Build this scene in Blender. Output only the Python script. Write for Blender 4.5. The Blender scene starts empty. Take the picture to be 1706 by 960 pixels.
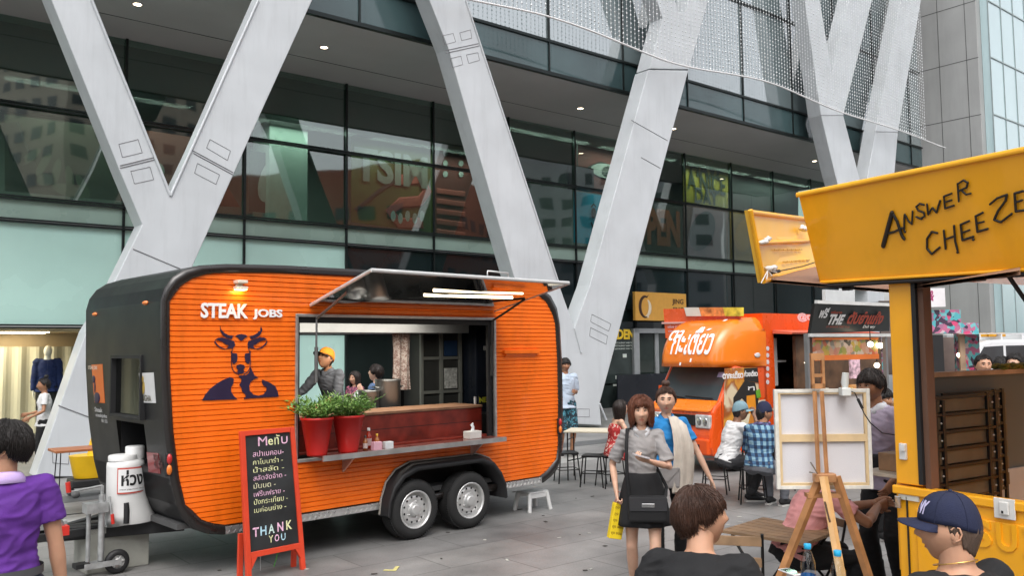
import bpy, bmesh, math, random
import numpy as np
from mathutils import Vector, Matrix, noise
random.seed(7)
sc = bpy.context.scene
COL = sc.collection
R = math.radians
# ---------------------------------------------------------------- camera model (used to turn a pixel + known plane into a world point)
F, PIT, ROL, AB, AT, H = 1436.9, R(3.976), R(.6435), R(50.83), R(46.87), 2.05
_f = np.array([0, math.cos(PIT), math.sin(PIT)]); _x = np.array([1., 0, 0]); _u = np.cross(_x, _f)
X2, U2, F2 = math.cos(ROL)*_x-math.sin(ROL)*_u, math.sin(ROL)*_x+math.cos(ROL)*_u, _f
C0 = np.array([0, 0, H])
def ray(px, py): return F2+X2*(px-853)/F-U2*(py-480)/F
def gp(px, py, z=0.): r = ray(px, py); return Vector(C0+r*(z-H)/r[2])
def dp(px, py, y): r = ray(px, py); return Vector(C0+r*y/r[1])
class Frame:
    """local frame: x runs along azimuth az, y points away, z up"""
    def __init__(s, O, az):
        s.O = Vector((O[0], O[1], 0)); s.az = az
        s.a = Vector((math.sin(az), math.cos(az), 0)); s.n = Vector((-math.cos(az), math.sin(az), 0))
    def L(s, px, py, y=0.):
        r = Vector(ray(px, py)); c = Vector(C0); P = s.O+s.n*y
        t = ((P-c).dot(s.n))/r.dot(s.n); q = c+r*t-s.O
        return q.dot(s.a), q.z
    def Y(s, px, py, x):      # point on plane local x
        r = Vector(ray(px, py)); c = Vector(C0); P = s.O+s.a*x
        t = ((P-c).dot(s.a))/r.dot(s.a); q = c+r*t-s.O
        return q.dot(s.n), q.z
    def w(s, x, y, z=0.): return s.O+s.a*x+s.n*y+Vector((0, 0, z))
    @property
    def rz(s): return math.pi/2-s.az
# ---------------------------------------------------------------- materials
MATS = {}
def mat(name, col, rough=.5, metal=0., var=.08, scale=6., bump=0., bscale=60., emit=None, estr=1., coat=0., spec=.5, alpha=1., trans=0., ior=1.45):
    if name in MATS: return MATS[name]
    m = bpy.data.materials.new(name); m.use_nodes = True; N = m.node_tree.nodes; K = m.node_tree.links
    b = N['Principled BSDF']; b.inputs['Roughness'].default_value = rough; b.inputs['Metallic'].default_value = metal
    b.inputs['Specular IOR Level'].default_value = spec; b.inputs['Coat Weight'].default_value = coat
    b.inputs['Transmission Weight'].default_value = trans; b.inputs['IOR'].default_value = ior; b.inputs['Alpha'].default_value = alpha
    c = (*col, 1)
    tc = N.new('ShaderNodeTexCoord')
    if var > 0:
        nz = N.new('ShaderNodeTexNoise'); nz.inputs['Scale'].default_value = scale; nz.inputs['Detail'].default_value = 5
        K.new(tc.outputs['Object'], nz.inputs['Vector'])
        mx = N.new('ShaderNodeMix'); mx.data_type = 'RGBA'
        mx.inputs['A'].default_value = tuple(max(0, v*(1-var)) for v in col)+(1,); mx.inputs['B'].default_value = tuple(min(1, v*(1+var)) for v in col)+(1,)
        mr = N.new('ShaderNodeMapRange'); mr.inputs[1].default_value = .3; mr.inputs[2].default_value = .7
        K.new(nz.outputs['Fac'], mr.inputs[0]); K.new(mr.outputs[0], mx.inputs['Factor']); K.new(mx.outputs['Result'], b.inputs['Base Color'])
        rr = N.new('ShaderNodeMapRange'); rr.inputs[1].default_value = .3; rr.inputs[2].default_value = .7
        rr.inputs[3].default_value = max(0, rough-.06); rr.inputs[4].default_value = min(1, rough+.06)
        K.new(nz.outputs['Fac'], rr.inputs[0]); K.new(rr.outputs[0], b.inputs['Roughness'])
    else: b.inputs['Base Color'].default_value = c
    if bump > 0:
        n2 = N.new('ShaderNodeTexNoise'); n2.inputs['Scale'].default_value = bscale; n2.inputs['Detail'].default_value = 4
        K.new(tc.outputs['Object'], n2.inputs['Vector'])
        bp = N.new('ShaderNodeBump'); bp.inputs['Strength'].default_value = bump; bp.inputs['Distance'].default_value = .01
        K.new(n2.outputs['Fac'], bp.inputs['Height']); K.new(bp.outputs[0], b.inputs['Normal'])
    if emit: b.inputs['Emission Color'].default_value = (*emit, 1); b.inputs['Emission Strength'].default_value = estr
    MATS[name] = m; return m
def streaks(m, amt=.15, sx=3., sz=.25, thr=(.45, .75), blot=.0):
    """rain streaks and grime running down the real surface"""
    N, K = m.node_tree.nodes, m.node_tree.links; b = N['Principled BSDF']; tc = N.new('ShaderNodeTexCoord'); mp = N.new('ShaderNodeMapping'); mp.inputs['Scale'].default_value = (sx, sx, sz)
    nz = N.new('ShaderNodeTexNoise'); nz.inputs['Scale'].default_value = 2; nz.inputs['Detail'].default_value = 8; nz.inputs['Roughness'].default_value = .7; K.new(tc.outputs['Object'], mp.inputs[0]); K.new(mp.outputs[0], nz.inputs['Vector'])
    mr = N.new('ShaderNodeMapRange'); mr.inputs[1].default_value = thr[0]; mr.inputs[2].default_value = thr[1]; mr.inputs[3].default_value = 1; mr.inputs[4].default_value = 1-amt; K.new(nz.outputs['Fac'], mr.inputs[0])
    vm = N.new('ShaderNodeVectorMath'); vm.operation = 'SCALE'; K.new(mr.outputs[0], vm.inputs['Scale'])
    if b.inputs['Base Color'].links: K.new(b.inputs['Base Color'].links[0].from_socket, vm.inputs[0])
    else: vm.inputs[0].default_value = b.inputs['Base Color'].default_value[:3]
    K.new(vm.outputs[0], b.inputs['Base Color']); return m
def nodes(m): return m.node_tree.nodes, m.node_tree.links, m.node_tree.nodes['Principled BSDF']
def glassmat(name, tint, refl=1.0, rough=.0, base=.04, warp=0., solid=False):
    if name in MATS: return MATS[name]
    m = bpy.data.materials.new(name); m.use_nodes = True; N = m.node_tree.nodes; K = m.node_tree.links; N.clear()
    o = N.new('ShaderNodeOutputMaterial'); t = N.new('ShaderNodeBsdfDiffuse' if solid else 'ShaderNodeBsdfTransparent'); t.inputs[0].default_value = (*tint, 1)
    g = N.new('ShaderNodeBsdfGlossy'); g.inputs['Roughness'].default_value = rough; g.inputs[0].default_value = (refl, refl, refl, 1)
    fr = N.new('ShaderNodeLayerWeight'); fr.inputs[0].default_value = .5; pw = N.new('ShaderNodeMath'); pw.operation = 'POWER'; pw.inputs[1].default_value = 4.2; K.new(fr.outputs['Facing'], pw.inputs[0])
    mr = N.new('ShaderNodeMapRange'); mr.inputs[1].default_value = 0; mr.inputs[2].default_value = 1; mr.inputs[3].default_value = base; mr.inputs[4].default_value = 1
    mx = N.new('ShaderNodeMixShader')
    K.new(pw.outputs[0], mr.inputs[0]); K.new(mr.outputs[0], mx.inputs[0]); K.new(t.outputs[0], mx.inputs[1]); K.new(g.outputs[0], mx.inputs[2]); K.new(mx.outputs[0], o.inputs[0])
    if warp > 0:
        tc = N.new('ShaderNodeTexCoord'); nz = N.new('ShaderNodeTexNoise'); nz.inputs['Scale'].default_value = .5; nz.inputs['Detail'].default_value = 1
        bp = N.new('ShaderNodeBump'); bp.inputs['Strength'].default_value = warp; bp.inputs['Distance'].default_value = .1
        K.new(tc.outputs['Object'], nz.inputs['Vector']); K.new(nz.outputs['Fac'], bp.inputs['Height'])
        K.new(bp.outputs[0], g.inputs['Normal'])
    MATS[name] = m; return m
# ---------------------------------------------------------------- mesh builder
class MB:
    def __init__(s): s.v = []; s.f = []; s.mi = []; s.sm = []
    def add(s, V, Fc, m=0, smooth=False, M=None):
        o = len(s.v)
        s.v += [tuple(M @ Vector(p)) for p in V] if M is not None else [tuple(p) for p in V]
        for f in Fc: s.f.append([i+o for i in f]); s.mi.append(m); s.sm.append(smooth)
        return s
    def box(s, x0, x1, y0, y1, z0, z1, m=0, M=None):
        V = [(x, y, z) for x in (x0, x1) for y in (y0, y1) for z in (z0, z1)]
        return s.add(V, [(0, 1, 3, 2), (4, 6, 7, 5), (0, 4, 5, 1), (2, 3, 7, 6), (0, 2, 6, 4), (1, 5, 7, 3)], m, False, M)
    def prism(s, poly, y0, y1, m=0, M=None, axis='y'):
        n = len(poly)
        if axis == 'y': V = [(x, y0, z) for x, z in poly]+[(x, y1, z) for x, z in poly]
        elif axis == 'z': V = [(x, z, y0) for x, z in poly]+[(x, z, y1) for x, z in poly]
        else: V = [(y0, x, z) for x, z in poly]+[(y1, x, z) for x, z in poly]
        Fc = [tuple(range(n)), tuple(range(2*n-1, n-1, -1))]+[(i, (i+1) % n, (i+1) % n+n, i+n) for i in range(n)]
        return s.add(V, Fc, m, False, M)
    def loft(s, cs, rs, xa=None, seg=10, m=0, smooth=True, M=None, caps=True):
        """rings round a polyline; rs scalar, list of scalars or of (a,b)"""
        cs = [Vector(c) for c in cs]; n = len(cs)
        if not isinstance(rs, (list, tuple)): rs = [rs]*n
        V = []; px = None
        for i in range(n):
            t = (cs[min(i+1, n-1)]-cs[max(i-1, 0)]).normalized()
            if xa is not None: x = Vector(xa)
            elif px is not None: x = px
            else: x = Vector((0, 0, 1)) if abs(t.z) < .9 else Vector((1, 0, 0))
            x = x-t*x.dot(t); x = x.normalized() if x.length > 1e-6 else t.orthogonal().normalized()
            px = x; y = t.cross(x); r = rs[i]; a, b = r if isinstance(r, (tuple, list)) else (r, r)
            for k in range(seg):
                th = 2*math.pi*k/seg; V.append(cs[i]+x*a*math.cos(th)+y*b*math.sin(th))
        Fc = [(i*seg+k, i*seg+(k+1) % seg, (i+1)*seg+(k+1) % seg, (i+1)*seg+k) for i in range(n-1) for k in range(seg)]
        s.add(V, Fc, m, smooth, M)
        if caps:
            s.add(V[:seg], [tuple(range(seg))[::-1]], m, False, M); s.add(V[-seg:], [tuple(range(seg))], m, False, M)
        return s
    def tube(s, pts, r, seg=8, m=0, smooth=True, M=None): return s.loft(pts, r, None, seg, m, smooth, M)
    def sph(s, c, r, m=0, seg=12, rings=8, M=None):
        a, b, cc = r if isinstance(r, (tuple, list)) else (r, r, r); V = [(c[0], c[1], c[2]+cc)]
        for i in range(1, rings):
            th = math.pi*i/rings
            for k in range(seg): ph = 2*math.pi*k/seg; V.append((c[0]+a*math.sin(th)*math.cos(ph), c[1]+b*math.sin(th)*math.sin(ph), c[2]+cc*math.cos(th)))
        V.append((c[0], c[1], c[2]-cc)); e = len(V)-1
        Fc = [(0, 1+k, 1+(k+1) % seg) for k in range(seg)]
        for i in range(rings-2):
            for k in range(seg): a0 = 1+i*seg; Fc.append((a0+k, a0+seg+k, a0+seg+(k+1) % seg, a0+(k+1) % seg))
        a0 = 1+(rings-2)*seg; Fc += [(a0+k, e, a0+(k+1) % seg) for k in range(seg)]
        return s.add(V, Fc, m, True, M)
    def lathe(s, prof, c=(0, 0, 0), seg=20, m=0, M=None, smooth=True, axis='z'):
        V = []
        for r, z in prof:
            for k in range(seg):
                th = 2*math.pi*k/seg; p = (r*math.cos(th), r*math.sin(th), z)
                if axis == 'y': p = (p[0], p[2], p[1])
                V.append((c[0]+p[0], c[1]+p[1], c[2]+p[2]))
        n = len(prof)
        Fc = [(i*seg+k, i*seg+(k+1) % seg, (i+1)*seg+(k+1) % seg, (i+1)*seg+k) for i in range(n-1) for k in range(seg)]
        return s.add(V, Fc, m, smooth, M)
    def mesh(s, name, mats):
        me = bpy.data.meshes.new(name); me.from_pydata(s.v, [], s.f)
        for m in (mats if isinstance(mats, (list, tuple)) else [mats]): me.materials.append(m)
        me.polygons.foreach_set('material_index', s.mi); me.polygons.foreach_set('use_smooth', s.sm)
        bm = bmesh.new(); bm.from_mesh(me); bmesh.ops.recalc_face_normals(bm, faces=bm.faces[:]); bm.to_mesh(me); bm.free(); me.update()
        return me
    def build(s, name, mats, parent=None, bevel=0., loc=None, rz=None, seg=2):
        o = bpy.data.objects.new(name, s.mesh(name, mats)); COL.objects.link(o)
        if parent is not None: o.parent = parent
        if loc is not None: o.location = loc
        if rz is not None: o.rotation_euler = (0, 0, rz)
        if bevel > 0:
            b = o.modifiers.new('bevel', 'BEVEL'); b.width = bevel; b.segments = seg; b.limit_method = 'ANGLE'; b.angle_limit = R(35); b.harden_normals = False
        return o
def tag(o, label=None, cat=None, group=None, kind=None):
    if label: o['label'] = label
    if cat: o['category'] = cat
    if group: o['group'] = group
    if kind: o['kind'] = kind
    return o
def thing(name, label, cat, loc=(0, 0, 0), rz=0, group=None):
    o = bpy.data.objects.new(name, None); COL.objects.link(o); o.location = loc; o.rotation_euler = (0, 0, rz); o.empty_display_size = .1
    return tag(o, label, cat, group)
def fthing(name, label, cat, fr, x=0, y=0, z=0, group=None): return thing(name, label, cat, fr.w(x, y, z), fr.rz, group)
def kids(o): return [c for c in bpy.data.objects if c.parent == o]
def copy_tree(o, parent=None):
    c = o.copy(); COL.objects.link(c)
    if parent is not None: c.parent = parent
    for ch in KIDS(o): copy_tree(ch, c)
    return c
def KIDS(o): return [c for c in list(bpy.data.objects) if c.parent == o]
def text_geo(body, bold=0., font=None, shear=0., space=1.):
    c = bpy.data.curves.new('t', 'FONT'); c.body = body; c.offset = bold; c.shear = shear; c.resolution_u = 3; c.space_character = space
    o = bpy.data.objects.new('t', c); COL.objects.link(o)
    dg = bpy.context.evaluated_depsgraph_get(); dg.update()
    m = bpy.data.meshes.new_from_object(o.evaluated_get(dg))
    V = [tuple(v.co) for v in m.vertices]; Fc = [tuple(p.vertices) for p in m.polygons]
    bpy.data.objects.remove(o); bpy.data.curves.remove(c); bpy.data.meshes.remove(m)
    return V, Fc
def text_on(mb, body, x0, x1, z0, z1, y, m=0, bold=0., depth=.003, shear=0., skew=0., M=None):
    """letters fitted to a rectangle of the local xz plane, standing proud towards -y"""
    V, Fc = text_geo(body, bold, None, shear)
    if not V: return mb
    xs = [v[0] for v in V]; zs = [v[1] for v in V]; a, b = min(xs), max(xs); c, d = min(zs), max(zs)
    W = [(x0+(v[0]-a)/(b-a)*(x1-x0), y-depth, z0+(v[1]-c)/(d-c)*(z1-z0)+skew*(v[0]-a)/(b-a)) for v in V]
    n = len(W); mb.add(W, Fc, m, False, M)
    # side walls
    E = {}
    for f in Fc:
        for i in range(len(f)):
            e = (f[i], f[(i+1) % len(f)]); k = tuple(sorted(e)); E[k] = None if k in E else e
    ed = [e for e in E.values() if e]
    mb.add(W+[(p[0], y, p[2]) for p in W], [(e[1], e[0], e[0]+n, e[1]+n) for e in ed], m, False, M)
    return mb
def text_fit(mb, body, P, y, m=0, bold=0., depth=.003, shear=0.):
    return text_on(mb, body, *P, y, m, bold, depth, shear)
def remesh(mb, voxel=.012, it=4, amp=0., nsc=12., fold=None):
    """one closed surface out of overlapping closed shapes -> (verts, faces)"""
    me = mb.mesh('tmp', [bpy.data.materials[0]] if len(bpy.data.materials) else [])
    o = bpy.data.objects.new('tmp', me); COL.objects.link(o)
    r = o.modifiers.new('r', 'REMESH'); r.mode = 'VOXEL'; r.voxel_size = voxel; r.adaptivity = 0
    s = o.modifiers.new('s', 'SMOOTH'); s.factor = .6; s.iterations = it
    dg = bpy.context.evaluated_depsgraph_get(); dg.update()
    m = bpy.data.meshes.new_from_object(o.evaluated_get(dg))
    V = [v.co.copy() for v in m.vertices]; Nn = [v.normal.copy() for v in m.vertices]; Fc = [tuple(p.vertices) for p in m.polygons]
    bpy.data.objects.remove(o); bpy.data.meshes.remove(me); bpy.data.meshes.remove(m)
    if amp > 0:
        off = Vector((random.random()*50, random.random()*50, 0))
        for i, v in enumerate(V):
            q = v*nsc+off; w = noise.noise(q)*.7+.5*noise.noise(Vector((q.x*1.9, q.y*1.9, q.z*1.1)))
            q3 = Vector((v.x*nsc*.8+v.z*nsc*.9, v.y*nsc*.9, v.z*nsc*2.4-v.x*nsc))+off
            w += .8*(1-2*abs(noise.noise(q3)))-.4
            V[i] = v+Nn[i]*amp*w
    return [tuple(v) for v in V], Fc
# ---------------------------------------------------------------- people
def headpt(d, s=1.):
    x, y, z = d; a, b, c = .081, .099, .113
    X, Y, Z = a*x, b*y, c*z
    if z < 0:
        k = -z; X *= 1-.30*k**1.7
        if y < 0: Y *= 1-.42*k
        else: Y *= 1-.05*k
        Z *= 1+.02*max(0, y)
    r = 0
    if y > 0:
        ax = abs(x)
        r += .010*math.exp(-((x/.13)**2+((z-.02)/.20)**2))
        r += .019*math.exp(-((x/.15)**2+((z+.20)/.11)**2))+.006*math.exp(-(((ax-.17)/.08)**2+((z+.25)/.07)**2))
        r -= .009*math.exp(-(((ax-.36)/.17)**2+((z-.10)/.10)**2))
        r += .004*math.exp(-(((ax-.35)/.25)**2+((z-.28)/.08)**2))
        r += .006*math.exp(-(((ax-.45)/.2)**2+((z+.15)/.2)**2))
        r += .006*math.exp(-((x/.22)**2+((z+.47)/.045)**2))+.006*math.exp(-((x/.19)**2+((z+.60)/.045)**2))
        r -= .003*math.exp(-((x/.28)**2+((z+.535)/.025)**2))
        r += .008*math.exp(-((x/.28)**2+((z+.86)/.14)**2))
    v = Vector((X, Y, Z)); return (v+Vector(d)*r)*s
def head_mesh(mb, M, s=1., seg=56, rings=44, mats=(0, 1, 2, 3)):
    skin, dark, white, lip = mats; V = []; 
    for i in range(rings+1):
        th = math.pi*i/rings
        for k in range(seg):
            ph = 2*math.pi*k/seg; d = (math.sin(th)*math.sin(ph), math.sin(th)*math.cos(ph), math.cos(th)); V.append(headpt(d, s))
    fs, fl = [], []
    for i in range(rings):
        for k in range(seg):
            f = (i*seg+k, i*seg+(k+1) % seg, (i+1)*seg+(k+1) % seg, (i+1)*seg+k)
            th = math.pi*(i+.5)/rings; ph = 2*math.pi*(k+.5)/seg; x = math.sin(th)*math.sin(ph); y = math.sin(th)*math.cos(ph); z = math.cos(th)
            (fl if y > 0 and abs(x) < .25 and abs(z+.535) < .105-.30*abs(x) else fs).append(f)
    mb.add(V, fs, skin, True, M); mb.add(V, fl, lip, True, M)
    for sx in (-1, 1):
        d = Vector((.36*sx, .9, .09)).normalized(); p = headpt(d, s)
        mb.sph(p+Vector((0, -.003, 0))*s, (.0130*s, .008*s, .0042*s), white, 10, 6, M)
        mb.sph(p+Vector((0, .0035, 0))*s, (.0064*s, .004*s, .0043*s), dark, 8, 6, M)
        mb.loft([p+Vector((q*.016*sx, .0055-.004*abs(q)-.004*max(0, q), .0055+.0035*(1-q*q)))*s for q in (-1, -.5, 0, .5, 1.1)], .0016*s, None, 5, dark, True, M)
        b = [headpt(Vector((sx*q, .9, .265+.05*math.sin((q-.1)*4.2))).normalized(), s)+Vector((0, .001, 0)) for q in (.13, .25, .38, .52, .62)]
        mb.loft(b, [.002*s, .0042*s, .0042*s, .003*s, .001*s], None, 6, dark, True, M)
        e = Vector((.074*sx, -.008, -.004))*s    # ear
        E = Matrix.Translation(e) @ Matrix.Rotation(sx*.35, 4, 'Z') @ Matrix.Rotation(-.15, 4, 'X')
        mb.sph((0, 0, 0), (.008*s, .020*s, .033*s), skin, 12, 8, M @ E)
        mb.sph((.006*sx*s, .003*s, .001*s), (.004*s, .011*s, .020*s), skin, 8, 6, M @ E)
        for q in range(1): mb.loft([E.to_translation()+Vector((sx*.008, -.008+.018*math.cos(t), .006+.026*math.sin(t)))*s for t in (-1.6, -2.4, 3.1, 2.2, 1.3, .5)], .0035*s, None, 6, skin, True, M)
def zl(tab, a):
    for i in range(len(tab)-1):
        if tab[i][0] <= a <= tab[i+1][0]:
            t = (a-tab[i][0])/(tab[i+1][0]-tab[i][0]); t = t*t*(3-2*t); return tab[i][1]*(1-t)+tab[i+1][1]*t
    return tab[-1][1]
HAIR = {   # bottom edge of the hair (m from head centre) by angle from the face, thickness, hang flare
 'short': ([(0, .072), (40, .068), (62, .045), (78, .01), (88, -.012), (100, .0), (112, -.040), (140, -.055), (180, -.06)], .020),
 'fringe': ([(0, .034), (35, .030), (55, .018), (78, -.010), (90, -.012), (104, .0), (116, -.035), (140, -.050), (180, -.055)], .024),
 'crop': ([(0, .078), (40, .074), (66, .05), (80, .02), (90, .0), (104, .0), (116, -.05), (150, -.078), (180, -.080)], .0045),
 'bob': ([(0, .046), (24, .044), (38, .028), (50, -.085), (70, -.112), (100, -.122), (180, -.13)], .031),
 'long': ([(0, .072), (25, .065), (42, .03), (58, -.13), (80, -.26), (110, -.36), (180, -.42)], .022),
 'tied': ([(0, .076), (40, .068), (62, .045), (80, .012), (92, -.01), (104, .005), (120, -.04), (180, -.075)], .011)}
def hair_mesh(mb, M, style, s=1., m=0, part=0., tufts=160):
    tab, th = HAIR[style]; seg, rows = 84, 22; V = []; zt = .116+th
    hang = style in ('bob', 'long')
    def rad(z, phi, t):
        zz = min(max(z/(.116+t), -1), 1)
        r = math.sqrt(max(0, 1-zz*zz)) if z > 0 else 1.
        a, b = .081+t, .099+t
        if z < 0:
            k = min(1, -z/.116)
            if hang: a *= 1-.04*k; b *= 1-.12*k
            else: a *= 1-.16*k; b *= 1-.30*k if abs(phi) > 90 else 1
            if z < -.116: a *= 1+.15*(-z-.116); 
        return r*a, r*b
    for lay in (0, 1):
        for i in range(rows+1):
            v = i/rows
            for k in range(seg):
                phi = -180+360*k/seg; p = R(phi); ze = zl(tab, abs(phi))+.004*math.sin(phi*.9)+.003*math.sin(phi*2.3+1)+(.008 if not hang else .012)*noise.noise(Vector((phi*.12, 3.1, 0)))
                vv = math.sin(v*math.pi/2)**1.0 if False else v
                # spend rows by polar angle down to ze
                tt = th*(1-.35*v**3) if lay == 0 else -.012
                if lay == 0 and v > .93: tt *= .55
                tt += (.0035*noise.noise(Vector((phi*.35, v*1.5, 5)))+.006*noise.noise(Vector((phi*.05, v*3, 9))))*(1 if lay == 0 else 0)
                c = math.cos(math.pi/2*min(1, v*1.0)*(1.0)); top = .116+tt
                z = top-(top-ze)*(1-math.cos(v*math.pi/2))if not hang else (top-(top-ze)*(v**1.7))
                a, b = rad(z, phi, tt); V.append(Vector((a*math.sin(p), b*math.cos(p)-(.004 if True else 0), z))*s)
    n = (rows+1)*seg; Fc = []
    for lay in (0, 1):
        for i in range(rows):
            for k in range(seg):
                f = (lay*n+i*seg+k, lay*n+i*seg+(k+1) % seg, lay*n+(i+1)*seg+(k+1) % seg, lay*n+(i+1)*seg+k); Fc.append(f if lay == 0 else f[::-1])
    for k in range(seg): Fc.append((rows*seg+k, rows*seg+(k+1) % seg, n+rows*seg+(k+1) % seg, n+rows*seg+k))
    mb.add(V, Fc, m, True, M)
    # loose locks lying over the surface
    rn = random.Random(int(abs(s*1e4))+len(style)*7)
    for q_ in range(tufts):
        k = rn.randrange(seg); i = rn.randrange(2, rows-1); st = 3 if not hang else 2; P_ = []
        dk = rn.choice((-1, 0, 0, 1))
        for j in range(4):
            ii = min(rows, i+j*st); v = V[ii*seg+(k+dk*(j//2)) % seg]; nrm = Vector((v.x, v.y, v.z*.6)).normalized(); P_.append(v+nrm*(.0015+.0035*rn.random()*(1+j*.5))*s)
        P_[-1] += Vector((rn.uniform(-.006, .006), rn.uniform(-.006, .006), -.008 if ii > rows-3 else 0))*s
        mb.loft(P_, [(.0020*s, .0010*s), (.0030*s, .0014*s), (.0024*s, .0011*s), (.0004*s, .0003*s)], None, 5, m, True, M, False)
def hand_mesh(mb, W, d, palm, s=1., curl=.5, side=1, m=0, spread=.0, thumb=1.):
    """W wrist, d direction of the fingers, palm = direction the palm faces, side=+1 thumb towards palm x d"""
    d = Vector(d).normalized(); p = Vector(palm); p = (p-d*p.dot(d)).normalized(); x = p.cross(d)*side   # x: towards the thumb
    W = Vector(W); L = .095*s
    mb.loft([W-d*.03*s, W, W+d*.03*s, W+d*.07*s, W+d*L], [(.019*s, .025*s), (.018*s, .026*s), (.016*s, .036*s), (.014*s, .041*s), (.010*s, .038*s)], p, 12, m)
    for i, (o, l) in enumerate(((.029, .072), (.010, .080), (-.009, .075), (-.027, .058))):
        b = W+d*(L-.012*s)+x*o*s; pts = [b]; a = 0; dd = d+x*spread*(o/.03)
        for j, fr_ in enumerate((.45, .32, .23)):
            a += curl*(.75 if j == 0 else 1.0)*(1+.08*i); v = dd*math.cos(a)+p*math.sin(a); pts.append(pts[-1]+v*l*fr_*s)
        mb.loft(pts, [.0100*s, .0092*s, .0082*s, .0060*s], None, 8, m)
        mb.sph(pts[-1], .0062*s, m, 8, 5)
    b = W+d*.022*s+x*.024*s; t1 = b+(d*.6+x*.75+p*.25*thumb).normalized()*.040*s; t2 = t1+(d*.85+x*.25+p*(.25+.5*curl)*thumb).normalized()*.030*s; t3 = t2+(d*.8-x*.05+p*(.3+.6*curl)*thumb).normalized()*.022*s
    mb.loft([b, t1, t2, t3], [.014*s, .0115*s, .0100*s, .007*s], None, 8, m); mb.sph(t3, .0072*s, m, 8, 5)
def ik(a, t, l1, l2, pole):
    a, t = Vector(a), Vector(t); d = t-a; D = d.length
    if D > (l1+l2)*.998: t = a+d.normalized()*(l1+l2)*.998; d = t-a; D = d.length
    u = d.normalized(); x = (l1*l1-l2*l2+D*D)/(2*D); h = math.sqrt(max(0, l1*l1-x*x)); p = Vector(pole); p = (p-u*p.dot(u)).normalized()
    return a+u*x+p*h, t
def person(label, pos, heading, h=1.68, fem=False, sit=None, lean=0., head=(0, 0), hands={}, feet={}, skin='skin', top=None, bottom=None, hair=None,
           shoes='shoe_black', build=1., vox=.012, poles={}, curl={}, palms={}, name='person', cat='person', group=None, tilt=0., blank=False, twist=0.):
    s = h/1.68; root = thing(name, label, cat, pos, R(-heading), group); b = build
    pz = sit+.09 if sit is not None else .93*s
    pel = Vector((0, 0, pz)); u = Vector((math.sin(R(tilt)), math.sin(R(lean)), math.cos(R(lean)))).normalized()
    rt = Vector((math.cos(R(twist)), math.sin(R(twist)), 0)); up = lambda k: pel+u*k*s
    sw = (.142 if fem else .170)*s*(.5+.5*b)
    nb = up(.50); hc = nb+(u*.6+Vector((0, .02, 1))*.4).normalized()*.137*s+Vector((0, .018*s, 0))
    J = dict(root=root, s=s, pel=pel, u=u, nb=nb, hc=hc)
    arms, legs = {}, {}
    for k, sx in (('L', -1), ('R', 1)):
        sh = up(.445)+rt*sx*sw; tgt = Vector(hands.get(k, (sx*.27*s*b**.5, .04, pz-.09*s)))
        el, wr = ik(sh, tgt, .285*s, .25*s, poles.get(k, (sx*.45, -1, -.35))); arms[k] = (sh, el, wr)
        hp = pel+rt*0+Vector((sx*.088*s, 0, -.03*s))
        ft = Vector(feet.get(k, (sx*.10*s, .0 if sit is None else .40*s, .075*s)))
        kn, an = ik(hp, ft, .43*s, .42*s, (sx*.12, 1, .15)); legs[k] = (hp, kn, an)
    J['arms'] = arms; J['legs'] = legs
    # ---- body
    q = MB()
    def torso(mb, e, z0=-.06, z1=.50, hem=None):
        W = [(-.10, .155, .108), (-.04, .165, .115), (.06, .148, .108), (.15, .128, .098), (.25, .145, .106), (.33, .158, .112), (.40, .155, .100), (.45, .125, .080), (.485, .085, .062), (.50, .062, .056)] if not fem else \
            [(-.10, .160, .108), (-.04, .165, .112), (.06, .140, .100), (.15, .115, .086), (.25, .128, .098), (.32, .140, .112), (.40, .135, .090), (.45, .110, .072), (.485, .075, .058), (.50, .056, .050)]
        if sit is not None: hem = None
        pts = [(k, a, c) for k, a, c in W if z0-1e-6 <= k <= z1+1e-6]
        if hem: pts = [(hem[0], hem[1], hem[2])]+pts
        mb.loft([up(k) for k, a, c in pts], [((a*b+e)*s, (c*b+e)*s) for k, a, c in pts], rt, 24)
    torso(q, -.006)
    q.loft([up(.46), nb+Vector((0, .004, .03))*s, hc+Vector((0, -.018, -.03))*s], [.062*s*b**.5, (.053 if not fem else .045)*s*b**.6, .055*s*b**.4], None, 14)
    for k in 'LR':
        sh, el, wr = arms[k]; q.sph(sh, .052*s*b**.5, 0, 12, 8)
        q.loft([up(.40)+(sh-up(.40))*.4, sh], [.055*s, .050*s*b**.5], None, 10)
        ab = b**.6*(.86 if fem else 1)
        q.loft([sh, sh.lerp(el, .35), el, el.lerp(wr, .3), wr], [.048*s*ab, .047*s*ab, .037*s*ab, .039*s*ab, .026*s*ab], None, 12); q.sph(el, .036*s*ab); q.sph(wr, .026*s*ab)
        hp, kn, an = legs[k]; lb = b**.7
        q.sph(hp, .085*s*lb); q.loft([hp, hp.lerp(kn, .35), hp.lerp(kn, .8), kn, kn.lerp(an, .3), kn.lerp(an, .75), an], [.084*s*lb, .078*s*lb, .056*s*lb, .052*s*lb, .054*s*lb, .036*s, .034*s], None, 14); q.sph(kn, .051*s*lb)
    V, Fc = remesh(q, vox, 5); body = MB(); body.add(V, Fc, 0, True)
    T = Matrix.Translation(hc) @ Matrix.Rotation(-R(head[0]), 4, 'Z') @ Matrix.Rotation(R(head[1]), 4, 'X')
    J['T'] = T; hs = (s*.5+.5)*(1+.22*(b-1))
    if blank: body.sph((0, .0, 0), (.076*hs, .094*hs, .118*hs), 0, 24, 16, T)
    else: head_mesh(body, T, hs)
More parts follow.
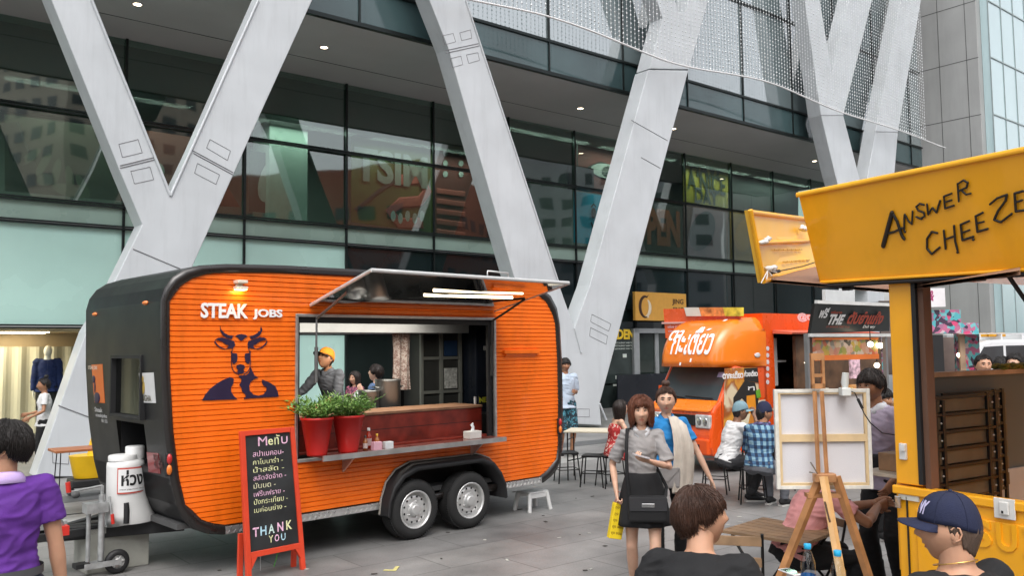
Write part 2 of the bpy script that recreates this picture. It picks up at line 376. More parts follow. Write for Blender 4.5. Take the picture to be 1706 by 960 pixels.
    for k, sx in (('L', -1), ('R', 1)):
        sh, el, wr = arms[k]; d = (wr-el).normalized()
        pal = Vector(palms[k][1]) if k in palms else Vector((-sx, 0, 0)); dd = Vector(palms[k][0]) if k in palms else d
        # thumb side: forwards for a hanging arm
        dn = dd.normalized(); pn = (pal-dn*pal.dot(dn)).normalized(); side = sx
        hand_mesh(body, wr, dd, pal, hs*(.92 if fem else 1), curl.get(k, .35), side)
    sk = SKIN[skin]; body.build('body', [sk, SK_DARK, SK_WHITE, LIP[skin]] if not blank else [sk], root)
    # ---- clothes
    def trousers(e, to=1., name='trousers', m=None, wide=0.):
        c = MB(); torso(c, e, -.10, .06)
        for k in 'LR':
            hp, kn, an = legs[k]; lb = b**.7; P = [hp+Vector((0, 0, .02)), hp.lerp(kn, .35), hp.lerp(kn, .7), kn, kn.lerp(an, .35), kn.lerp(an, .95)]
            r = [(.088*lb+e)*s, (.080*lb+e)*s, (.062*lb+e)*s, (.055*lb+e+wide*.3)*s, (.053*lb+e+wide*.6)*s, (.044+e+wide)*s]
            if to < 1: n_ = 3; P = P[:n_]+[hp.lerp(kn, to/.5 if to < .5 else 1)]; r = r[:n_]+[(.062*lb+e+.012)*s]
            if to >= .5 and to < 1: P = [hp+Vector((0, 0, .02)), hp.lerp(kn, .35), hp.lerp(kn, .7), kn, kn.lerp(an, .12)]; r = [(.088*lb+e)*s, (.080*lb+e)*s, (.068*lb+e+.01)*s, (.062*lb+e+.014)*s, (.064*lb+e+.014)*s]
            c.sph(hp, (.088*lb+e)*s); c.loft(P, r, None, 14)
            if to >= 1: c.sph(kn, (.055*lb+e)*s)
        V, Fc = remesh(c, vox, 3, .005*s, 11); MB().add(V, Fc, 0, True).build(name, m, root)
    if bottom:
        bk = bottom[0]; bm_ = CL[bottom[1]]
        if bk == 'trousers': trousers(.010, 1., 'trousers', bm_)
        elif bk == 'shorts': trousers(.016, .55, 'shorts', bm_)
        elif bk == 'skirt':
            c = MB(); n = 60; rows = 10; Vv = []; L0 = bottom[2] if len(bottom) > 2 else .44
            for lay in (0, 1):
                for i in range(rows+1):
                    t = i/rows; z = .14-t*L0; a = (.118+.105*t**.7+.01)*s; c_ = (.095+.10*t**.7+.01)*s
                    for k in range(n):
                        th = 2*math.pi*k/n; pl_ = 1+.05*t*math.sin(9*th+1.3*math.sin(3*th)); o_ = -.006*lay
                        Vv.append((0+(a*pl_+o_)*math.cos(th), (c_*pl_+o_)*math.sin(th)+.015*t, pel.z+z*s))
            Ff = []
            for lay in (0, 1):
                for i in range(rows):
                    for k in range(n): g = lay*(rows+1)*n; Ff.append((g+i*n+k, g+i*n+(k+1) % n, g+(i+1)*n+(k+1) % n, g+(i+1)*n+k))
            g = (rows+1)*n; Ff += [(rows*n+k, rows*n+(k+1) % n, g+rows*n+(k+1) % n, g+rows*n+k) for k in range(n)]
            c.add(Vv, Ff, 0, True).build('skirt', bm_, root)
        elif bk == 'lapskirt':   # seated skirt over both thighs
            c = MB(); torso(c, .012, -.10, .06)
            for k in 'LR': hp, kn, an = legs[k]; c.loft([hp, hp.lerp(kn, .5), hp.lerp(kn, .95)], [.10*s, .098*s, .09*s], None, 14)
            V, Fc = remesh(c, vox, 4, .004, 12); MB().add(V, Fc, 0, True).build('skirt', bm_, root)
    if top:
        tk, tm = top[0], CL[top[1]]; sl = {'tee': .62, 'polo': .62, 'long': 2., 'tank': 0, 'shirt': 2., 'half': .85, 'rolled': 1.35}[tk]; e = .016 if tk not in ('long', 'shirt') else .020
        hemk = top[2] if len(top) > 2 else -.10
        c = MB(); hw = ((.165 if not fem else .162)*b+e+.010, .115*b+e+.012)
        torso(c, e, -.04 if hemk < -.04 else .06, .485 if tk != 'tank' else .40, (hemk, hw[0], hw[1]) if hemk < -.04 else None)
        for k in 'LR':
            if sl == 0:
                sh = arms[k][0]; c.loft([up(.38)+(sh-up(.38))*.45, up(.46)+(sh-up(.46))*.55], [(.02, .03), (.015, .02)], None, 8); continue
            sh, el, wr = arms[k]; ab = b**.6*(.86 if fem else 1)
            c.sph(sh, (.047*b**.5+e*.8)*s, 0, 12, 8); c.loft([up(.40)+(sh-up(.40))*.3, sh], [(.060+e)*s, (.048*b**.5+e*.8)*s], None, 12)
            if sl < 1: P = [sh, sh.lerp(el, sl*.5), sh.lerp(el, sl)]; r = [(.048*ab+e*.8)*s, (.048*ab+e)*s, (.046*ab+e+.006)*s]
            else: f = sl-1; P = [sh, sh.lerp(el, .5), el, el.lerp(wr, min(f, .97))]; r = [(.050*ab+e)*s, (.047*ab+e)*s, (.040*ab+e)*s, (.030*ab+e)*s]; c.sph(el, (.039*ab+e)*s)
            c.loft(P, r, None, 14)
        V, Fc = remesh(c, vox, 2, .0095*s, 9); shirt = MB().add(V, Fc, 0, True).build('shirt', tm, root)
        J['shirt'] = shirt
        if tk in ('polo', 'shirt', 'half', 'rolled'):
            cm = CL[top[3]] if len(top) > 3 else tm; c = MB(); n = 40; Vv = []
            for i, (ro, dz) in enumerate(((.062, .012), (.060, .040), (.074, .030), (.096, -.012), (.090, -.014), (.066, .010))):
                for k in range(n):
                    th = 2*math.pi*k/n; fr_ = max(0, math.sin(th)); rr = ro*s*b**.5*(1.0 if not fem else .9); gap = 1.0
                    Vv.append(tuple(nb-u*.018*s+rt*rr*math.cos(th)*1.05+Vector((0, rr*math.sin(th)+.004, 0))+u*(dz-.045*fr_**3*(1 if i in (0, 5) else 1.0)+(.012 if math.sin(th) < 0 else 0)*abs(math.sin(th)))*s))
            Ff = [(i*n+k, i*n+(k+1) % n, ((i+1) % 6)*n+(k+1) % n, ((i+1) % 6)*n+k) for i in range(6) for k in range(n)]
            c.add(Vv, Ff, 0, True).build('collar', cm, shirt)
        elif tk in ('tee', 'long'):
            c = MB(); n = 28; c.loft([nb-u*.022*s+Vector((math.cos(2*math.pi*k/n)*.068*s*b**.5, math.sin(2*math.pi*k/n)*.064*s*b**.5+.003, -.02*s*max(0, math.sin(2*math.pi*k/n)))) for k in range(n+1)], .006*s, None, 6); c.build('neckband', tm, shirt)
    if hair:
        c = MB(); hair_mesh(c, T, hair[0], hs, tufts=(800 if vox < .009 else 160) if hair[0] != 'crop' else 0)
        if len(hair) > 2 and hair[2] == 'bun': c.sph((0, -.035, .150), (.040*hs, .040*hs, .036*hs), 0, 14, 10, T)
        c.build('hair', CL[hair[1]], root)
    if shoes:
        c = MB()
        for k, sx in (('L', -1), ('R', 1)):
            hp, kn, an = legs[k]; f = Vector((sx*.18, 1, 0)).normalized(); g = Vector((0, 0, -1)); z0 = an.z-.06*s
            fx = lambda y, z: Vector((an.x, an.y, z0))+f*y*s+Vector((0, 0, z*s))
            c.loft([fx(-.065, .035), fx(-.055, .045), fx(-.01, .06), fx(.05, .045), fx(.11, .030), fx(.165, .022), fx(.185, .018)], [(.02, .02), (.042, .034), (.058, .038), (.045, .042), (.032, .046), (.022, .036), (.008, .015)], (0, 0, 1), 14)
            c.box(-.034*s, .034*s, -.075*s, .18*s, -.012*s, .010*s, 1, Matrix.Translation((an.x, an.y, z0)) @ Matrix.Rotation(math.atan2(-f.x, f.y), 4, 'Z'))
        c.build('shoes', [CL[shoes], CL['sole']], root)
    return J
def add_cap(J, name, m, brim=True, mb2=None, style='cap', hs=1., back=0., brim_mat=None):
    T = J['T']; s = hs; c = MB(); V = []; seg, rows = 40, 12
    zb, A, B, Hh = (.030, .090, .110, .112) if style == 'cap' else ((.020, .088, .108, .125) if style == 'beanie' else (.030, .092, .112, .100))
    for lay in (0, 1):
        for i in range(rows+1):
            a = math.pi/2*i/rows
            for k in range(seg):
                ph = 2*math.pi*k/seg; e = -.006*lay
                droop = (-.03 if style != 'beanie' else -.025)*max(0, -math.cos(ph))
                V.append((math.sin(ph)*(A+e)*math.sin(a)**.85 if i else 0, math.cos(ph)*(B+e)*math.sin(a)**.85 if i else 0, zb+(Hh-zb+.03+e)*math.cos(a)**(.9 if style == 'cap' else 1)+droop*math.sin(a)**3))
    n = (rows+1)*seg; Fc = [(l*n+i*seg+k, l*n+i*seg+(k+1) % seg, l*n+(i+1)*seg+(k+1) % seg, l*n+(i+1)*seg+k) for l in (0, 1) for i in range(rows) for k in range(seg)]
    Fc += [(rows*seg+k, rows*seg+(k+1) % seg, n+rows*seg+(k+1) % seg, n+rows*seg+k) for k in range(seg)]
    c.add([tuple(Vector(v)*s) for v in V], Fc, 0, True, T)
    if style == 'cap':
        c.sph((0, 0, (Hh+.031)*s), .008*s, 0, 8, 5, T)
        for k in range(6):
            ph = math.pi*k/3; c.loft([Vector((math.sin(ph)*(A+.001)*math.sin(a)**.85, math.cos(ph)*(B+.001)*math.sin(a)**.85, zb+(Hh-zb+.031)*math.cos(a)**.9+(-.03)*max(0, -math.cos(ph))*math.sin(a)**3))*s for a in [math.pi/2*i/10 for i in range(11)]], .0013*s, None, 5, 0, True, T)
    o = c.build(name, m, J['root'])
    if style in ('cap', 'bucket'):
        br = MB(); V = []; cols, rws = 24, 6
        for lay in (0, 1):
            for i in range(rws+1):
                for k in range(cols+1):
                    w = (k/cols-.5)*2
                    if style == 'cap': ph = w*1.15; ext = .075*i/rws*math.sqrt(max(0, 1-abs(w)**2.6)); ry = B-.004+ext; V.append((math.sin(ph)*(A-.003+ext*.75), math.cos(ph)*ry, zb-.002+.004*0-.018*w*w*(i/rws)-.010*i/rws-.003*lay))
                    else: ph = w*math.pi; ext = .055*i/rws; V.append((math.sin(ph)*(A-.003+ext), math.cos(ph)*(B-.004+ext), zb-.004-.028*i/rws+(-.03)*max(0, -math.cos(ph))-.003*lay))
        n = (rws+1)*(cols+1); Fc = []
        for l in (0, 1):
            for i in range(rws):
                for k in range(cols): g = l*n+i*(cols+1)+k; Fc.append((g, g+1, g+cols+2, g+cols+1))
        Fc += [(rws*(cols+1)+k, rws*(cols+1)+k+1, n+rws*(cols+1)+k+1, n+rws*(cols+1)+k) for k in range(cols)]
        br.add([tuple(Vector(v)*s) for v in V], Fc, 0, True, T).build('brim', brim_mat or m, o)
    return o
SKIN, LIP, CL = {}, {}, {}
def skinmat(k, c):
    m = mat('skin_'+k, c, .5, 0, .07, 18, .08, 300); b = m.node_tree.nodes['Principled BSDF']; b.inputs['Subsurface Weight'].default_value = .12; b.inputs['Subsurface Scale'].default_value = .01; b.inputs['Subsurface Radius'].default_value = (1, .35, .2)
    SKIN[k] = m; LIP[k] = mat('lip_'+k, (c[0]*.85, c[1]*.52, c[2]*.52), .4)
skinmat('skin', (.50, .27, .17)); skinmat('pale', (.60, .36, .25)); skinmat('tan', (.34, .165, .09)); skinmat('dark', (.20, .10, .06))
SKIN['white'] = mat('mannequin_white', (.75, .74, .70), .35)
LIP['white'] = SKIN['white']
SK_DARK = mat('eye_dark', (.015, .010, .008), .25, var=0); SK_WHITE = mat('eye_white', (.42, .39, .36), .3, var=0)
def cloth(k, c, rough=.85, var=.12, scale=10, bump=.25, bs=220): CL[k] = mat('cloth_'+k, c, rough, 0, var, scale, bump, bs); return CL[k]
def hairmat(k, c):
    m = mat('hair_'+k, c, .42, 0, .25, 30); N, K, b = nodes(m); tc = N.new('ShaderNodeTexCoord'); mp = N.new('ShaderNodeMapping'); mp.inputs['Scale'].default_value = (1, 1, .08)
    nz = N.new('ShaderNodeTexNoise'); nz.inputs['Scale'].default_value = 260; bp = N.new('ShaderNodeBump'); bp.inputs['Strength'].default_value = .9; bp.inputs['Distance'].default_value = .006
    K.new(tc.outputs['Object'], mp.inputs[0]); K.new(mp.outputs[0], nz.inputs['Vector']); K.new(nz.outputs['Fac'], bp.inputs['Height']); K.new(bp.outputs[0], b.inputs['Normal']); CL[k] = m
hairmat('h_fade', (.085, .055, .04)); hairmat('h_black', (.012, .009, .008)); hairmat('h_brown', (.055, .024, .014)); hairmat('h_auburn', (.13, .042, .020)); hairmat('h_dark', (.022, .014, .011))
for k, c in dict(purple=(.10, .024, .23), lav=(.55, .40, .72), black=(.010, .010, .011), denim=(.02, .03, .05), white=(.62, .62, .62), white2=(.66, .67, .70), grey=(.30, .285, .28), greyd=(.10, .105, .12),
                 blue=(.02, .20, .48), cream=(.55, .49, .42), pink=(.68, .30, .29), lilac=(.40, .34, .43), teal=(.16, .28, .33), navy=(.012, .016, .045), lblue=(.42, .50, .60), blue2=(.10, .16, .28),
                 royal=(.008, .02, .10), khaki=(.20, .17, .12), orange=(.75, .24, .015), shoe_black=(.012, .012, .013), shoe_white=(.6, .6, .6), sole=(.45, .44, .42), charcoal=(.03, .03, .033), capteal=(.17, .27, .31)).items(): cloth(k, c)
# plaid and floral prints
def plaid(k):
    m = mat('cloth_'+k, (.1, .2, .3), .85, var=0); N, K, b = nodes(m); tc = N.new('ShaderNodeTexCoord'); sp = N.new('ShaderNodeSeparateXYZ'); K.new(tc.outputs['Object'], sp.inputs[0])
    def band(sock, f, ph=0.):
        a = N.new('ShaderNodeMath'); a.operation = 'MULTIPLY_ADD'; a.inputs[1].default_value = f; a.inputs[2].default_value = ph; K.new(sock, a.inputs[0])
        s_ = N.new('ShaderNodeMath'); s_.operation = 'SINE'; K.new(a.outputs[0], s_.inputs[0]); g = N.new('ShaderNodeMath'); g.operation = 'GREATER_THAN'; g.inputs[1].default_value = .1; K.new(s_.outputs[0], g.inputs[0]); return g.outputs[0]
    ax = N.new('ShaderNodeMath'); ax.operation = 'ADD'; K.new(sp.outputs[0], ax.inputs[0]); K.new(sp.outputs[1], ax.inputs[1])
    h_, v_ = band(sp.outputs[2], 2*math.pi/.095), band(ax.outputs[0], 2*math.pi/.095); sm = N.new('ShaderNodeMath'); sm.operation = 'ADD'; K.new(h_, sm.inputs[0]); K.new(v_, sm.inputs[1])
    d = N.new('ShaderNodeMath'); d.operation = 'MULTIPLY'; d.inputs[1].default_value = .5; K.new(sm.outputs[0], d.inputs[0]); cr = N.new('ShaderNodeValToRGB'); cr.color_ramp.interpolation = 'CONSTANT'
    e = cr.color_ramp.elements; e[0].position = 0; e[0].color = (.20, .34, .43, 1); e[1].position = .8; e[1].color = (.012, .025, .06, 1); x = e.new(.4); x.color = (.04, .10, .19, 1)
    K.new(d.outputs[0], cr.inputs[0]); K.new(cr.outputs[0], b.inputs['Base Color']); CL[k] = m
plaid('plaid')
def floral(k, c1, c2, sc_=14., thr=.5):
    m = mat('cloth_'+k, c1, .8, var=0); N, K, b = nodes(m); tc = N.new('ShaderNodeTexCoord'); nz = N.new('ShaderNodeTexNoise'); nz.inputs['Scale'].default_value = sc_; nz.inputs['Detail'].default_value = 1; nz.inputs['Distortion'].default_value = 1.5
    K.new(tc.outputs['Object'], nz.inputs['Vector']); cr = N.new('ShaderNodeValToRGB'); cr.color_ramp.interpolation = 'CONSTANT'; e = cr.color_ramp.elements; e[0].color = (*c1, 1); e[1].position = thr; e[1].color = (*c2, 1)
    K.new(nz.outputs['Fac'], cr.inputs[0]); K.new(cr.outputs[0], b.inputs['Base Color']); CL[k] = m
floral('floral', (.42, .03, .03), (.62, .42, .36), 16, .56); floral('check_red', (.05, .02, .05), (.35, .10, .14), 30); floral('shortprint', (.01, .02, .03), (.06, .22, .28), 22, .55); floral('stripe', (.45, .38, .34), (.22, .14, .12), 30)
# ---------------------------------------------------------------- world, sun, camera
w = bpy.data.worlds.new('World'); sc.world = w; w.use_nodes = True; N = w.node_tree.nodes; K = w.node_tree.links
bg = N['Background']; sky = N.new('ShaderNodeTexSky'); sky.sky_type = 'NISHITA'; sky.sun_disc = False; sky.sun_elevation = R(58); sky.sun_rotation = R(175); sky.dust_density = 4; sky.air_density = 1.0
hs_ = N.new('ShaderNodeHueSaturation'); hs_.inputs['Saturation'].default_value = .22; hs_.inputs['Value'].default_value = 1.4
K.new(sky.outputs[0], hs_.inputs['Color']); K.new(hs_.outputs[0], bg.inputs[0]); bg.inputs[1].default_value = .15
sl = bpy.data.lights.new('sun', 'SUN'); sl.energy = .5; sl.angle = R(40); sl.color = (1, .96, .90); so = bpy.data.objects.new('sun', sl); COL.objects.link(so)
so.rotation_euler = (R(30), 0, R(5))
cam = bpy.data.cameras.new('camera'); co = bpy.data.objects.new('camera', cam); COL.objects.link(co); sc.camera = co
cam.sensor_width = 36; cam.lens = F/1706*36; cam.clip_end = 2000; cam.clip_start = .05
Mx = Matrix.Identity(4)
for i in range(3): Mx[i][0] = X2[i]; Mx[i][1] = U2[i]; Mx[i][2] = -F2[i]; Mx[i][3] = C0[i]
co.matrix_world = Mx
sc.view_settings.view_transform = 'Standard'; sc.view_settings.look = 'None'; sc.view_settings.gamma = 1; sc.view_settings.exposure = .62
sc.cycles.max_bounces = 7; sc.cycles.transparent_max_bounces = 12; sc.cycles.use_denoising = True
try: sc.cycles.caustics_reflective = False; sc.cycles.caustics_refractive = False
except Exception: pass
# ---------------------------------------------------------------- frames
VB = gp(130, 795)                      # foot of the first column
BF = Frame(VB, AB)                     # mall frame: y=0 is the front face of the columns
GY = 4.97                              # glass line of the lower floors
FY = .95                               # fascia glass
BZ = BF.rz
# ---------------------------------------------------------------- ground
gm = mat('paving', (.20, .20, .20), .55, var=0); N, K, b = nodes(gm); tc = N.new('ShaderNodeTexCoord'); mp = N.new('ShaderNodeMapping')
br = N.new('ShaderNodeTexBrick'); br.inputs['Scale'].default_value = 1; br.inputs['Brick Width'].default_value = 1.2; br.inputs['Row Height'].default_value = .6; br.inputs['Mortar Size'].default_value = .008; br.inputs['Mortar Smooth'].default_value = .2
br.inputs['Color1'].default_value = (.188, .185, .181, 1); br.inputs['Color2'].default_value = (.222, .217, .210, 1); br.inputs['Mortar'].default_value = (.112, .110, .107, 1); br.offset = .5
K.new(tc.outputs['Object'], mp.inputs[0]); K.new(mp.outputs[0], br.inputs['Vector'])
n1 = N.new('ShaderNodeTexNoise'); n1.inputs['Scale'].default_value = .9; n1.inputs['Detail'].default_value = 7; n1.inputs['Roughness'].default_value = .65; K.new(tc.outputs['Object'], n1.inputs['Vector'])
n2 = N.new('ShaderNodeTexNoise'); n2.inputs['Scale'].default_value = 60; n2.inputs['Detail'].default_value = 6; K.new(tc.outputs['Object'], n2.inputs['Vector'])
r1 = N.new('ShaderNodeMapRange'); r1.inputs[1].default_value = .35; r1.inputs[2].default_value = .7; r1.inputs[3].default_value = .62; r1.inputs[4].default_value = 1.25; K.new(n1.outputs['Fac'], r1.inputs[0])
r2 = N.new('ShaderNodeMapRange'); r2.inputs[1].default_value = .3; r2.inputs[2].default_value = .7; r2.inputs[3].default_value = .88; r2.inputs[4].default_value = 1.12; K.new(n2.outputs['Fac'], r2.inputs[0])
n3 = N.new('ShaderNodeTexVoronoi'); n3.inputs['Scale'].default_value = 3.1; n3.inputs['Randomness'].default_value = 1; K.new(tc.outputs['Object'], n3.inputs['Vector'])
r3 = N.new('ShaderNodeMapRange'); r3.inputs[1].default_value = .02; r3.inputs[2].default_value = .045; r3.inputs[3].default_value = .5; r3.inputs[4].default_value = 1; K.new(n3.outputs['Distance'], r3.inputs[0])
m1 = N.new('ShaderNodeMath'); m1.operation = 'MULTIPLY'; K.new(r1.outputs[0], m1.inputs[0]); K.new(r2.outputs[0], m1.inputs[1])
m2 = N.new('ShaderNodeMath'); m2.operation = 'MULTIPLY'; K.new(m1.outputs[0], m2.inputs[0]); K.new(r3.outputs[0], m2.inputs[1])
vm = N.new('ShaderNodeVectorMath'); vm.operation = 'SCALE'; K.new(br.outputs['Color'], vm.inputs[0]); K.new(m2.outputs[0], vm.inputs['Scale']); K.new(vm.outputs[0], b.inputs['Base Color'])
rr = N.new('ShaderNodeMapRange'); rr.inputs[3].default_value = .38; rr.inputs[4].default_value = .62; K.new(n1.outputs['Fac'], rr.inputs[0]); K.new(rr.outputs[0], b.inputs['Roughness'])
bp = N.new('ShaderNodeBump'); bp.inputs['Strength'].default_value = .25; bp.inputs['Distance'].default_value = .004; K.new(n2.outputs['Fac'], bp.inputs['Height']); K.new(bp.outputs[0], b.inputs['Normal'])
g = MB(); g.add([(-300, -300, 0), (300, -300, 0), (300, 300, 0), (-300, 300, 0)], [(0, 1, 2, 3)])
o = g.build('ground', gm, loc=(VB.x, VB.y, 0), rz=BZ); tag(o, kind='structure')
rnd = random.Random(11); q = MB()
for k in range(46):
    P = gp(rnd.uniform(330, 1250), rnd.uniform(800, 958)); a = rnd.uniform(0, 3); w_ = rnd.uniform(.006, .022); l_ = rnd.uniform(.008, .035)
    q.box(-l_, l_, -w_, w_, 0, .003, 0 if rnd.random() < .35 else 1, Matrix.Translation((P.x, P.y, .0045)) @ Matrix.Rotation(a, 4, 'Z'))
o = q.build('litter', [mat('litter_pale', (.45, .44, .40), .8), mat('litter_dark', (.05, .045, .04), .8)]); tag(o, 'tiny scraps of paper and dry leaf scattered over the paving', 'litter', None, 'stuff')
# dark granite band in front of the mall and a pale kerb strip
dk = mat('granite_dark', (.075, .078, .08), .5, 0, .18, 3, .1, 90); pal = mat('granite_pale', (.30, .30, .29), .6, 0, .15, 3, .1, 90)
o = MB().box(-30, 60, -2.6, -2.0, 0, .004).build('pavement_band', dk, loc=(VB.x, VB.y, 0), rz=BZ); tag(o, kind='structure')
o = MB().box(-30, 60, -4.35, -3.85, 0, .004).build('pavement_strip', pal, loc=(VB.x, VB.y, 0), rz=BZ); tag(o, kind='structure')
# yellow corner mark on the paving
P = gp(657, 952); q = MB(); q.box(-.10, .02, -.018, .018, 0, .003); q.box(-.018, .018, -.018, .14, .0005, .0035)
o = q.build('floor_mark', mat('tape_yellow', (.55, .50, .20), .6), loc=(P.x, P.y, .004), rz=R(-5)); tag(o, 'small yellow tape corner mark stuck on the grey paving', 'floor mark')
# ---------------------------------------------------------------- mall
mall = thing('shopping_mall', 'dark glass shopping mall front with grey soffit running behind the white columns', 'building', (VB.x, VB.y, 0), BZ)
alu_d = mat('mullion_dark', (.022, .028, .028), .35, .6, .1); soff = mat('soffit_grey', (.48, .475, .475), .55, 0, .06, .8); conc = mat('inner_concrete', (.13, .14, .13), .8, 0, .15, 1)
glassL = glassmat('glass_lower', (.62, .75, .70), .85, .025, .15, .08); glassU = glassmat('glass_upper', (.19, .24, .25), .84, .02, .40, .16, True)
frost = mat('frosted_mint', (.56, .84, .76), .25, 0, .08, .5, coat=.5); frost2 = mat('frosted_pale', (.36, .50, .43), .3, 0, .12, .7, coat=.3)
dkpanel = mat('glass_dark_panel', (.012, .022, .024), .06, 0, .3, .4, coat=.6)
X0, X1 = -14., 32.4; ZL = [2.62, 4.87, 5.36, 7.38, 9.30]
vx = [1.94+2.835*k for k in range(-6, 12)]
def mb_bars(zs, vs, y, w=.045, d=.09, z0=0, z1=9.3):
    q = MB()
    for z in zs: q.box(X0, X1, y-d, y, z-w, z-w*.25); q.box(X0, X1, y-d, y, z+w*.25, z+w)
    for x in vs: q.box(x-w*.6, x+w*.6, y-d*.35, y+.02, z0, z1)
    return q
mb_bars([ZL[0], ZL[1], ZL[2], ZL[3]], vx, GY).build('mullion_grid', alu_d, mall)
q = MB(); q.box(X0, X1, GY+.04, GY+.06, ZL[2], ZL[4]); q.build('window_glass', glassL, mall)
q = MB(); q.box(X0, X1, GY+.04, GY+.08, ZL[1]+.02, ZL[2]-.02); q.build('spandrel_band', frost2, mall)
q = MB(); q.box(X0, vx[8]-.02, GY+.05, GY+.09, ZL[0]+.02, ZL[1]-.02); q.build('frosted_panel', frost, mall)
MB().box(3.26, vx[8]-.02, GY+.05, GY+.09, .1, ZL[0]-.02).build('frosted_panel', frost, mall)
q = MB(); q.box(vx[8]+.02, X1, GY+.05, GY+.09, ZL[0]+.02, ZL[1]-.02); q.build('dark_panel', dkpanel, mall)
q = MB(); q.box(X0, X1, FY+.12, GY+1.0, 9.30, 9.42)
for x in [-.6+3.2*k for k in range(-4, 11)]: pass
q.build('soffit', soff, mall)
# soffit joints
q = MB(); q.box(X0, X1, GY-1.3, GY-1.285, 9.292, 9.2995)
for k in range(0): pass
q.build('soffit_joint', alu_d, mall)
# floor slab & rooms behind the glass
q = MB(); q.box(X0, X1, GY+.12, 14, 5.0, 5.34); q.build('floor_slab', conc, mall)
q = MB(); q.box(X0, 13.2, GY+.5, 9.2, 8.25, 8.4); q.box(X0, 13.2, GY+.5, GY+.6, 8.4, 9.3); q.box(13.2, X1, GY+.2, 9.2, 9.27, 9.3); q.build('room_ceiling', mat('room_ceiling', (.15, .16, .15), .8), mall)
q = MB(); q.box(X0, X1, 9.2, 9.4, 5.34, 9.3); q.build('room_wall', mat('room_wall', (.26, .31, .28), .8, 0, .4, .35), mall)
q = MB()
for x in (6.4, -5.2): MB().box(x-.55, x+.55, GY+1.0, GY+2.1, 5.34, 8.25).build('room_pillar', mat('room_pillar', (.42, .50, .46), .6), mall)
# upper facade
ZU = [9.30, 10.2, 13.4, 16.6, 19.8, 23.]
q = MB(); q.box(X0, 32.3, FY+.06, FY+.09, 9.36, 24); q.build('upper_glass', glassU, mall)
MB().box(X0, 32.3, FY+.04, FY+.058, 9.372, 10.165).build('fascia_panel', mat('fascia_teal', (.05, .085, .09), .12, 0, .25, .5, coat=.5), mall)
q = MB(); q.box(X0, 32.3, FY+.6, FY+.7, 9.45, 24); q.build('upper_backing', mat('upper_backing', (.11, .14, .145), .8), mall)
q = MB()
for z in ZU[1:]: q.box(X0, 32.3, FY-.01, FY+.07, z-.035, z+.035)
q.box(X0, 32.3, FY, FY+.12, 9.28, 9.37)
for k in range(-5, 12): q.box(.1+2.84*k-.02, .1+2.84*k+.02, FY+.0, FY+.062, 9.37, 24)
q.build('upper_mullion', alu_d, mall)
# downlights
dlm = mat('downlight_glow', (1, .9, .75), .3, var=0, emit=(1, .80, .55), estr=9)
ring = mat('downlight_ring', (.5, .5, .5), .4)
for px, py in ((229, 6), (540, 78), (967, 180), (1122, 214), (1357, 268), (711+20, 128)):
    if px == 731: continue
    P = gp(px, py, 9.30); d = P-BF.O; x = d.dot(BF.a); y = d.dot(BF.n)
    o = MB().lathe([(.085, 9.298), (.085, 9.285), (.12, 9.285), (.12, 9.298)], (x, y, 0), 20).build('downlight', ring, mall)
    MB().lathe([(0, 9.290), (.084, 9.290)], (x, y, 0), 16).build('lamp_disc', dlm, o)
# security floodlight box hanging inside glass
q = MB(); x, z = BF.L(970, 250, GY+.9); q.box(x-.55, x+.45, GY+.8, GY+1.1, 7.55, 8.35); q.tube([(x-.2, GY+.95, 8.35), (x-.2, GY+.95, 9.3)], .03); q.build('floodlight', mat('black_box', (.01, .01, .011), .4), mall)
# ---- graphics on the inner wall, behind the glass
PY = GY+1.25
def gfx(name, quad, c, dy=0., var=.25): 
    pts = [BF.L(px, py, PY+dy) for px, py in quad]
    return MB().prism(pts, PY+dy, PY+dy+.01).build(name, mat('print_%s_%d' % (name, int(sum(c)*1e4)+int(dy*1e4)), c, .6, 0, var, 1.2), mall)
GL = 1.0
gfx('wall_poster', [(585, 205), (722, 232), (722, 388), (585, 370)], (.07, .085, .02))
gfx('wall_poster', [(586, 160), (722, 195), (722, 240), (586, 222)], (.06, .065, .06), -.01)
gfx('wall_poster', [(722, 238), (840, 265), (840, 402), (722, 388)], (.16, .035, .03), 0)
gfx('wall_poster', [(1139, 258), (1213, 273), (1213, 352), (1139, 340)], (.30, .23, .02), 0)
gfx('wall_poster', [(1139, 340), (1213, 352), (1213, 432), (1139, 424)], (.22, .11, .13), -.01)
gfx('wall_poster', [(1216, 275), (1330, 300), (1330, 400), (1216, 372)], (.03, .035, .04), 0)
gfx('wall_poster', [(1216, 350), (1262, 358), (1262, 440), (1216, 432)], (.34, .17, .04), -.01)
gfx('wall_poster', [(956, 318), (1030, 330), (1030, 412), (956, 404)], (.02, .42, .70), -.01)
gfx('wall_poster', [(958, 228), (1040, 246), (1040, 330), (958, 316)], (.07, .075, .08), 0)
gfx('wall_poster', [(1040, 330), (1139, 345), (1139, 424), (1040, 414)], (.035, .03, .032), 0)
gfx('wall_poster', [(8, 190), (205, 215), (205, 335), (8, 318)], (.055, .06, .04), 0)
gfx('wall_poster', [(200, 210), (330, 230), (400, 345), (200, 335)], (.15, .035, .022), 0)
gfx('wall_poster', [(415, 250), (495, 262), (495, 360), (415, 352)], (.035, .05, .05), 0)
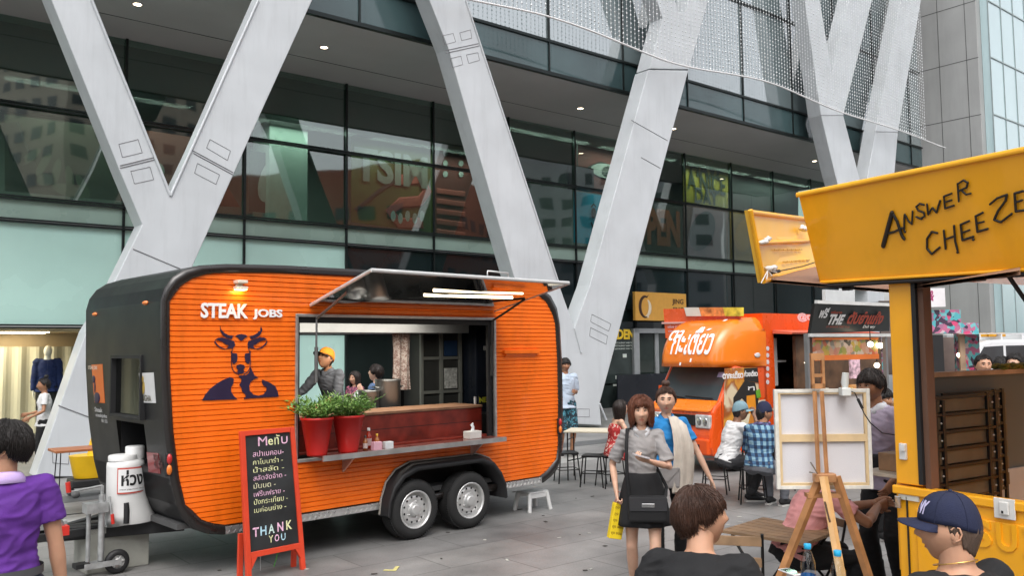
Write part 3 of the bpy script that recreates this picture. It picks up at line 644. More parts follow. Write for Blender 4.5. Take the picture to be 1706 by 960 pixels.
# painted shapes on those prints
tx = MB()
def T(body, x0, y0, x1, y1, bold=.02): a = BF.L(x0, y1, PY-.04); b_ = BF.L(x1, y0, PY-.04); text_on(tx, body, a[0], b_[0], a[1], b_[1], PY-.04, 0, bold, .01)
T('HAVE', 1150, 272, 1203, 292, .02); T('A NICE', 1145, 295, 1208, 315, .02); T('DAY', 1158, 318, 1196, 337, .02)
tx.build('poster_lettering', mat('print_dark', (.02, .03, .02), .7), mall)
tx = MB(); T('TSIM', 590, 262, 712, 300, .04); tx.build('poster_lettering', mat('print_light', (.20, .21, .19), .7), mall)
tx = MB(); T('OPEN', 1050, 352, 1132, 405, .05); tx.build('poster_lettering', mat('print_orange', (.36, .08, .03), .7), mall)
q = MB()
def blob(cx, cy, rx, ry, m=0, dy=-.03, n=28, rot=0.):
    pts = []
    for k in range(n):
        t = 2*math.pi*k/n; x = rx*math.cos(t); y = ry*math.sin(t); pts.append(BF.L(cx+x*math.cos(rot)-y*math.sin(rot), cy+x*math.sin(rot)+y*math.cos(rot), PY+dy))
    q.prism(pts, PY+dy-.006, PY+dy, m)
def stroke(pts, w, m=0, dy=-.03):
    P = [BF.L(a, b_, PY+dy) for a, b_ in pts]; q.tube([(x, PY+dy, z) for x, z in P], [(w, .006)]*len(P), 8, m) if False else q.loft([(x, PY+dy, z) for x, z in P], [(.006, w)]*len(P), (0, 1, 0), 8, m)
for a in range(5): blob(50+a*22, 262+a*12, 7, 22, 1, rot=.9-a*.35)
blob(75, 300, 14, 10, 1); blob(30, 285, 12, 26, 0, rot=.2); blob(115, 318, 30, 10, 1, rot=.3)
stroke([(15, 205), (35, 260), (60, 310)], .2, 0)
stroke([(665, 300), (700, 298), (712, 318), (700, 335), (668, 338), (650, 352), (665, 372), (705, 372)], .17, 2)
stroke([(592, 350), (612, 335), (632, 318), (660, 300)], .06, 3)
for yy in range(318, 392, 17): stroke([(728, yy), (775, yy+6)], .09, 2)
for xx in (742, 768, 795): 
    for yy in (255, 272, 290): blob(xx, yy, 4, 5, 4)
for a in range(5): blob(655+a*12, 360+(a % 2)*4, 4, 9, 4)
stroke([(985, 345), (989, 340), (993, 345)], .03, 3); blob(989, 355, 4, 9, 3); stroke([(985, 370), (990, 385), (1000, 397), (1010, 398)], .04, 3)
blob(1010, 285, 26, 12, 4, rot=.2); blob(1012, 286, 10, 9, 3); stroke([(980, 280), (1000, 272), (1035, 282)], .06, 3)
blob(1170, 385, 20, 34, 3, rot=.3); blob(1240, 392, 15, 28, 5, rot=.2); blob(450, 300, 18, 38, 4, rot=.3); blob(470, 330, 12, 24, 3, rot=.6); blob(262, 285, 12, 14, 4); stroke([(230, 250), (245, 280), (235, 330)], .15, 6)
q.build('poster_drawing', [mat('pd0', (.02, .028, .02), .7), mat('pd1', (.13, .15, .10), .7), mat('pd2', (.42, .09, .07), .7), mat('pd3', (.012, .02, .018), .7), mat('pd4', (.42, .42, .40), .7), mat('pd5', (.5, .22, .03), .7), mat('pd6', (.14, .18, .03), .7)], mall)
# ---- ground floor: shop window at the left, restaurant entrance at the right
warm = mat('window_lining', (.55, .44, .30), .7, 0, .06, 1); cream = mat('curtain_cream', (.60, .58, .48), .75, 0, .05, 2)
q = MB(); q.box(X0, 3.2, 7.0, 7.1, .05, 2.6); q.box(3.1, 3.2, GY+.2, 7.0, .05, 2.6); q.build('display_wall', warm, mall)
q = MB(); q.box(X0, 3.2, GY+.1, 7.0, 2.52, 2.6); q.build('display_ceiling', warm, mall)
q = MB(); q.box(X0, 3.2, GY-.05, 7.0, 0, .18); q.build('display_plinth', mat('plinth', (.3, .29, .27), .5), mall)
q = MB()
for k in range(200):
    x = -9+k*.0605; y = 6.75+.05*math.sin(k*1.1)+.02*math.sin(k*.37)
    if k: q.add([(px_, py_, .2), (x, y, .2), (x, y, 2.2), (px_, py_, 2.2)], [(0, 1, 2, 3)], 0, True)
    px_, py_ = x, y
o = q.build('curtain', cream, mall)
q = MB(); q.box(X0, 3.15, GY+.02, GY+.04, .18, 2.58); q.build('shop_window', glassmat('glass_clear', (.93, .95, .92), .9, 0, .03), mall)
stripl = mat('strip_light', (1, .8, .5), .4, var=0, emit=(1, .82, .55), estr=12)
for (xa, xb, y) in ((-1.9, .6, 5.6), (-1.5, .3, 6.3), (.0, .7, 6.55)):
    MB().box(xa, xb, y, y+.05, 2.50, 2.518).build('strip_light', stripl, mall)
bal = mat('balustrade', (.015, .018, .02), .12, 0, .2, .6, coat=.4)
q = MB(); q.box(vx[8], 20.4, GY+.4, GY+.5, 0, 2.6); q.box(23.3, X1, GY+.4, GY+.5, 0, 2.6); q.box(20.4, 23.3, GY+1.6, GY+1.7, 0, 2.6); q.build('ground_floor_glazing', mat('gf_glass', (.012, .018, .017), .07, 0, .5, .5, coat=.7), mall)
# entrance frame and its leaves
def bx(q, px0, py0, px1, py1, y, t=.06, m=0):
    a = BF.L(px0, py1, y); b_ = BF.L(px1, py0, y); q.box(a[0], b_[0], y, y+t, a[1], b_[1], m)
stl = mat('steel_grey', (.42, .44, .45), .35, .5)
EY = GY-.3
q = MB(); bx(q, 1058, 548, 1065, 648, EY, .12); bx(q, 1058, 548, 1150, 555, EY, .12); bx(q, 1093, 556, 1097, 640, EY+.2, .05)
q.build('door_frame', stl, mall)
q = MB(); bx(q, 1066, 556, 1093, 715, EY+.25, .03, 0); bx(q, 1098, 556, 1150, 715, EY+.25, .03, 0); q.build('door', mat('door_glass', (.02, .03, .025), .08, coat=.6), mall)
q = MB(); bx(q, 1030, 620, 1160, 690, EY-.35, .05, 0); q.build('entrance_barrier', mat('barrier_black', (.014, .016, .022), .25, 0, .15, 1), mall)
q = MB(); bx(q, 1003, 548, 1057, 640, EY+.1, .04, 0); bx(q, 1003, 640, 1057, 700, EY+.1, .04, 0); q.build('poster_panel', mat('menu_glass', (.03, .04, .038), .15, 0, .4, 1.5, coat=.5), mall)
q = MB(); a = BF.L(1006, 566, EY+.09); b_ = BF.L(1056, 549, EY+.09)
text_on(q, 'GARDEN', BF.L(990, 0, EY)[0], b_[0], a[1]+.0, b_[1], EY+.09, 0, .04, .02); o = q.build('lettering', mat('letter_yellow', (.75, .50, .03), .5), mall)
q = MB()
for yy in (570, 575, 580): a = BF.L(1012, yy+3, EY+.09); b_ = BF.L(1055, yy, EY+.09); text_on(q, 'CHINESE RESTAURANT AND TEA', a[0], b_[0], a[1], b_[1], EY+.09, 0, .01, .004)
q.build('lettering', mat('letter_pale', (.5, .55, .5), .5), mall)
for a4 in ((1038, 590, 1044, 596), (1026, 626, 1032, 632), (1022, 640, 1034, 644)): q = MB(); bx(q, *a4, EY+.07, .02); q.build('notice', mat('notice_white', (.6, .65, .6), .5), mall)
# ochre restaurant sign
SY = GY-.6
a = BF.L(1059, 534, SY); b_ = BF.L(1143, 490, SY)
sg = fthing('restaurant_sign', 'ochre restaurant sign board with a swirl logo above the mall entrance', 'sign', BF, (a[0]+b_[0])/2, SY, a[1])
wS, hS = (b_[0]-a[0])/2, b_[1]-a[1]
MB().box(-wS, wS, 0, .12, 0, hS).build('board', mat('sign_ochre', (.62, .32, .06), .5, 0, .06), sg, .01)
for sx_ in (-1, 1): MB().box(sx_*wS*.8-.03, sx_*wS*.8+.03, .12, .75, hS*.4, hS*.4+.05).build('bracket', alu_d, sg)
q = MB(); text_on(q, 'JING', wS*.42, wS*.88, hS*.56, hS*.80, 0, 0, .03, .006); text_on(q, 'JING', wS*.42, wS*.88, hS*.26, hS*.50, 0, 0, .03, .006)
q.build('lettering', mat('sign_brown', (.05, .02, .01), .5), sg)
q = MB()
q.loft([(-wS*.62+.28*math.cos(t), -.006, hS*.48+.36*math.sin(t)) for t in [i*.25+1.2 for i in range(16)]], [(.006, .02+.05*math.sin(i/15*math.pi)) for i in range(16)], (0, 1, 0), 8, 0)
q.loft([(-wS*.60+.20*math.cos(t), -.006, hS*.46+.28*math.sin(t)) for t in [i*.25-1.6 for i in range(12)]], [(.006, .02+.06*math.sin(i/11*math.pi)) for i in range(12)], (0, 1, 0), 8, 1)
q.loft([(-wS*.66, -.006, hS*.84), (-wS*.56, -.006, hS*.82), (-wS*.5, -.006, hS*.9)], [(.005, .012), (.005, .03), (.005, .005)], (0, 1, 0), 8, 0)
q.box(-wS*.68, -wS*.5, -.008, 0, hS*.10, hS*.16, 1); q.build('logo', [mat('sign_brown', (.05, .02, .01)), mat('sign_cream', (.7, .6, .45), .5)], sg)
# ---------------------------------------------------------------- white diagonal columns
colm = mat('column_white', (.50, .525, .545), .45, 0, .08, .9, .05, 3); streaks(colm, .16, 2.2, .22, (.5, .8)); seam = mat('column_seam', (.17, .17, .18), .6)
DEP = .50
def colpoly(px, y=0.): return [BF.L(a, b_, y) for a, b_ in px]
def ext(p, q_, k):   # extend p->q
    return (q_[0]+(q_[0]-p[0])*k, q_[1]+(q_[1]-p[1])*k)
def patch(q, px, y=-.003, w=.008):
    P = colpoly(px, y)
    for i in range(len(P)):
        a, b_ = P[i], P[(i+1) % len(P)]; q.tube([(a[0], y, a[1]), (b_[0], y, b_[1])], w, 5, 0)
def line(q, p, r, w=.012, y=-.002): a, b_ = BF.L(*p, y), BF.L(*r, y); q.tube([(a[0], y, a[1]), (b_[0], y, b_[1])], w, 5, 0)
def column(label, polys, seams, patches, ribs=(), y=0., dep=DEP):
    root = thing('diagonal_column', label, 'column', (VB.x, VB.y, 0), BZ)
    q = MB()
    for i, P in enumerate(polys): q.prism(colpoly(P, y), y+.001*i, y+dep-.001*i)
    q.build('shaft', colm, root, .015)
    q = MB()
    for a, b_ in seams: line(q, a, b_, .010, y-.001)
    for a in patches: patch(q, a, y-.001, .006)
    if seams or patches: q.build('seam', seam, root)
    q = MB()
    for a, b_ in ribs: line(q, a, b_, .03, y-.005)
    if ribs: q.build('edge_rib', colm, root)
    return root
# column 1 : long leg from the ground to upper right, branch to the upper left
A0 = [(58, 795), (143, 553), (186, 478), (237, 374), (200, 286), (86, 0), (40, -115), (110, -115), (153, 0), (257, 262), (284, 326), (320, 250), (430, 0), (480, -115), (568, -115), (520, 0), (430, 198), (320, 446), (190, 738), (166, 795)]
column('forked white column at the left, its foot behind the steak trailer', [A0],
       [((200, 276), (257, 262)), ((200, 280), (257, 266)), ((320, 250), (388, 287)), ((322, 255), (388, 291)), ((222, 415), (300, 448)), ((97, 676), (160, 700))],
       [[(198, 240), (230, 232), (237, 254), (204, 262)], [(218, 285), (250, 278), (256, 299), (224, 306)], [(350, 232), (384, 251), (379, 267), (344, 246)], [(329, 272), (366, 291), (360, 307), (324, 288)], [(87, 752), (116, 752), (114, 774), (88, 772)]],
       [((153, 0), (284, 326)), ((284, 326), (430, 0))])
A1 = [(940, 706), (895, 600), (858, 466), (747, 80), (715, -2), (672, -115), (735, -115), (776, 0), (860, 253), (930, 470), (957, 547), (983, 475), (1080, 116), (1147, 117), (1056, 460), (999, 673), (1002, 709)]
column('forked white column in the middle, standing just right of the steak trailer', [A1],
       [((741, 84), (797, 72)), ((743, 88), (798, 76)), ((1052, 200), (1112, 234)), ((1068, 262), (1100, 280))],
       [[(737, 59), (755, 55), (759, 69), (741, 74)], [(766, 54), (784, 49), (786, 63), (769, 67)], [(750, 97), (768, 93), (771, 107), (754, 112)], [(777, 91), (796, 87), (799, 100), (781, 105)],
        [(986, 524), (1018, 540), (1014, 552), (984, 536)], [(984, 546), (1012, 560), (1010, 574), (982, 560)], [(962, 682), (982, 682), (982, 695), (962, 695)]],
       [((776, 0), (930, 470)), ((957, 547), (968, 588)), ((999, 673), (1010, 700))])
UY = .12
column('upper forked white piece above the middle column, seen behind the bead curtain', [[(1082, 114), (1104, 30), (1066, -90), (1102, -90), (1130, 20), (1142, 20), (1168, -90), (1205, -90), (1148, 115)]],
       [((1080, 117), (1148, 118))], [], (), .02)
column('forked white column behind the bead curtain, its left-leaning foot above the yellow truck sign',
       [[(1433, 330), (1422, 293), (1360, 190), (1362, 170), (1333, -60), (1360, -60), (1384, 118), (1428, -60), (1470, -60), (1400, 160), (1408, 192), (1430, 292), (1470, 470), (1425, 470)][:0] or
        [(1368, 192), (1332, -60), (1356, -60), (1386, 122), (1428, -60), (1468, -60), (1405, 192), (1431, 293), (1470, 440), (1482, 660), (1446, 660), (1446, 480), (1392, 293)]],
       [((1366, 192), (1406, 192))], [], ())
column('right-leaning single white column next to the grey stone tower', [[(1433, 480), (1446, 293), (1459, 218), (1512, -60), (1545, -60), (1496, 220), (1490, 293), (1470, 480)]], [((1457, 219), (1498, 220))], [], ())
# ---------------------------------------------------------------- bead curtain
CY = -.35
cab = [(700, -22), (780, 1), (860, 12), (935, 32), (1010, 60), (1085, 93), (1140, 112), (1210, 121), (1290, 137), (1325, 155), (1400, 187), (1500, 217), (1575, 247)]
cp = [BF.L(a, b_, CY) for a, b_ in cab]
def cz(x):
    for i in range(len(cp)-1):
        if cp[i][0] <= x <= cp[i+1][0]: t = (x-cp[i][0])/(cp[i+1][0]-cp[i][0]); return cp[i][1]*(1-t)+cp[i+1][1]*t
    return cp[-1][1]
def czs(x): return sum(cz(min(max(x+d, cp[0][0]), cp[-1][0])) for d in (-1, -.5, 0, .5, 1))/5
bead = mat('bead_white', (.66, .68, .69), .3, 0, .05)
V, Fc = [], []; x = cp[0][0]; xe = BF.L(1541, 150, CY)[0]; o6 = [(1, 0, 0), (0, 1, 0), (-1, 0, 0), (0, -1, 0), (0, 0, 1), (0, 0, -1)]; f8 = [(0, 1, 4), (1, 2, 4), (2, 3, 4), (3, 0, 4), (1, 0, 5), (2, 1, 5), (3, 2, 5), (0, 3, 5)]
k = 0
while x < xe:
    z = czs(x)+.06; top = 10.0+max(0, x)*.30+1.2; 
    for a_, b_, z_ in ((.004, 0, 0),):
        n = len(V); V += [(x-.004, CY, z-.06), (x+.004, CY, z-.06), (x+.004, CY, top), (x-.004, CY, top)]; Fc.append((n, n+1, n+2, n+3))
    r = .026 if x > cp[2][0] else .018
    while z < top:
        n = len(V); rr_ = r*random.uniform(.75, 1.15); V += [(x+a_*rr_+random.uniform(-.006, .006), CY+b_*rr_, z+c_*rr_*1.15) for a_, b_, c_ in o6]; Fc += [tuple(i+n for i in f) for f in f8]; z += .118
    x += .152; k += 1
q = MB().add(V, Fc, 0, False); o = q.build('bead_curtain', bead, loc=(VB.x, VB.y, 0), rz=BZ)
tag(o, 'curtain of hanging white beads in front of the upper glass facade', 'bead curtain', None, 'stuff')
o = MB().tube([(cp[0][0]+(cp[-1][0]-cp[0][0])*i/60, CY, czs(cp[0][0]+(cp[-1][0]-cp[0][0])*i/60)) for i in range(61)], .026, 8).build('curtain_cable', mat('cable_white', (.7, .7, .7), .35), loc=(VB.x, VB.y, 0), rz=BZ)
tag(o, 'thin white curved rail along the bottom edge of the bead curtain', 'rail')
# ---------------------------------------------------------------- grey stone tower at the right
TP = BF.w(BF.L(1545, 270, FY)[0], FY); TF = Frame(TP, AB+math.pi/2)     # x runs towards the camera-right
tx1, _ = TF.L(1637, 240, 0)
tw = thing('stone_tower', 'grey stone clad tower with pale glass side, right of the bead curtain', 'building', TF.w(0, 0), TF.rz)
stone = mat('stone_grey', (.34, .345, .34), .6, 0, .10, .5, .1, 30); streaks(stone, .12, 1.2, .15); tgl = mat('tower_glass', (.42, .55, .57), .04, 0, .12, .2, coat=.8, spec=.8)
MB().box(-.6, tx1, 0, 8, 0, 26).build('stone_cladding', stone, tw, .02)
q = MB()
for k in range(-1, 8): z_ = TF.L(1590, 105, 0)[1]+k*2.35; q.box(-.6, tx1+.003, -.004, .0, z_-.012, z_+.012)
for x_ in (TF.L(1567, 150, 0)[0], TF.L(1613, 150, 0)[0]): q.box(x_-.01, x_+.01, -.006, .0, 0, 26)
q.build('cladding_joint', mat('joint_dark', (.05, .05, .05), .8), tw)
MB().box(tx1+.01, tx1+.30, .35, 30, 0, 26).build('curtain_wall', tgl, tw)
q = MB()
for k in range(-1, 8): z_ = TF.L(1590, 105, 0)[1]+k*2.35+.0; q.box(tx1+.30, tx1+.33, .35, 30, z_-.025, z_+.025)
for k in range(0, 24): q.box(tx1+.30, tx1+.33, .35+1.25*k-.02, .35+1.25*k+.02, 0, 26)
q.build('mullion', mat('mullion_grey', (.25, .30, .30), .4), tw)
# ---------------------------------------------------------------- city blocks across the road: seen only mirrored in the glass
def block(label, x, y, wx, wy, h, c, rz, pitch=3.2, group=None):
    t = thing('city_block', label, 'building', (x, y, 0), R(rz)); MB().box(-wx/2, wx/2, -wy/2, wy/2, 0, h).build('wall', mat('block_%d' % int(x*10), c, .8, 0, .15, .1), t)
    q = MB()
    for k in range(1, int(h/pitch)):
        for i in range(int(wx/pitch)): xx = -wx/2+pitch*(i+.5); q.box(xx-.9, xx+.9, -wy/2-.06, wy/2+.06, k*pitch, k*pitch+1.5)
        for i in range(int(wy/pitch)): yy = -wy/2+pitch*(i+.5); q.box(-wx/2-.06, wx/2+.06, yy-.9, yy+.9, k*pitch, k*pitch+1.5)
    q.build('window_rows', mat('block_window', (.04, .05, .06), .2), t)
block('dark red brick block across the road, mirrored in the mall glass', 75, -8, 26, 30, 22, (.34, .11, .07), 10)
block('tall beige block across the road, mirrored in the mall glass', 78, -48, 24, 24, 48, (.50, .45, .38), 20)
block('grey office block across the road, mirrored in the mall glass', 110, 22, 26, 30, 30, (.38, .40, .42), 0)
block('pale cream block across the road, mirrored in the mall glass', 30, -62, 26, 22, 34, (.58, .56, .50), -8)
block('brown block behind the photographer, mirrored in the mall glass', -14, -70, 30, 22, 30, (.34, .27, .20), 5)

def area(name, loc, size, e, col, rz=BZ, rx=0.):
    l = bpy.data.lights.new(name, 'AREA'); l.energy = e; l.color = col; l.shape = 'RECTANGLE'; l.size = size[0]; l.size_y = size[1]; o = bpy.data.objects.new(name, l); COL.objects.link(o); o.location = loc; o.rotation_euler = (rx, 0, rz); return o
area('display_lamp', BF.w(-2.5, 6.0, 2.48), (5, .8), 125, (1, .88, .68))
for k in range(8): area('room_fill', BF.w(-3+4.6*k, GY+.62, 8.1 if k < 4 else 9.15), (4, .4), 44 if k < 4 else 60, (.95, 1, .9))  # added fill lights that brighten the posters and rooms behind the glass
# ---------------------------------------------------------------- steak trailer
WP = gp(678, 897); TO = WP+Vector((math.sin(AT), math.cos(AT), 0))*-2.70
TR = Frame(TO, AT); W_ = 2.05
tr = thing('food_trailer', 'orange ribbed steak food trailer with black rounded body, its serving hatch propped open', 'food trailer', TO, TR.rz)
blk = mat('trailer_black', (.012, .012, .013), .38, 0, .15, 2, coat=.0, spec=.35); blkm = mat('rubber_black', (.012, .012, .013), .6, 0, .15, 6); ora = mat('siding_orange', (.85, .155, .008), .36, 0, .05, 3, .05, 30, coat=.35)
alu = mat('aluminium', (.55, .55, .54), .38, .85, .12, 8); mir = mat('mirror_steel', (.62, .62, .63), .05, 1., .0, 3); redw = mat('red_wood', (.20, .022, .012), .42, 0, .45, 5, coat=.25)
streaks(ora, .30, 1.6, .5, (.48, .78)); streaks(blk, .3, 2, .4)
def tp(*pts): return [TR.L(a, b, 0) for a, b in pts]
OUT = [(.0, 2.50), (.03, 2.62), (.10, 2.72), (.20, 2.79), (.34, 2.84), (.6, 2.87), (1.2, 2.89), (2.6, 2.90), (4.0, 2.88), (4.55, 2.85), (4.80, 2.80), (4.96, 2.71), (5.07, 2.56), (5.12, 2.36), (5.15, 1.9), (5.155, 1.4), (5.14, .80), (5.10, .62), (5.03, .50), (4.92, .42), (4.78, .36),
       (.60, .36), (.45, .39), (.32, .45), (.23, .55), (.17, .68), (.11, .92), (.05, 1.35), (.01, 1.9)]
cx, cz_ = 2.58, 1.63
INN = []
for x, z in OUT:
    dx = min(x, 5.155-x); 
    INN.append((x+(.075 if x < 2 else -.075)*(1 if (x < .62 or x > 4.5) else 0), z-(.075 if z > 1.63 else -.075)*(1 if (z > 2.55 or z < .6) else 0)))
def ivals(poly, z):
    xs = []
    for i in range(len(poly)):
        (x1, z1), (x2, z2) = poly[i], poly[(i+1) % len(poly)]
        if (z1 <= z) != (z2 <= z): xs.append(x1+(z-z1)/(z2-z1)*(x2-x1))
    xs.sort(); return [(xs[i], xs[i+1]) for i in range(0, len(xs)-1, 2)]
def sub(iv, cut):
    out = []
    for a, b in iv:
        seg = [(a, b)]
        for c, d in cut:
            s2 = []
            for e, f in seg:
                if d <= e or c >= f: s2.append((e, f)); continue
                if c > e: s2.append((e, c))
                if d < f: s2.append((d, f))
            seg = s2
        out += seg
    return out
WX0, WX1, WZ0, WZ1 = 1.36, 3.98, .97, 2.385
win = [(WX0, WZ0), (WX1, WZ0), (WX1, WZ1), (WX0, WZ1)]
arch = [(2.34, .30), (2.36, .46), (2.42, .60), (2.54, .72), (2.72, .785), (3.66, .785), (3.84, .72), (3.95, .60), (4.02, .46), (4.04, .30)]
q = MB(); st = .0485; z = .44
while z < 2.83:
    a0 = ivals(INN, z+.001); a1 = ivals(INN, min(z+st, 2.82)-.001)
    for (za, zb, ya, yb) in ((z, z+st*.12, -.002, -.015), (z+st*.12, z+st*.86, -.015, -.013), (z+st*.86, z+st, -.013, -.002)):
        def I(zz):
            iv = ivals(INN, zz)
            cut = (ivals(arch, zz) if zz < .785 else [])+([(WX0, WX1)] if WZ0 < zz < WZ1 else [])
            return sub(iv, cut)
        A, B = I(za+1e-4), I(zb-1e-4)
        if len(A) != len(B): m_ = I((za+zb)/2); A = B = m_
        for (p, r_), (s_, t_) in zip(A, B): q.add([(p, ya, za), (r_, ya, za), (t_, yb, zb), (s_, yb, zb)], [(0, 1, 2, 3)])
    z += st
q.build('side_siding', ora, tr)
# wall behind the siding
def panel(q, poly, holes, y0, y1, zs, m=0):
    zs = sorted(zs)
    for za, zb in zip(zs[:-1], zs[1:]):
        zm = (za+zb)/2; I0 = lambda zz: sub(ivals(poly, zz), sum([ivals(h, zz) for h in holes], []))
        A, B = I0(za+1e-4), I0(zb-1e-4)
        if len(A) != len(B): A = B = I0(zm)
        for (a, b_), (c, d) in zip(A, B):
            V = [(a, y0, za), (b_, y0, za), (d, y0, zb), (c, y0, zb), (a, y1, za), (b_, y1, za), (d, y1, zb), (c, y1, zb)]
            q.add(V, [(0, 1, 2, 3), (7, 6, 5, 4), (0, 4, 5, 1), (3, 2, 6, 7), (0, 3, 7, 4), (1, 5, 6, 2)], m)
zs = sorted(set([.38+.06*i for i in range(41)]+[WZ0, WZ1, .785, 2.86]))
q = MB(); panel(q, OUT, [win, arch], .0, .04, zs); q.build('side_wall', blk, tr)
# far wall with its own opening
FX = [TR.L(503, 553, W_)[0]-.2, TR.L(655, 553, W_)[0]]; fz0 = 1.12; fz1 = 2.24
q = MB(); panel(q, OUT, [[(FX[0], fz0), (FX[1], fz0), (FX[1], fz1), (FX[0], fz1)]], W_-.04, W_, sorted(set(zs+[fz0, fz1]))); q.build('far_wall', blk, tr)
# shell band
q = MB(); n = len(OUT)
# front end (x near 0): cut out the little window and the recess under it
fw = (.46, 1.22, 1.45, 1.99); rc = (.46, 1.20, .98, 1.38)
for i in range(n):
    (x1, z1), (x2, z2) = OUT[i], OUT[(i+1) % n]; front = (i == n-1) or (x1 < .12 and x2 < .2 and .6 < z2 < 2.6 and .6 < z1 < 2.6 and z2 > z1)
    if not front: q.add([(x1, 0, z1), (x2, 0, z2), (x2, W_, z2), (x1, W_, z1)], [(0, 1, 2, 3)], 0, True)
fr_pts = [p for p in OUT if p[0] <= .115 and .9 < p[1] < 2.51]; fr_pts = sorted(fr_pts, key=lambda p: p[1])
def fxz(z):
    P = sorted([p for p in OUT if p[0] <= .18 and .6 < p[1] < 2.6], key=lambda p: p[1])
    for (x1, z1), (x2, z2) in zip(P[:-1], P[1:]):
        if z1 <= z <= z2: return x1+(z-z1)/(z2-z1)*(x2-x1)
    return P[0][0] if z < P[0][1] else P[-1][0]
zz = sorted(set([.68, .92, 1.35, 1.9, 2.50, fw[2], fw[3], rc[2], rc[3]]))
for za, zb in zip(zz[:-1], zz[1:]):
    ys = [0, W_]
    for h in (fw, rc):
        if za >= h[2]-1e-6 and zb <= h[3]+1e-6: ys = [0, h[0], h[1], W_]
    for j in range(0, len(ys), 2): q.add([(fxz(za), ys[j], za), (fxz(za), ys[j+1], za), (fxz(zb), ys[j+1], zb), (fxz(zb), ys[j], zb)], [(0, 1, 2, 3)], 0)
q.build('body_shell', blk, tr)
q = MB(); q.box(fxz(1.7)+.02, fxz(1.7)+.03, fw[0], fw[1], fw[2], fw[3]); o = q.build('front_window', glassmat('glass_dim', (.45, .48, .45), .9, 0, .10), tr)
q = MB(); g_ = .03
for (ya, yb, za, zb) in ((fw[0]-g_, fw[1]+g_, fw[2]-g_, fw[2]), (fw[0]-g_, fw[1]+g_, fw[3], fw[3]+g_), (fw[0]-g_, fw[0], fw[2], fw[3]), (fw[1], fw[1]+g_, fw[2], fw[3])): q.box(fxz(1.7)-.03, fxz(1.7)+.04, ya, yb, za, zb)
q.build('frame', blkm, o)
q = MB(); q.box(.10, .55, rc[0]-.02, rc[1]+.02, rc[2]-.02, rc[2]); q.box(.54, .55, rc[0], rc[1], rc[2], rc[3]); q.box(.1, .55, rc[0]-.02, rc[0], rc[2], rc[3]+.02); q.box(.1, .55, rc[1], rc[1]+.02, rc[2], rc[3]+.02); q.box(.1, .55, rc[0], rc[1], rc[3], rc[3]+.02); q.build('front_recess', blkm, tr)
# rounded black side trim
q = MB(); c = OUT+[OUT[0]]; m_ = INN+[INN[0]]
V = []
for (xo, zo), (xi, zi) in zip(OUT, INN):
    V += [(xo, .0, zo), (xo, -.028, zo), ((xo+xi)/2, -.036, (zo+zi)/2), (xi, -.026, zi), (xi, -.0, zi)]
Fc = [(i*5+k, i*5+k+1, ((i+1) % n)*5+k+1, ((i+1) % n)*5+k) for i in range(n) for k in range(4)]
q.add(V, Fc, 0, True).build('edge_trim', mat('trim_black', (.016, .013, .012), .3, 0, .1, 3, coat=.3), tr)
# hatch frame
q = MB(); t = .03
for a in ((WX0-t, WX1+t, WZ0-t, WZ0), (WX0-t, WX1+t, WZ1, WZ1+t), (WX0-t, WX0, WZ0, WZ1), (WX1, WX1+t, WZ0, WZ1)): q.box(a[0], a[1], -.03, .05, a[2], a[3])
q.build('hatch_frame', alu, tr, .004)
q = MB(); q.box(WX0, WX1, .02, .06, WZ1-.06, WZ1); q.box(WX0, WX0+.04, .02, .06, WZ0, WZ1-.06); q.box(WX1-.06, WX1, .02, .06, WZ0, WZ1-.06); q.build('seal', blkm, tr)
# floor inside, counter, hood
q = MB(); q.box(.2, 5.0, .05, W_-.05, .45, .50); q.build('floor', mat('inner_floor', (.08, .08, .08), .6), tr)
q = MB(); q.box(WX0+.0, WX1, .22, .25, 1.02, 1.33); 
for k in range(1, 4): pass
o = q.build('counter_front', redw, tr); q = MB(); q.box(WX0, WX1, .218, .2185, 1.17, 1.176); q.build('board_joint', blkm, o)
MB().box(WX0, WX1, .20, .75, 1.335, 1.365).build('counter_top', mat('counter_edge', (.30, .16, .09), .5, 0, .2, 8), tr, .004)
MB().box(WX0-.0, WX1, .06, .22, 1.0, 1.02).build('sill', redw, tr)
SHX = TR.L(843, 718, -.30)[0]; q = MB(); q.box(WX0+.15, SHX, -.29, -.035, .985, 1.012); o = q.build('serving_shelf', mat('shelf_wood', (.16, .045, .035), .3, 0, .3, 6, coat=.4), tr, .006)
q = MB(); q.box(WX0+.12, SHX, -.31, -.29, .965, 1.018); q.build('shelf_edge', alu, o)
for x_ in (WX0+.5, WX1-.4): MB().prism([(-.04, .97), (-.26, .97), (-.04, .80)], x_, x_+.02, 0, None, 'x').build('shelf_bracket', alu, o)
stn = mat('stainless', (.30, .30, .295), .34, .9, .15, 5)
q = MB(); hx0 = 1.2; q.prism([(.85, 2.25), (.85, 2.40), (1.95, 2.55), (1.95, 2.25)], hx0, FX[1]+.35, 0, None, 'x'); q.build('extractor_hood', mat('hood_steel', (.16, .16, .158), .55, .7, .2, 3), tr)
q = MB(); q.box(.5, 4.9, .9, 1.75, .5, 1.18); q.build('kitchen_bench', mat('bench_steel', (.10, .10, .10), .3, .8, .2, 4), tr)
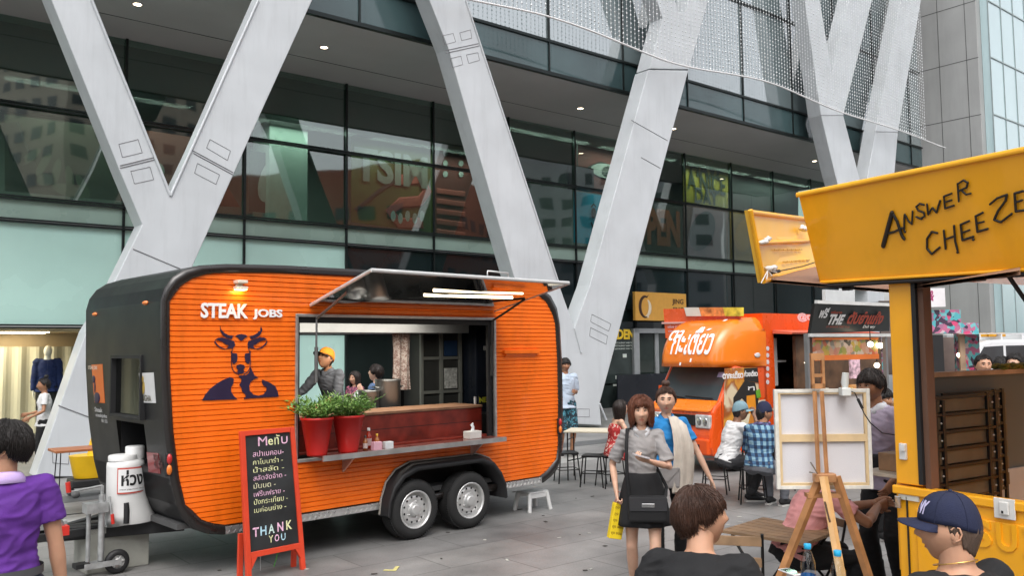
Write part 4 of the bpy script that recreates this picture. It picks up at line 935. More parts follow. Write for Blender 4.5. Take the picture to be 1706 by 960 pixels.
# fridge / wall cupboards
c0 = TR.L(700, 553, 1.6)[0]; c1 = TR.L(768, 553, 1.6)[0]
cb = MB(); cb.box(c0, c1, 1.62, 1.98, 1.2, 2.42); o = cb.build('wall_cupboard', mat('cupboard_dark', (.05, .052, .05), .35, .3), tr)
q = MB()
for x_ in (c0, (c0+c1)/2-.02, c1-.04): q.box(x_, x_+.04, 1.58, 1.62, 1.2, 2.42)
for z_ in (1.2, 1.44, 1.90, 2.38): q.box(c0+.04, c1-.04, 1.585, 1.62, z_, z_+.04)
q.build('cupboard_frame', mat('cup_frame', (.25, .26, .24), .4, .4), o)
MB().box((c0+c1)/2+.06, c1-.08, 1.592, 1.615, 1.50, 1.78).build('paper_rack', mat('rack_pale', (.42, .43, .42), .5, 0, .4, 30), o)
MB().box((c0+c1)/2+.06, c1-.08, 1.592, 1.615, 1.95, 2.16).build('blue_tub', mat('tub_blue', (.02, .05, .12), .5), o)
MB().box(c1+.06, c1+.75, 1.35, 1.95, .5, 2.38).build('fridge', mat('fridge_dark', (.012, .016, .026), .3, 0, .2, 2), tr, .02)
MB().box(c1+.2, c1+.3, 1.342, 1.35, 2.02, 2.08).build('label_sticker', mat('sticker', (.5, .5, .5), .5), tr)
# small white/yellow sign at the right end of the counter
q = MB(); xa = TR.L(801, 665, .3)[0]; q.box(xa-.12, xa-.09, .28, .29, 1.37, 1.46); q.box(xa-.05, xa+.20, .28, .29, 1.365, 1.47, 1); text_on(q, 'NEW', xa-.04, xa+.17, 1.385, 1.45, .28, 2, .03, .003)
q.build('counter_notice', [mat('notice_w', (.7, .7, .7)), blkm, mat('notice_y', (.65, .65, .05))], tr)
# awning
HX0, HX1, HZ, AO, AZ = 1.49, 3.98, 2.49, -1.12, 2.765
TLa = (HX0, -.02, HZ)
q = MB(); q.add([(HX0, -.03, HZ), (HX1, -.03, HZ), (HX1, AO-.15, AZ-.02), (HX0, AO, AZ), (HX0, -.03, HZ+.03), (HX1, -.03, HZ+.03), (HX1, AO-.15, AZ+.01), (HX0, AO, AZ+.03)], [(0, 1, 2, 3), (7, 6, 5, 4), (0, 4, 5, 1), (1, 5, 6, 2), (2, 6, 7, 3), (3, 7, 4, 0)])
aw = q.build('awning', mir, tr)
q = MB(); e = [(HX0, -.03, HZ+.012), (HX0, AO, AZ+.012), (HX1, AO-.15, AZ-.008), (HX1, -.03, HZ+.012)]
for a, b_ in zip(e[:-1], e[1:]): q.loft([a, b_], [(.020, .012)]*2, (0, 0, 1), 6)
q.build('awning_rim', mat('rim_pale', (.62, .62, .61), .35, .4), aw)
xm = (HX0+HX1)/2+.15; q = MB(); q.tube([(xm, AO-.03, AZ+.03), (xm, AO-.03, AZ+.075), (xm+.28, AO-.04, AZ+.07), (xm+.28, AO-.04, AZ+.02)], .009, 8); q.build('awning_handle', alu, aw)
for xx in (HX0+.06, HX1-.06):
    q = MB(); q.tube([(xx, -.05, HZ-.12), (xx, -.30, HZ-.02), (xx, -.62, HZ+.115)], .014, 8); q.tube([(xx, -.05, 2.38), (xx, -.045, 2.05)], .011, 8); q.tube([(xx, -.045, 2.08), (xx, -.045, 1.72)], .019, 8); q.build('gas_strut', mat('strut_dark', (.05, .05, .05), .35, .5) if xx > 2 else mat('strut_grey', (.20, .20, .20), .35, .6), aw)
q = MB()
for k in (-1, 1): q.loft([(HX0+.15, -.42+.03*k, HZ+.055), (HX0+.9, -.56+.03*k, HZ+.085)], .008, None, 6)
tube_m = mat('tube_light', (1, .93, .78), .3, var=0, emit=(1, .80, .50), estr=3.0)
for k, (ya, yb) in enumerate(((.76, .80), (.60, .63))):
    f = lambda y: HZ+(AZ-HZ)*(y/abs(AO))-.03
    o = MB().loft([(HX0+1.0, -ya, f(ya)), (HX0+2.2, -yb-.03, f(yb)-.0)], .014, None, 10).build('tube_light', tube_m, aw)
    MB().box(HX0+.97, HX0+2.23, -ya-.02, -ya+.012, f(ya)+.014, f(ya)+.024).build('tube_holder', alu, o)
# siding details
q = MB(); q.box(4.12, 4.72, -.055, -.012, 1.98, 2.02); q.prism([(-.055, 1.975), (-.012, 1.975), (-.012, 1.93)], 4.16, 4.68, 0, None, 'x'); q.build('vent_lip', ora, tr)
# lettering
letm = mat('letter_white', (.80, .80, .80), .35, 0, .03)
q = MB(); a = TR.L(335, 530, -.04); b_ = TR.L(414, 510, -.04); text_on(q, 'STEAK', a[0], b_[0], a[1], b_[1]+.02, -.026, 0, .03, .012)
a = TR.L(422, 534, -.04); b_ = TR.L(471, 516, -.04); text_on(q, 'JOBS', a[0], b_[0], a[1]+.01, b_[1]+.0, -.026, 0, .03, .012); q.build('lettering', letm, tr)
# bull-in-a-suit emblem, navy cut-outs
def ep(x, y): return TR.L(320+x/5.33, 500+y/5.33, -.02)
nav = mat('emblem_navy', (.020, .012, .040), .45)
E_ = [[(250, 228), (258, 262), (285, 292), (320, 312), (366, 318), (352, 346), (310, 340), (272, 312), (250, 276)],
      [(612, 232), (606, 268), (578, 296), (545, 314), (510, 320), (524, 350), (566, 340), (604, 310), (624, 270)],
      [(385, 322), (405, 308), (440, 303), (475, 310), (492, 324), (468, 336), (450, 358), (434, 364), (418, 350), (408, 334)],
      [(205, 352), (235, 336), (270, 332), (310, 346), (346, 356), (372, 366), (382, 400), (366, 425), (330, 432), (290, 434), (318, 424), (326, 402), (300, 396), (286, 384), (268, 372), (238, 360)],
      [(664, 352), (640, 334), (600, 332), (566, 346), (530, 356), (502, 366), (492, 400), (505, 425), (540, 432), (576, 434), (548, 424), (545, 402), (566, 396), (580, 384), (600, 370), (632, 360)],
      [(205, 356), (198, 376), (218, 404), (250, 428), (290, 440), (290, 432), (256, 420), (228, 398), (210, 374)],
      [(664, 356), (668, 376), (650, 404), (620, 428), (576, 440), (576, 432), (612, 420), (640, 398), (658, 374)],
      [(346, 450), (352, 470), (398, 476), (402, 510), (398, 548), (380, 566), (362, 566), (348, 500)],
      [(520, 450), (514, 470), (472, 476), (468, 510), (474, 548), (490, 566), (508, 566), (518, 500)],
      [(398, 580), (430, 572), (462, 580), (470, 598), (456, 618), (464, 644), (440, 656), (418, 656), (402, 644), (408, 622), (392, 600)],
      [(90, 893), (120, 840), (160, 790), (215, 748), (280, 708), (340, 686), (372, 704), (366, 740), (345, 780), (346, 815), (372, 856), (402, 882)],
      [(520, 596), (506, 650), (480, 668), (425, 672), (412, 680), (440, 706), (432, 740), (420, 752), (438, 782), (446, 816), (470, 836), (478, 858), (460, 880), (520, 874), (640, 866), (768, 860), (760, 816), (738, 766), (690, 736), (622, 706), (622, 738), (636, 764), (664, 776), (660, 810), (634, 840), (590, 852), (545, 842), (512, 808), (506, 764), (520, 728), (556, 700), (588, 692), (552, 668), (530, 620)]]
q = MB()
for P in E_: q.prism([ep(x, y) for x, y in P], -.0225, -.0165)
q.build('bull_emblem', nav, tr)
# thin outlines of the face
q = MB(); outl = [[(352, 360), (362, 420), (352, 470), (350, 560), (356, 610), (380, 645), (420, 664)], [(508, 360), (500, 420), (514, 470), (520, 560), (512, 610), (490, 645), (460, 662)]]
for P in outl: q.loft([(ep(x, y)[0], -.019, ep(x, y)[1]) for x, y in P], [(.002, .0045)]*len(P), (0, 1, 0), 5)
q.build('emblem_outline', nav, tr)
# spot lamp over the lettering
a = TR.L(402, 475, -.08); q = MB(); q.box(a[0]-.05, a[0]+.05, -.12, -.015, a[1]+.015, a[1]+.045); q.box(a[0]-.055, a[0]+.055, -.115, -.02, a[1]-.04, a[1]-.015); q.box(a[0]-.03, a[0]+.03, -.05, -.012, a[1]-.02, a[1]+.02)
o = q.build('spot_lamp', mat('lamp_white', (.7, .62, .5), .4), tr, .006); MB().box(a[0]-.045, a[0]+.045, -.105, -.03, a[1]-.048, a[1]-.041).build('bulb', mat('spot_glow', (1, .7, .3), .3, var=0, emit=(1, .62, .15), estr=30), o)
# fender and wheels
q = MB(); n_ = len(arch)
A2 = [(x+(x-3.19)*.03, z+(.03 if z > .5 else .0)) for x, z in arch]; A0_ = [(x-(x-3.19)*.03, z-(.03 if z > .5 else 0)) for x, z in arch]
V = []; 
for (xo, zo), (xi, zi), (x0_, z0_) in zip(A2, arch, A0_): V += [(xo, -.018, zo), (xo, -.045, zo), (xi, -.15, zi), (xi, -.17, zi-.01), (x0_, -.17, z0_-.02), (x0_, .3, z0_-.02)]
q.add(V, [(i*6+k, i*6+k+1, (i+1)*6+k+1, (i+1)*6+k) for i in range(n_-1) for k in range(5)], 0, True); fe = q.build('fender', blkm, tr)
q = MB(); q.loft([(x, -.038, z+.008) for x, z in A2], [(.016, .010)]*n_, (0, 1, 0), 6); q.build('fender_edge', mat('edge_grey', (.28, .26, .23), .5), fe)
q = MB(); q.box(2.36, 4.02, .30, .34, .35, 1.0); q.build('wheel_well', blkm, tr)
tyre = mat('tyre', (.018, .018, .018), .8, 0, .15, 12, .3, 120); rim = mat('rim_silver', (.62, .62, .61), .32, .55, .06, 6); dark0 = mat('dark_hole', (.01, .01, .01), .8)
def wheel(x, y, R0=.318, parent=tr, w=.22):
    q = MB(); q.lathe([(.19, .0), (.205, -.012), (.24, -.022), (.29, -.012), (R0-.018, .004), (R0-.004, .03), (R0, .06), (R0, w-.05), (R0-.015, w-.01), (.28, w), (.19, w)], (x, y, R0), 48, 0, None, True, 'y')
    for k in range(72):
        a = 2*math.pi*k/72
        M = Matrix.Translation((x, y, R0)) @ Matrix.Rotation(a, 4, 'Y')
        q.box(-.006, .006, .02, .055, R0-.028, R0+.004, 0, M)
    t_ = q.build('wheel', tyre, parent)
    q = MB(); q.lathe([(.205, -.012), (.200, -.020), (.190, -.016), (.182, .012), (.178, .045), (.165, .055), (.158, .040), (.14, .022), (.115, .018), (.10, .022), (.085, .030), (.07, .022), (.062, -.008), (.055, -.028), (.046, -.032), (.0, -.030)], (x, y, R0), 40, 0, None, True, 'y')
    r_ = q.build('rim', rim, t_)
    q = MB()
    for k in range(12): a = 2*math.pi*(k+.5)/12; q.lathe([(0, 0), (.0125, 0)], (x+.137*math.cos(a), y+.0175, R0+.137*math.sin(a)), 12, 0, None, False, 'y')
    q.build('rim_holes', dark0, r_)
    q = MB()
    for k in range(5): a = 2*math.pi*k/5; q.lathe([(.010, .0), (.010, -.012), (0, -.014)], (x+.085*math.cos(a), y+.026, R0+.085*math.sin(a)), 8, 0, None, True, 'y')
    q.build('wheel_nuts', rim, r_)
wxa = TR.L(691, 843, -.12)[0]; wxb = TR.L(782, 830, -.12)[0]
wheel(wxa, -.13); wheel(wxb, -.13)
q = MB(); q.tube([(wxa, .1, .335), (wxa, W_-.1, .335)], .04); q.tube([(wxb, .1, .335), (wxb, W_-.1, .335)], .04); q.build('axle', blkm, tr)
wheel(wxa, W_-.15); wheel(wxb, W_-.15)
# chequer plate skirt
chq = mat('chequer_plate', (.62, .62, .61), .3, .8, .1, 20)
for (a, b_) in ((.62, 2.33), (4.06, 4.74)):
    q = MB()
    q.box(a, b_, -.040, -.012, .362, .432)
    k = a+.03
    while k < b_-.04:
        for j, dx in ((0, 0), (1, .03)):
            M = Matrix.Translation((k+dx, -.041, .38+.033*j)) @ Matrix.Rotation(R(45 if j else -45), 4, 'Y'); q.box(-.017, .017, -.004, .0, -.005, .005, 0, M)
        k += .06
    q.build('skirt_plate', chq, tr)
# lamps and stickers on the black front end
orl = mat('lens_orange', (.7, .18, .02), .25, 0, .1, coat=.6); rdl = mat('lens_red', (.45, .02, .02), .25, 0, .1, coat=.6); whl = mat('lens_clear', (.6, .58, .55), .2, coat=.5)
for (px, py) in ((157, 524), (241, 505)):
    y_, z_ = TR.Y(px, py, -.01); MB().sph((.0, y_, z_), (.03, .055, .022)).build('marker_lamp', orl, tr)
y_, z_ = TR.Y(276, 775, .02)
for xx in (.0, 5.13):
    x_ = TR.L(282, 765, -.05)[0] if xx == 0 else TR.L(932, 640, -.05)[0]; zc = TR.L(282, 775, -.05)[1] if xx == 0 else TR.L(932, 710, -.03)[1]
    q = MB(); q.box(x_-.03, x_+.03, -.05, -.02, zc-.1, zc+.1); o = q.build('tail_lamp', blkm, tr, .01)
    MB().sph((x_, -.055, zc+.05), (.024, .02, .046)).build('lens', rdl, o); MB().sph((x_, -.055, zc-.045), (.024, .02, .046)).build('lens', orl, o)
def fpatch(q, pxs, off=.0, m=0, dx=0.):
    V = []
    for px, py in pxs:
        y_, z_ = TR.Y(px, py, .0)
        for _ in range(4): xx = fxz(z_); y_, z_ = TR.Y(px, py, xx)
        V.append((fxz(z_)-.004-off, y_, z_))
    q.add(V+[(a+.006, b_, c_) for a, b_, c_ in V], [(0, 1, 2, 3), (7, 6, 5, 4), (0, 4, 5, 1), (1, 5, 6, 2), (2, 6, 7, 3), (3, 7, 4, 0)], m); return V
q = MB(); fpatch(q, [(232, 622), (256, 621), (260, 672), (236, 671)]); o = q.build('beer_sticker', mat('sticker_white', (.62, .62, .62), .4), tr)
def ftext(mb, body, px0, px1, py0, py1, off, bold, m=0):
    ya, za = TR.Y(px0, py1, .05); yb, zb = TR.Y(px1, py0, .05); V, Fc = text_geo(body, bold); xs = [v[0] for v in V]; zs_ = [v[1] for v in V]
    W2 = []
    for v in V:
        y_ = ya+(v[0]-min(xs))/(max(xs)-min(xs))*(yb-ya); z_ = za+(v[1]-min(zs_))/(max(zs_)-min(zs_))*(zb-za); W2.append((fxz(z_)-off, y_, z_))
    mb.add(W2, Fc, m)
q = MB(); ftext(q, 'SINGHA', 238, 257, 659, 668, .008, .02); q.build('sticker_lettering', mat('sticker_dark', (.10, .09, .05), .5), o)
q = MB()
for (px, py, ry, rz_) in ((245, 645, .035, .07), (245, 632, .022, .03), (241, 630, .012, .045)): y_, z_ = TR.Y(px, py, .05); q.sph((fxz(z_)-.006, y_, z_), (.003, ry, rz_), 0, 10, 6)
q.build('sticker_lion', mat('lion_gold', (.35, .24, .05), .4), o)
q = MB(); fpatch(q, [(153, 608), (171, 607), (175, 672), (158, 671)]); o = q.build('trailer_poster', mat('poster_orange', (.55, .13, .02), .4), tr)
q = MB(); ftext(q, 'STEAK JOBS', 155, 170, 610, 617, .008, .02); q.build('poster_lettering', mat('letter_cream', (.7, .6, .5), .5), o)
q = MB()
for (px, py, ry, rz_) in ((164, 632, .05, .04), (165, 645, .022, .06), (167, 663, .10, .06)): y_, z_ = TR.Y(px, py, .06); q.sph((fxz(z_)-.007, y_, z_), (.003, ry, rz_), 0, 10, 6)
q.build('poster_bull', nav, o)
q = MB(); ftext(q, 'Steak', 160, 173, 680, 686, .006, .01); ftext(q, 'steakjobs', 161, 180, 691, 696, .006, .01); ftext(q, '081 555', 170, 180, 700, 704, .006, .01); q.build('front_lettering', mat('letter_dim', (.5, .5, .5), .5), tr)
q = MB(); V = fpatch(q, [(245, 754), (264, 756), (268, 790), (248, 787)]); o = q.build('number_plate', mat('plate_red', (.22, .012, .015), .35, coat=.5), tr, .0)
q = MB(); ftext(q, 'ฆม', 250, 262, 760, 768, .008, .02); ftext(q, '4158', 249, 264, 771, 781, .008, .02); q.build('plate_lettering', mat('plate_dark', (.06, .005, .005), .4), o)
# rear bracket
MB().box(5.12, 5.30, .3, .42, TR.L(938, 533, 0)[1]-.02, TR.L(938, 533, 0)[1]+.02).build('rear_bracket', blkm, tr)
# tow bar, jockey wheel
galv = mat('galvanised', (.42, .43, .43), .42, .6, .25, 14); HZb = .41
q = MB(); q.box(-.95, .5, 1.03, 1.14, HZb-.085, HZb+.028); q.add([(.5, .6, HZb-.09), (.5, .75, HZb-.09), (-.6, 1.08, HZb-.09), (-.6, 1.0, HZb-.09), (.5, .6, HZb+.03), (.5, .75, HZb+.03), (-.6, 1.08, HZb+.03), (-.6, 1.0, HZb+.03)], [(3, 2, 1, 0), (4, 5, 6, 7), (0, 1, 5, 4), (1, 2, 6, 5), (2, 3, 7, 6), (3, 0, 4, 7)])
q.add([(.5, 1.85, HZb-.09), (.5, 1.7, HZb-.09), (-.6, .98, HZb-.09), (-.6, 1.06, HZb-.09), (.5, 1.85, HZb+.03), (.5, 1.7, HZb+.03), (-.6, .98, HZb+.03), (-.6, 1.06, HZb+.03)], [(0, 1, 2, 3), (7, 6, 5, 4), (4, 5, 1, 0), (5, 6, 2, 1), (6, 7, 3, 2), (7, 4, 0, 3)])
tb = q.build('tow_bar', blkm, tr, .006)
q = MB(); q.box(-1.25, -.45, .95, 1.03, HZb+.035, HZb+.10); q.tube([(-1.3, .99, HZb+.06), (-1.5, .99, HZb+.05)], .035); q.sph((-1.52, .99, HZb+.03), .05); q.tube([(-1.0, .97, HZb+.12), (-1.15, .95, HZb+.22), (-1.2, .94, HZb+.34)], .018); q.build('coupling', galv, tb, .006)
# numbers in the picture: jockey wheel at (195,930), post (160,800-930)
_j = gp(195, 947)-TR.O; jy = .72; jx = TR.L(195, 930, jy)[0]
q = MB(); q.lathe([(.055, -.03), (.085, -.036), (.105, -.025), (.112, 0), (.105, .025), (.085, .036), (.055, .03)], (0, 0, .112), 28, 0, None, True, 'y'); 
jr = TR.w(jx, jy)
def jl(px, py, y=jy): return TR.L(px, py, y)
jw = MB().lathe([(.06, -.028), (.08, -.034), (.105, -.025), (.112, 0), (.105, .025), (.08, .034), (.06, .028)], (jx, jy, .112), 28, 0, None, True, 'y').build('jockey_wheel', blkm, tb)
q = MB(); q.lathe([(.062, -.02), (.06, -.004), (.03, .0), (.028, -.03), (0, -.03)], (jx, jy, .112), 20, 0, None, True, 'y')
for k in range(6): a = math.pi*k/3; q.tube([(jx+.02*math.cos(a), jy-.012, .112+.02*math.sin(a)), (jx+.07*math.cos(a), jy-.012, .112+.07*math.sin(a))], .009, 6)
q.build('rim', rim, jw)
pa = jl(164, 805); pb = jl(166, 928); q = MB()
q.tube([(pa[0]-.06, jy+.06, .58), (pa[0]-.06, jy+.06, .14)], .020, 12); q.tube([(pa[0]+.04, jy+.02, .74), (pa[0]+.04, jy+.02, .14)], .028, 14)
q.box(pa[0]-.10, pa[0]+.09, jy-.02, jy+.12, .58, .67); q.box(pa[0]-.12, jx+.02, jy-.055, jy-.045, .09, .14); q.box(pa[0]-.12, jx+.02, jy+.045, jy+.055, .09, .14); q.tube([(pa[0]+.04, jy+.02, .74), (pa[0]+.04, jy+.02, .82)], .016); q.tube([(pa[0]+.04, jy+.02, .82), (pa[0]-.26, jy-.03, .80)], .011)
o = q.build('jockey_post', galv, tb, .0)
redp = mat('handle_red', (.55, .03, .02), .4); q = MB(); q.tube([(pa[0]-.26, jy-.03, .80), (pa[0]-.27, jy-.03, .89)], .022); q.build('crank_knob', redp, o)
q = MB(); q.box(pa[0]-.18, pa[0]-.06, jy-.02, jy+.10, .10, .14); q.build('jockey_foot', blkm, o)
q = MB(); q.tube([(pa[0]+.09, jy-.03, .72), (pa[0]+.11, jy-.05, .52)], .010); q.tube([(pa[0]+.11, jy-.05, .56), (pa[0]+.12, jy-.05, .47)], .016, 8, 1); q.build('clamp_lever', [galv, redp], o)
q = MB(); q.tube([(pa[0]-.36, .5, .55), (pa[0]-.50, .45, .80)], .022); q.box(pa[0]-.41, pa[0]-.32, .44, .53, .47, .55, 1); q.build('brake_lever', [galv, redp], tb)
# side rail from the post to the tow bar
q = MB(); q.box(pa[0]-.5, .45, jy+.13, jy+.19, HZb-.05, HZb+.02); q.build('side_rail', blkm, tb, .004)
pl = jl(225, 880, .35); q = MB(); q.box(pl[0]-.10, pl[0]+.10, jy+.115, jy+.128, HZb-.05, HZb+.045); o = q.build('maker_plate', mat('plate_pale', (.5, .5, .47), .4), tb)
q = MB(); text_on(q, 'CT-MC', pl[0]-.07, pl[0]+.07, HZb-.005, HZb+.035, jy+.115, 0, .03, .002); q.build('plate_lettering', blkm, o)
q = MB(); q.tube([(pl[0]+.0, jy+.16, HZb-.06), (pl[0]+.0, jy+.15, .30)], .004, 5)
for k in range(4): q.sph((pl[0], jy+.15, .30-.03*k), (.010, .006, .014), 0, 8, 5)
q.build('safety_chain', galv, tb)
# ---- things on and around the trailer
# water tank with paper sign
ty = .80; tx_, _ = TR.L(216, 868, ty)
wt = fthing('water_tank', 'white plastic water cooler tank standing on the tow bar of the trailer', 'water tank', TR, tx_, ty, HZb+.035)
wt.scale = (.86, .86, .86)
wm = mat('tank_white', (.62, .62, .61), .45, 0, .05, 3)
q = MB(); q.loft([(0, 0, 0), (0, 0, .02), (-.02, 0, .12), (-.04, 0, .3), (-.055, 0, .62), (-.055, 0, .66), (-.055, 0, .68)], [(.26, .20), (.265, .205), (.235, .20), (.205, .19), (.195, .185), (.19, .18), (.15, .15)], (1, 0, 0), 32); q.build('tank_body', wm, wt)
q = MB(); q.lathe([(0, .74), (.13, .74), (.145, .73), (.145, .68)], (-.09, 0, 0), 28); q.build('lid', wm, wt)
q = MB(); q.lathe([(0, .82), (.09, .82), (.10, .81), (.10, .68)], (.06, .05, 0), 28); q.build('lid', wm, wt)
q = MB(); q.loft([(-.10, -.185, .02), (-.10, -.19, .16), (-.105, -.188, .24)], [(.03, .03), (.03, .03), (.026, .02)], (1, 0, 0), 12); q.build('tap_recess', blkm, wt)
ppr = MB(); n_ = 10; V = []; ang = [R(-132+ i*9.2) for i in range(n_+1)]
for zc in (.335, .615):
    for a in ang: V.append((-.052+.207*math.cos(a), .197*math.sin(a), zc))
ppr.add(V, [(i, i+1, n_+2+i, n_+1+i) for i in range(n_)], 0, True)
V2 = []
o = ppr.build('paper_sign', mat('paper_edge_red', (.5, .08, .06), .7), wt)
q = MB(); V = []
for zc in (.352, .598):
    for a in [ang[0]+R(3)+(ang[-1]-ang[0]-R(6))*i/n_ for i in range(n_+1)]: V.append((-.052+.2095*math.cos(a), .1995*math.sin(a), zc))
q.add(V, [(i, i+1, n_+2+i, n_+1+i) for i in range(n_)], 0, True); q.build('paper', mat('paper_white', (.72, .72, .72), .7), o)
q = MB(); V, Fc = text_geo('ห่วง', .03); xs = [v[0] for v in V]; ys = [v[1] for v in V]; W2 = []
for v in V:
    a = ang[0]+R(12)+(v[0]-min(xs))/(max(xs)-min(xs))*R(66); W2.append((-.052+.212*math.cos(a), .202*math.sin(a), .42+(v[1]-min(ys))/(max(ys)-min(ys))*.17))
q.add(W2, Fc); V, Fc = text_geo('STEAK JOBS FOOD TRUCK', .01); xs = [v[0] for v in V]; ys = [v[1] for v in V]; W2 = []
for v in V:
    a = ang[0]+R(8)+(v[0]-min(xs))/(max(xs)-min(xs))*R(76); W2.append((-.052+.212*math.cos(a), .202*math.sin(a), .372+(v[1]-min(ys))/(max(ys)-min(ys))*.015))
q.add(W2, Fc); q.build('sign_lettering', blkm, o)
# concrete block behind the jockey post
P = gp(185, 925); cbk = MB().box(-.28, .28, -.2, .2, 0, .42).build('concrete_block', mat('concrete_pale', (.36, .36, .32), .85, 0, .15, 5, .3, 60), bevel=.01, loc=TR.w(TR.L(168, 870, 1.0)[0]+.12, 1.05, 0), rz=TR.rz)
tag(cbk, 'pale concrete block on the paving under the tow bar', 'block')
# plastic step stool under the trailer's right end
sx_, _ = TR.L(887, 826, .18); st_ = fthing('plastic_stool', 'small white plastic step stool under the right end of the trailer', 'stool', TR, sx_, .18, 0)
q = MB(); q.box(-.17, .17, -.12, .12, .215, .24); q.box(-.16, .16, -.115, -.10, .16, .215); q.box(-.16, .16, .10, .115, .16, .215); q.build('step', wm, st_, .008)
for a in (-1, 1):
    for b_ in (-1, 1): q = MB(); q.loft([(a*.185, b_*.135, 0), (a*.15, b_*.105, .22)], [(.03, .022)]*2, (1, 0, 0), 8); q.build('leg', wm, st_)
# plants in red pots on the shelf
leaf = mat('leaf_green', (.10, .22, .04), .55, 0, .45, 14); leaf2 = mat('leaf_pale', (.22, .36, .08), .55, 0, .3, 14); potm = mat('pot_red', (.50, .018, .015), .4, 0, .05); soil = mat('soil', (.03, .02, .015), .9)
def pot(px, py, y, label, dense, hgt, sd):
    x_, z_ = TR.L(px, py, y); t = fthing('potted_plant', label, 'plant pot', TR, x_, y, 1.012, 'red pots of herbs on the serving shelf')
    MB().lathe([(0, 0), (.095, 0), (.10, .02), (.155, .35), (.165, .35), (.165, .375), (.150, .375), (.145, .33), (0, .33)], (0, 0, 0), 28).build('pot', potm, t)
    MB().lathe([(0, .345), (.146, .345)], (0, 0, 0), 20).build('soil', soil, t)
    rnd = random.Random(sd); q = MB(); 
    for k in range(dense):
        a = rnd.uniform(0, 6.28); r = rnd.uniform(0, .11); tilt = rnd.uniform(.05, .75); l = rnd.uniform(.5, 1.)*hgt; b0 = Vector((r*math.cos(a), r*math.sin(a), .34)); a2 = a+rnd.uniform(-.7, .7)
        d = Vector((math.cos(a2)*math.sin(tilt), math.sin(a2)*math.sin(tilt), math.cos(tilt))); P_ = [b0+d*l*s_+Vector((math.cos(a2), math.sin(a2), -.6))*.10*s_*s_*l/.3 for s_ in (0, .35, .7, 1)]
        q.loft(P_, .0022, None, 4, 0)
        for j in range(9):
            s_ = .25+.75*j/8; i_ = min(2, int(s_*3)); f_ = s_*3-i_; c = P_[i_].lerp(P_[i_+1], f_); e = Vector((rnd.uniform(-1, 1), rnd.uniform(-1, 1), rnd.uniform(-.3, .9))).normalized(); sd_ = e.cross(Vector((rnd.uniform(-1, 1), rnd.uniform(-1, 1), 1))).normalized(); L_ = rnd.uniform(.035, .075); w_ = L_*(.17 if sd % 2 else .12)
            q.add([c, c+e*L_*.5+sd_*w_, c+e*L_, c+e*L_*.5-sd_*w_], [(0, 1, 2, 3)], 1 if rnd.random() < .35 else 0)
    q.build('foliage', [leaf, leaf2], t); return t
pot(528, 745, -.16, 'left red pot of loose long-leaved herb on the serving shelf', 105, .30, 3)
pot(580, 740, -.16, 'right red pot of dense green rosemary on the serving shelf', 150, .34, 8)
# condiments
def bottle(x, y, h, r, c, capc, label, box=None):
    t = fthing('sauce_bottle', label, 'bottle', TR, x, y, 1.013, 'sauce bottles on the serving shelf')
    MB().lathe([(0, 0), (r, 0), (r, h*.55), (r*.9, h*.62), (r*.42, h*.78), (r*.38, h*.88)], (0, 0, 0), 16).build('bottle_body', mat('sauce_'+c[0], c[1], .25, coat=.5), t)
    MB().lathe([(r*.5, h*.86), (r*.5, h), (0, h)], (0, 0, 0), 12).build('cap', mat('cap_'+capc[0], capc[1], .4), t)
    MB().lathe([(r*1.02, h*.15), (r*1.02, h*.5)], (0, 0, 0), 16).build('paper_label', mat('lab_'+c[0], tuple(min(1, v*.4+.4) for v in c[1]), .6), t)
bx_ = TR.L(600, 740, -.15)[0]
bottle(bx_-.03, -.10, .20, .030, ('red', (.35, .02, .01)), ('white', (.7, .7, .7)), 'red sauce bottle with white cap, leftmost beside the plant pot')
bottle(bx_+.05, -.17, .15, .026, ('amber', (.30, .10, .02)), ('dark', (.03, .02, .02)), 'small amber sauce bottle with a dark cap on the shelf')
bottle(bx_+.17, -.05, .215, .032, ('chili', (.42, .03, .01)), ('white', (.7, .7, .7)), 'tallest chili sauce bottle with white cap, at the back of the cluster')
bottle(bx_+.22, -.13, .155, .026, ('orange', (.45, .15, .03)), ('yellow', (.6, .35, .03)), 'orange sauce bottle with a yellow cap, rightmost of the cluster')
def pkt(x, y, w_, h, c, label, txt=None):
    o = MB().box(-w_/2, w_/2, -.03, .03, 0, h).build('sachet_box', mat('pkt_%d' % int(x*1e3), c, .5), bevel=.004, loc=TR.w(x, y, 1.0135), rz=TR.rz); tag(o, label, 'box'); return o
pkt(bx_+.14, -.24, .10, .085, (.62, .35, .42), 'small pink and white sachet box on the shelf by the sauce bottles'); pkt(bx_+.29, -.23, .10, .075, (.62, .64, .65), 'small white box right of the sauce bottles on the shelf')
x_, z_ = TR.L(787, 716, -.10); tb_ = fthing('tissue_box', 'square white tissue box with a tissue sticking up, right end of the serving shelf', 'tissue box', TR, x_, -.10, 1.012)
MB().box(-.09, .09, -.06, .06, 0, .085).build('box_body', mat('tissue_card', (.66, .64, .60), .6), tb_, .006); q = MB(); q.loft([(0, 0, .08), (.01, 0, .13), (-.01, 0, .155), (.012, 0, .175)], [(.03, .012), (.02, .008), (.026, .010), (.008, .004)], (1, 0, 0), 10); q.build('tissue', mat('tissue_white', (.8, .8, .8), .8), tb_)
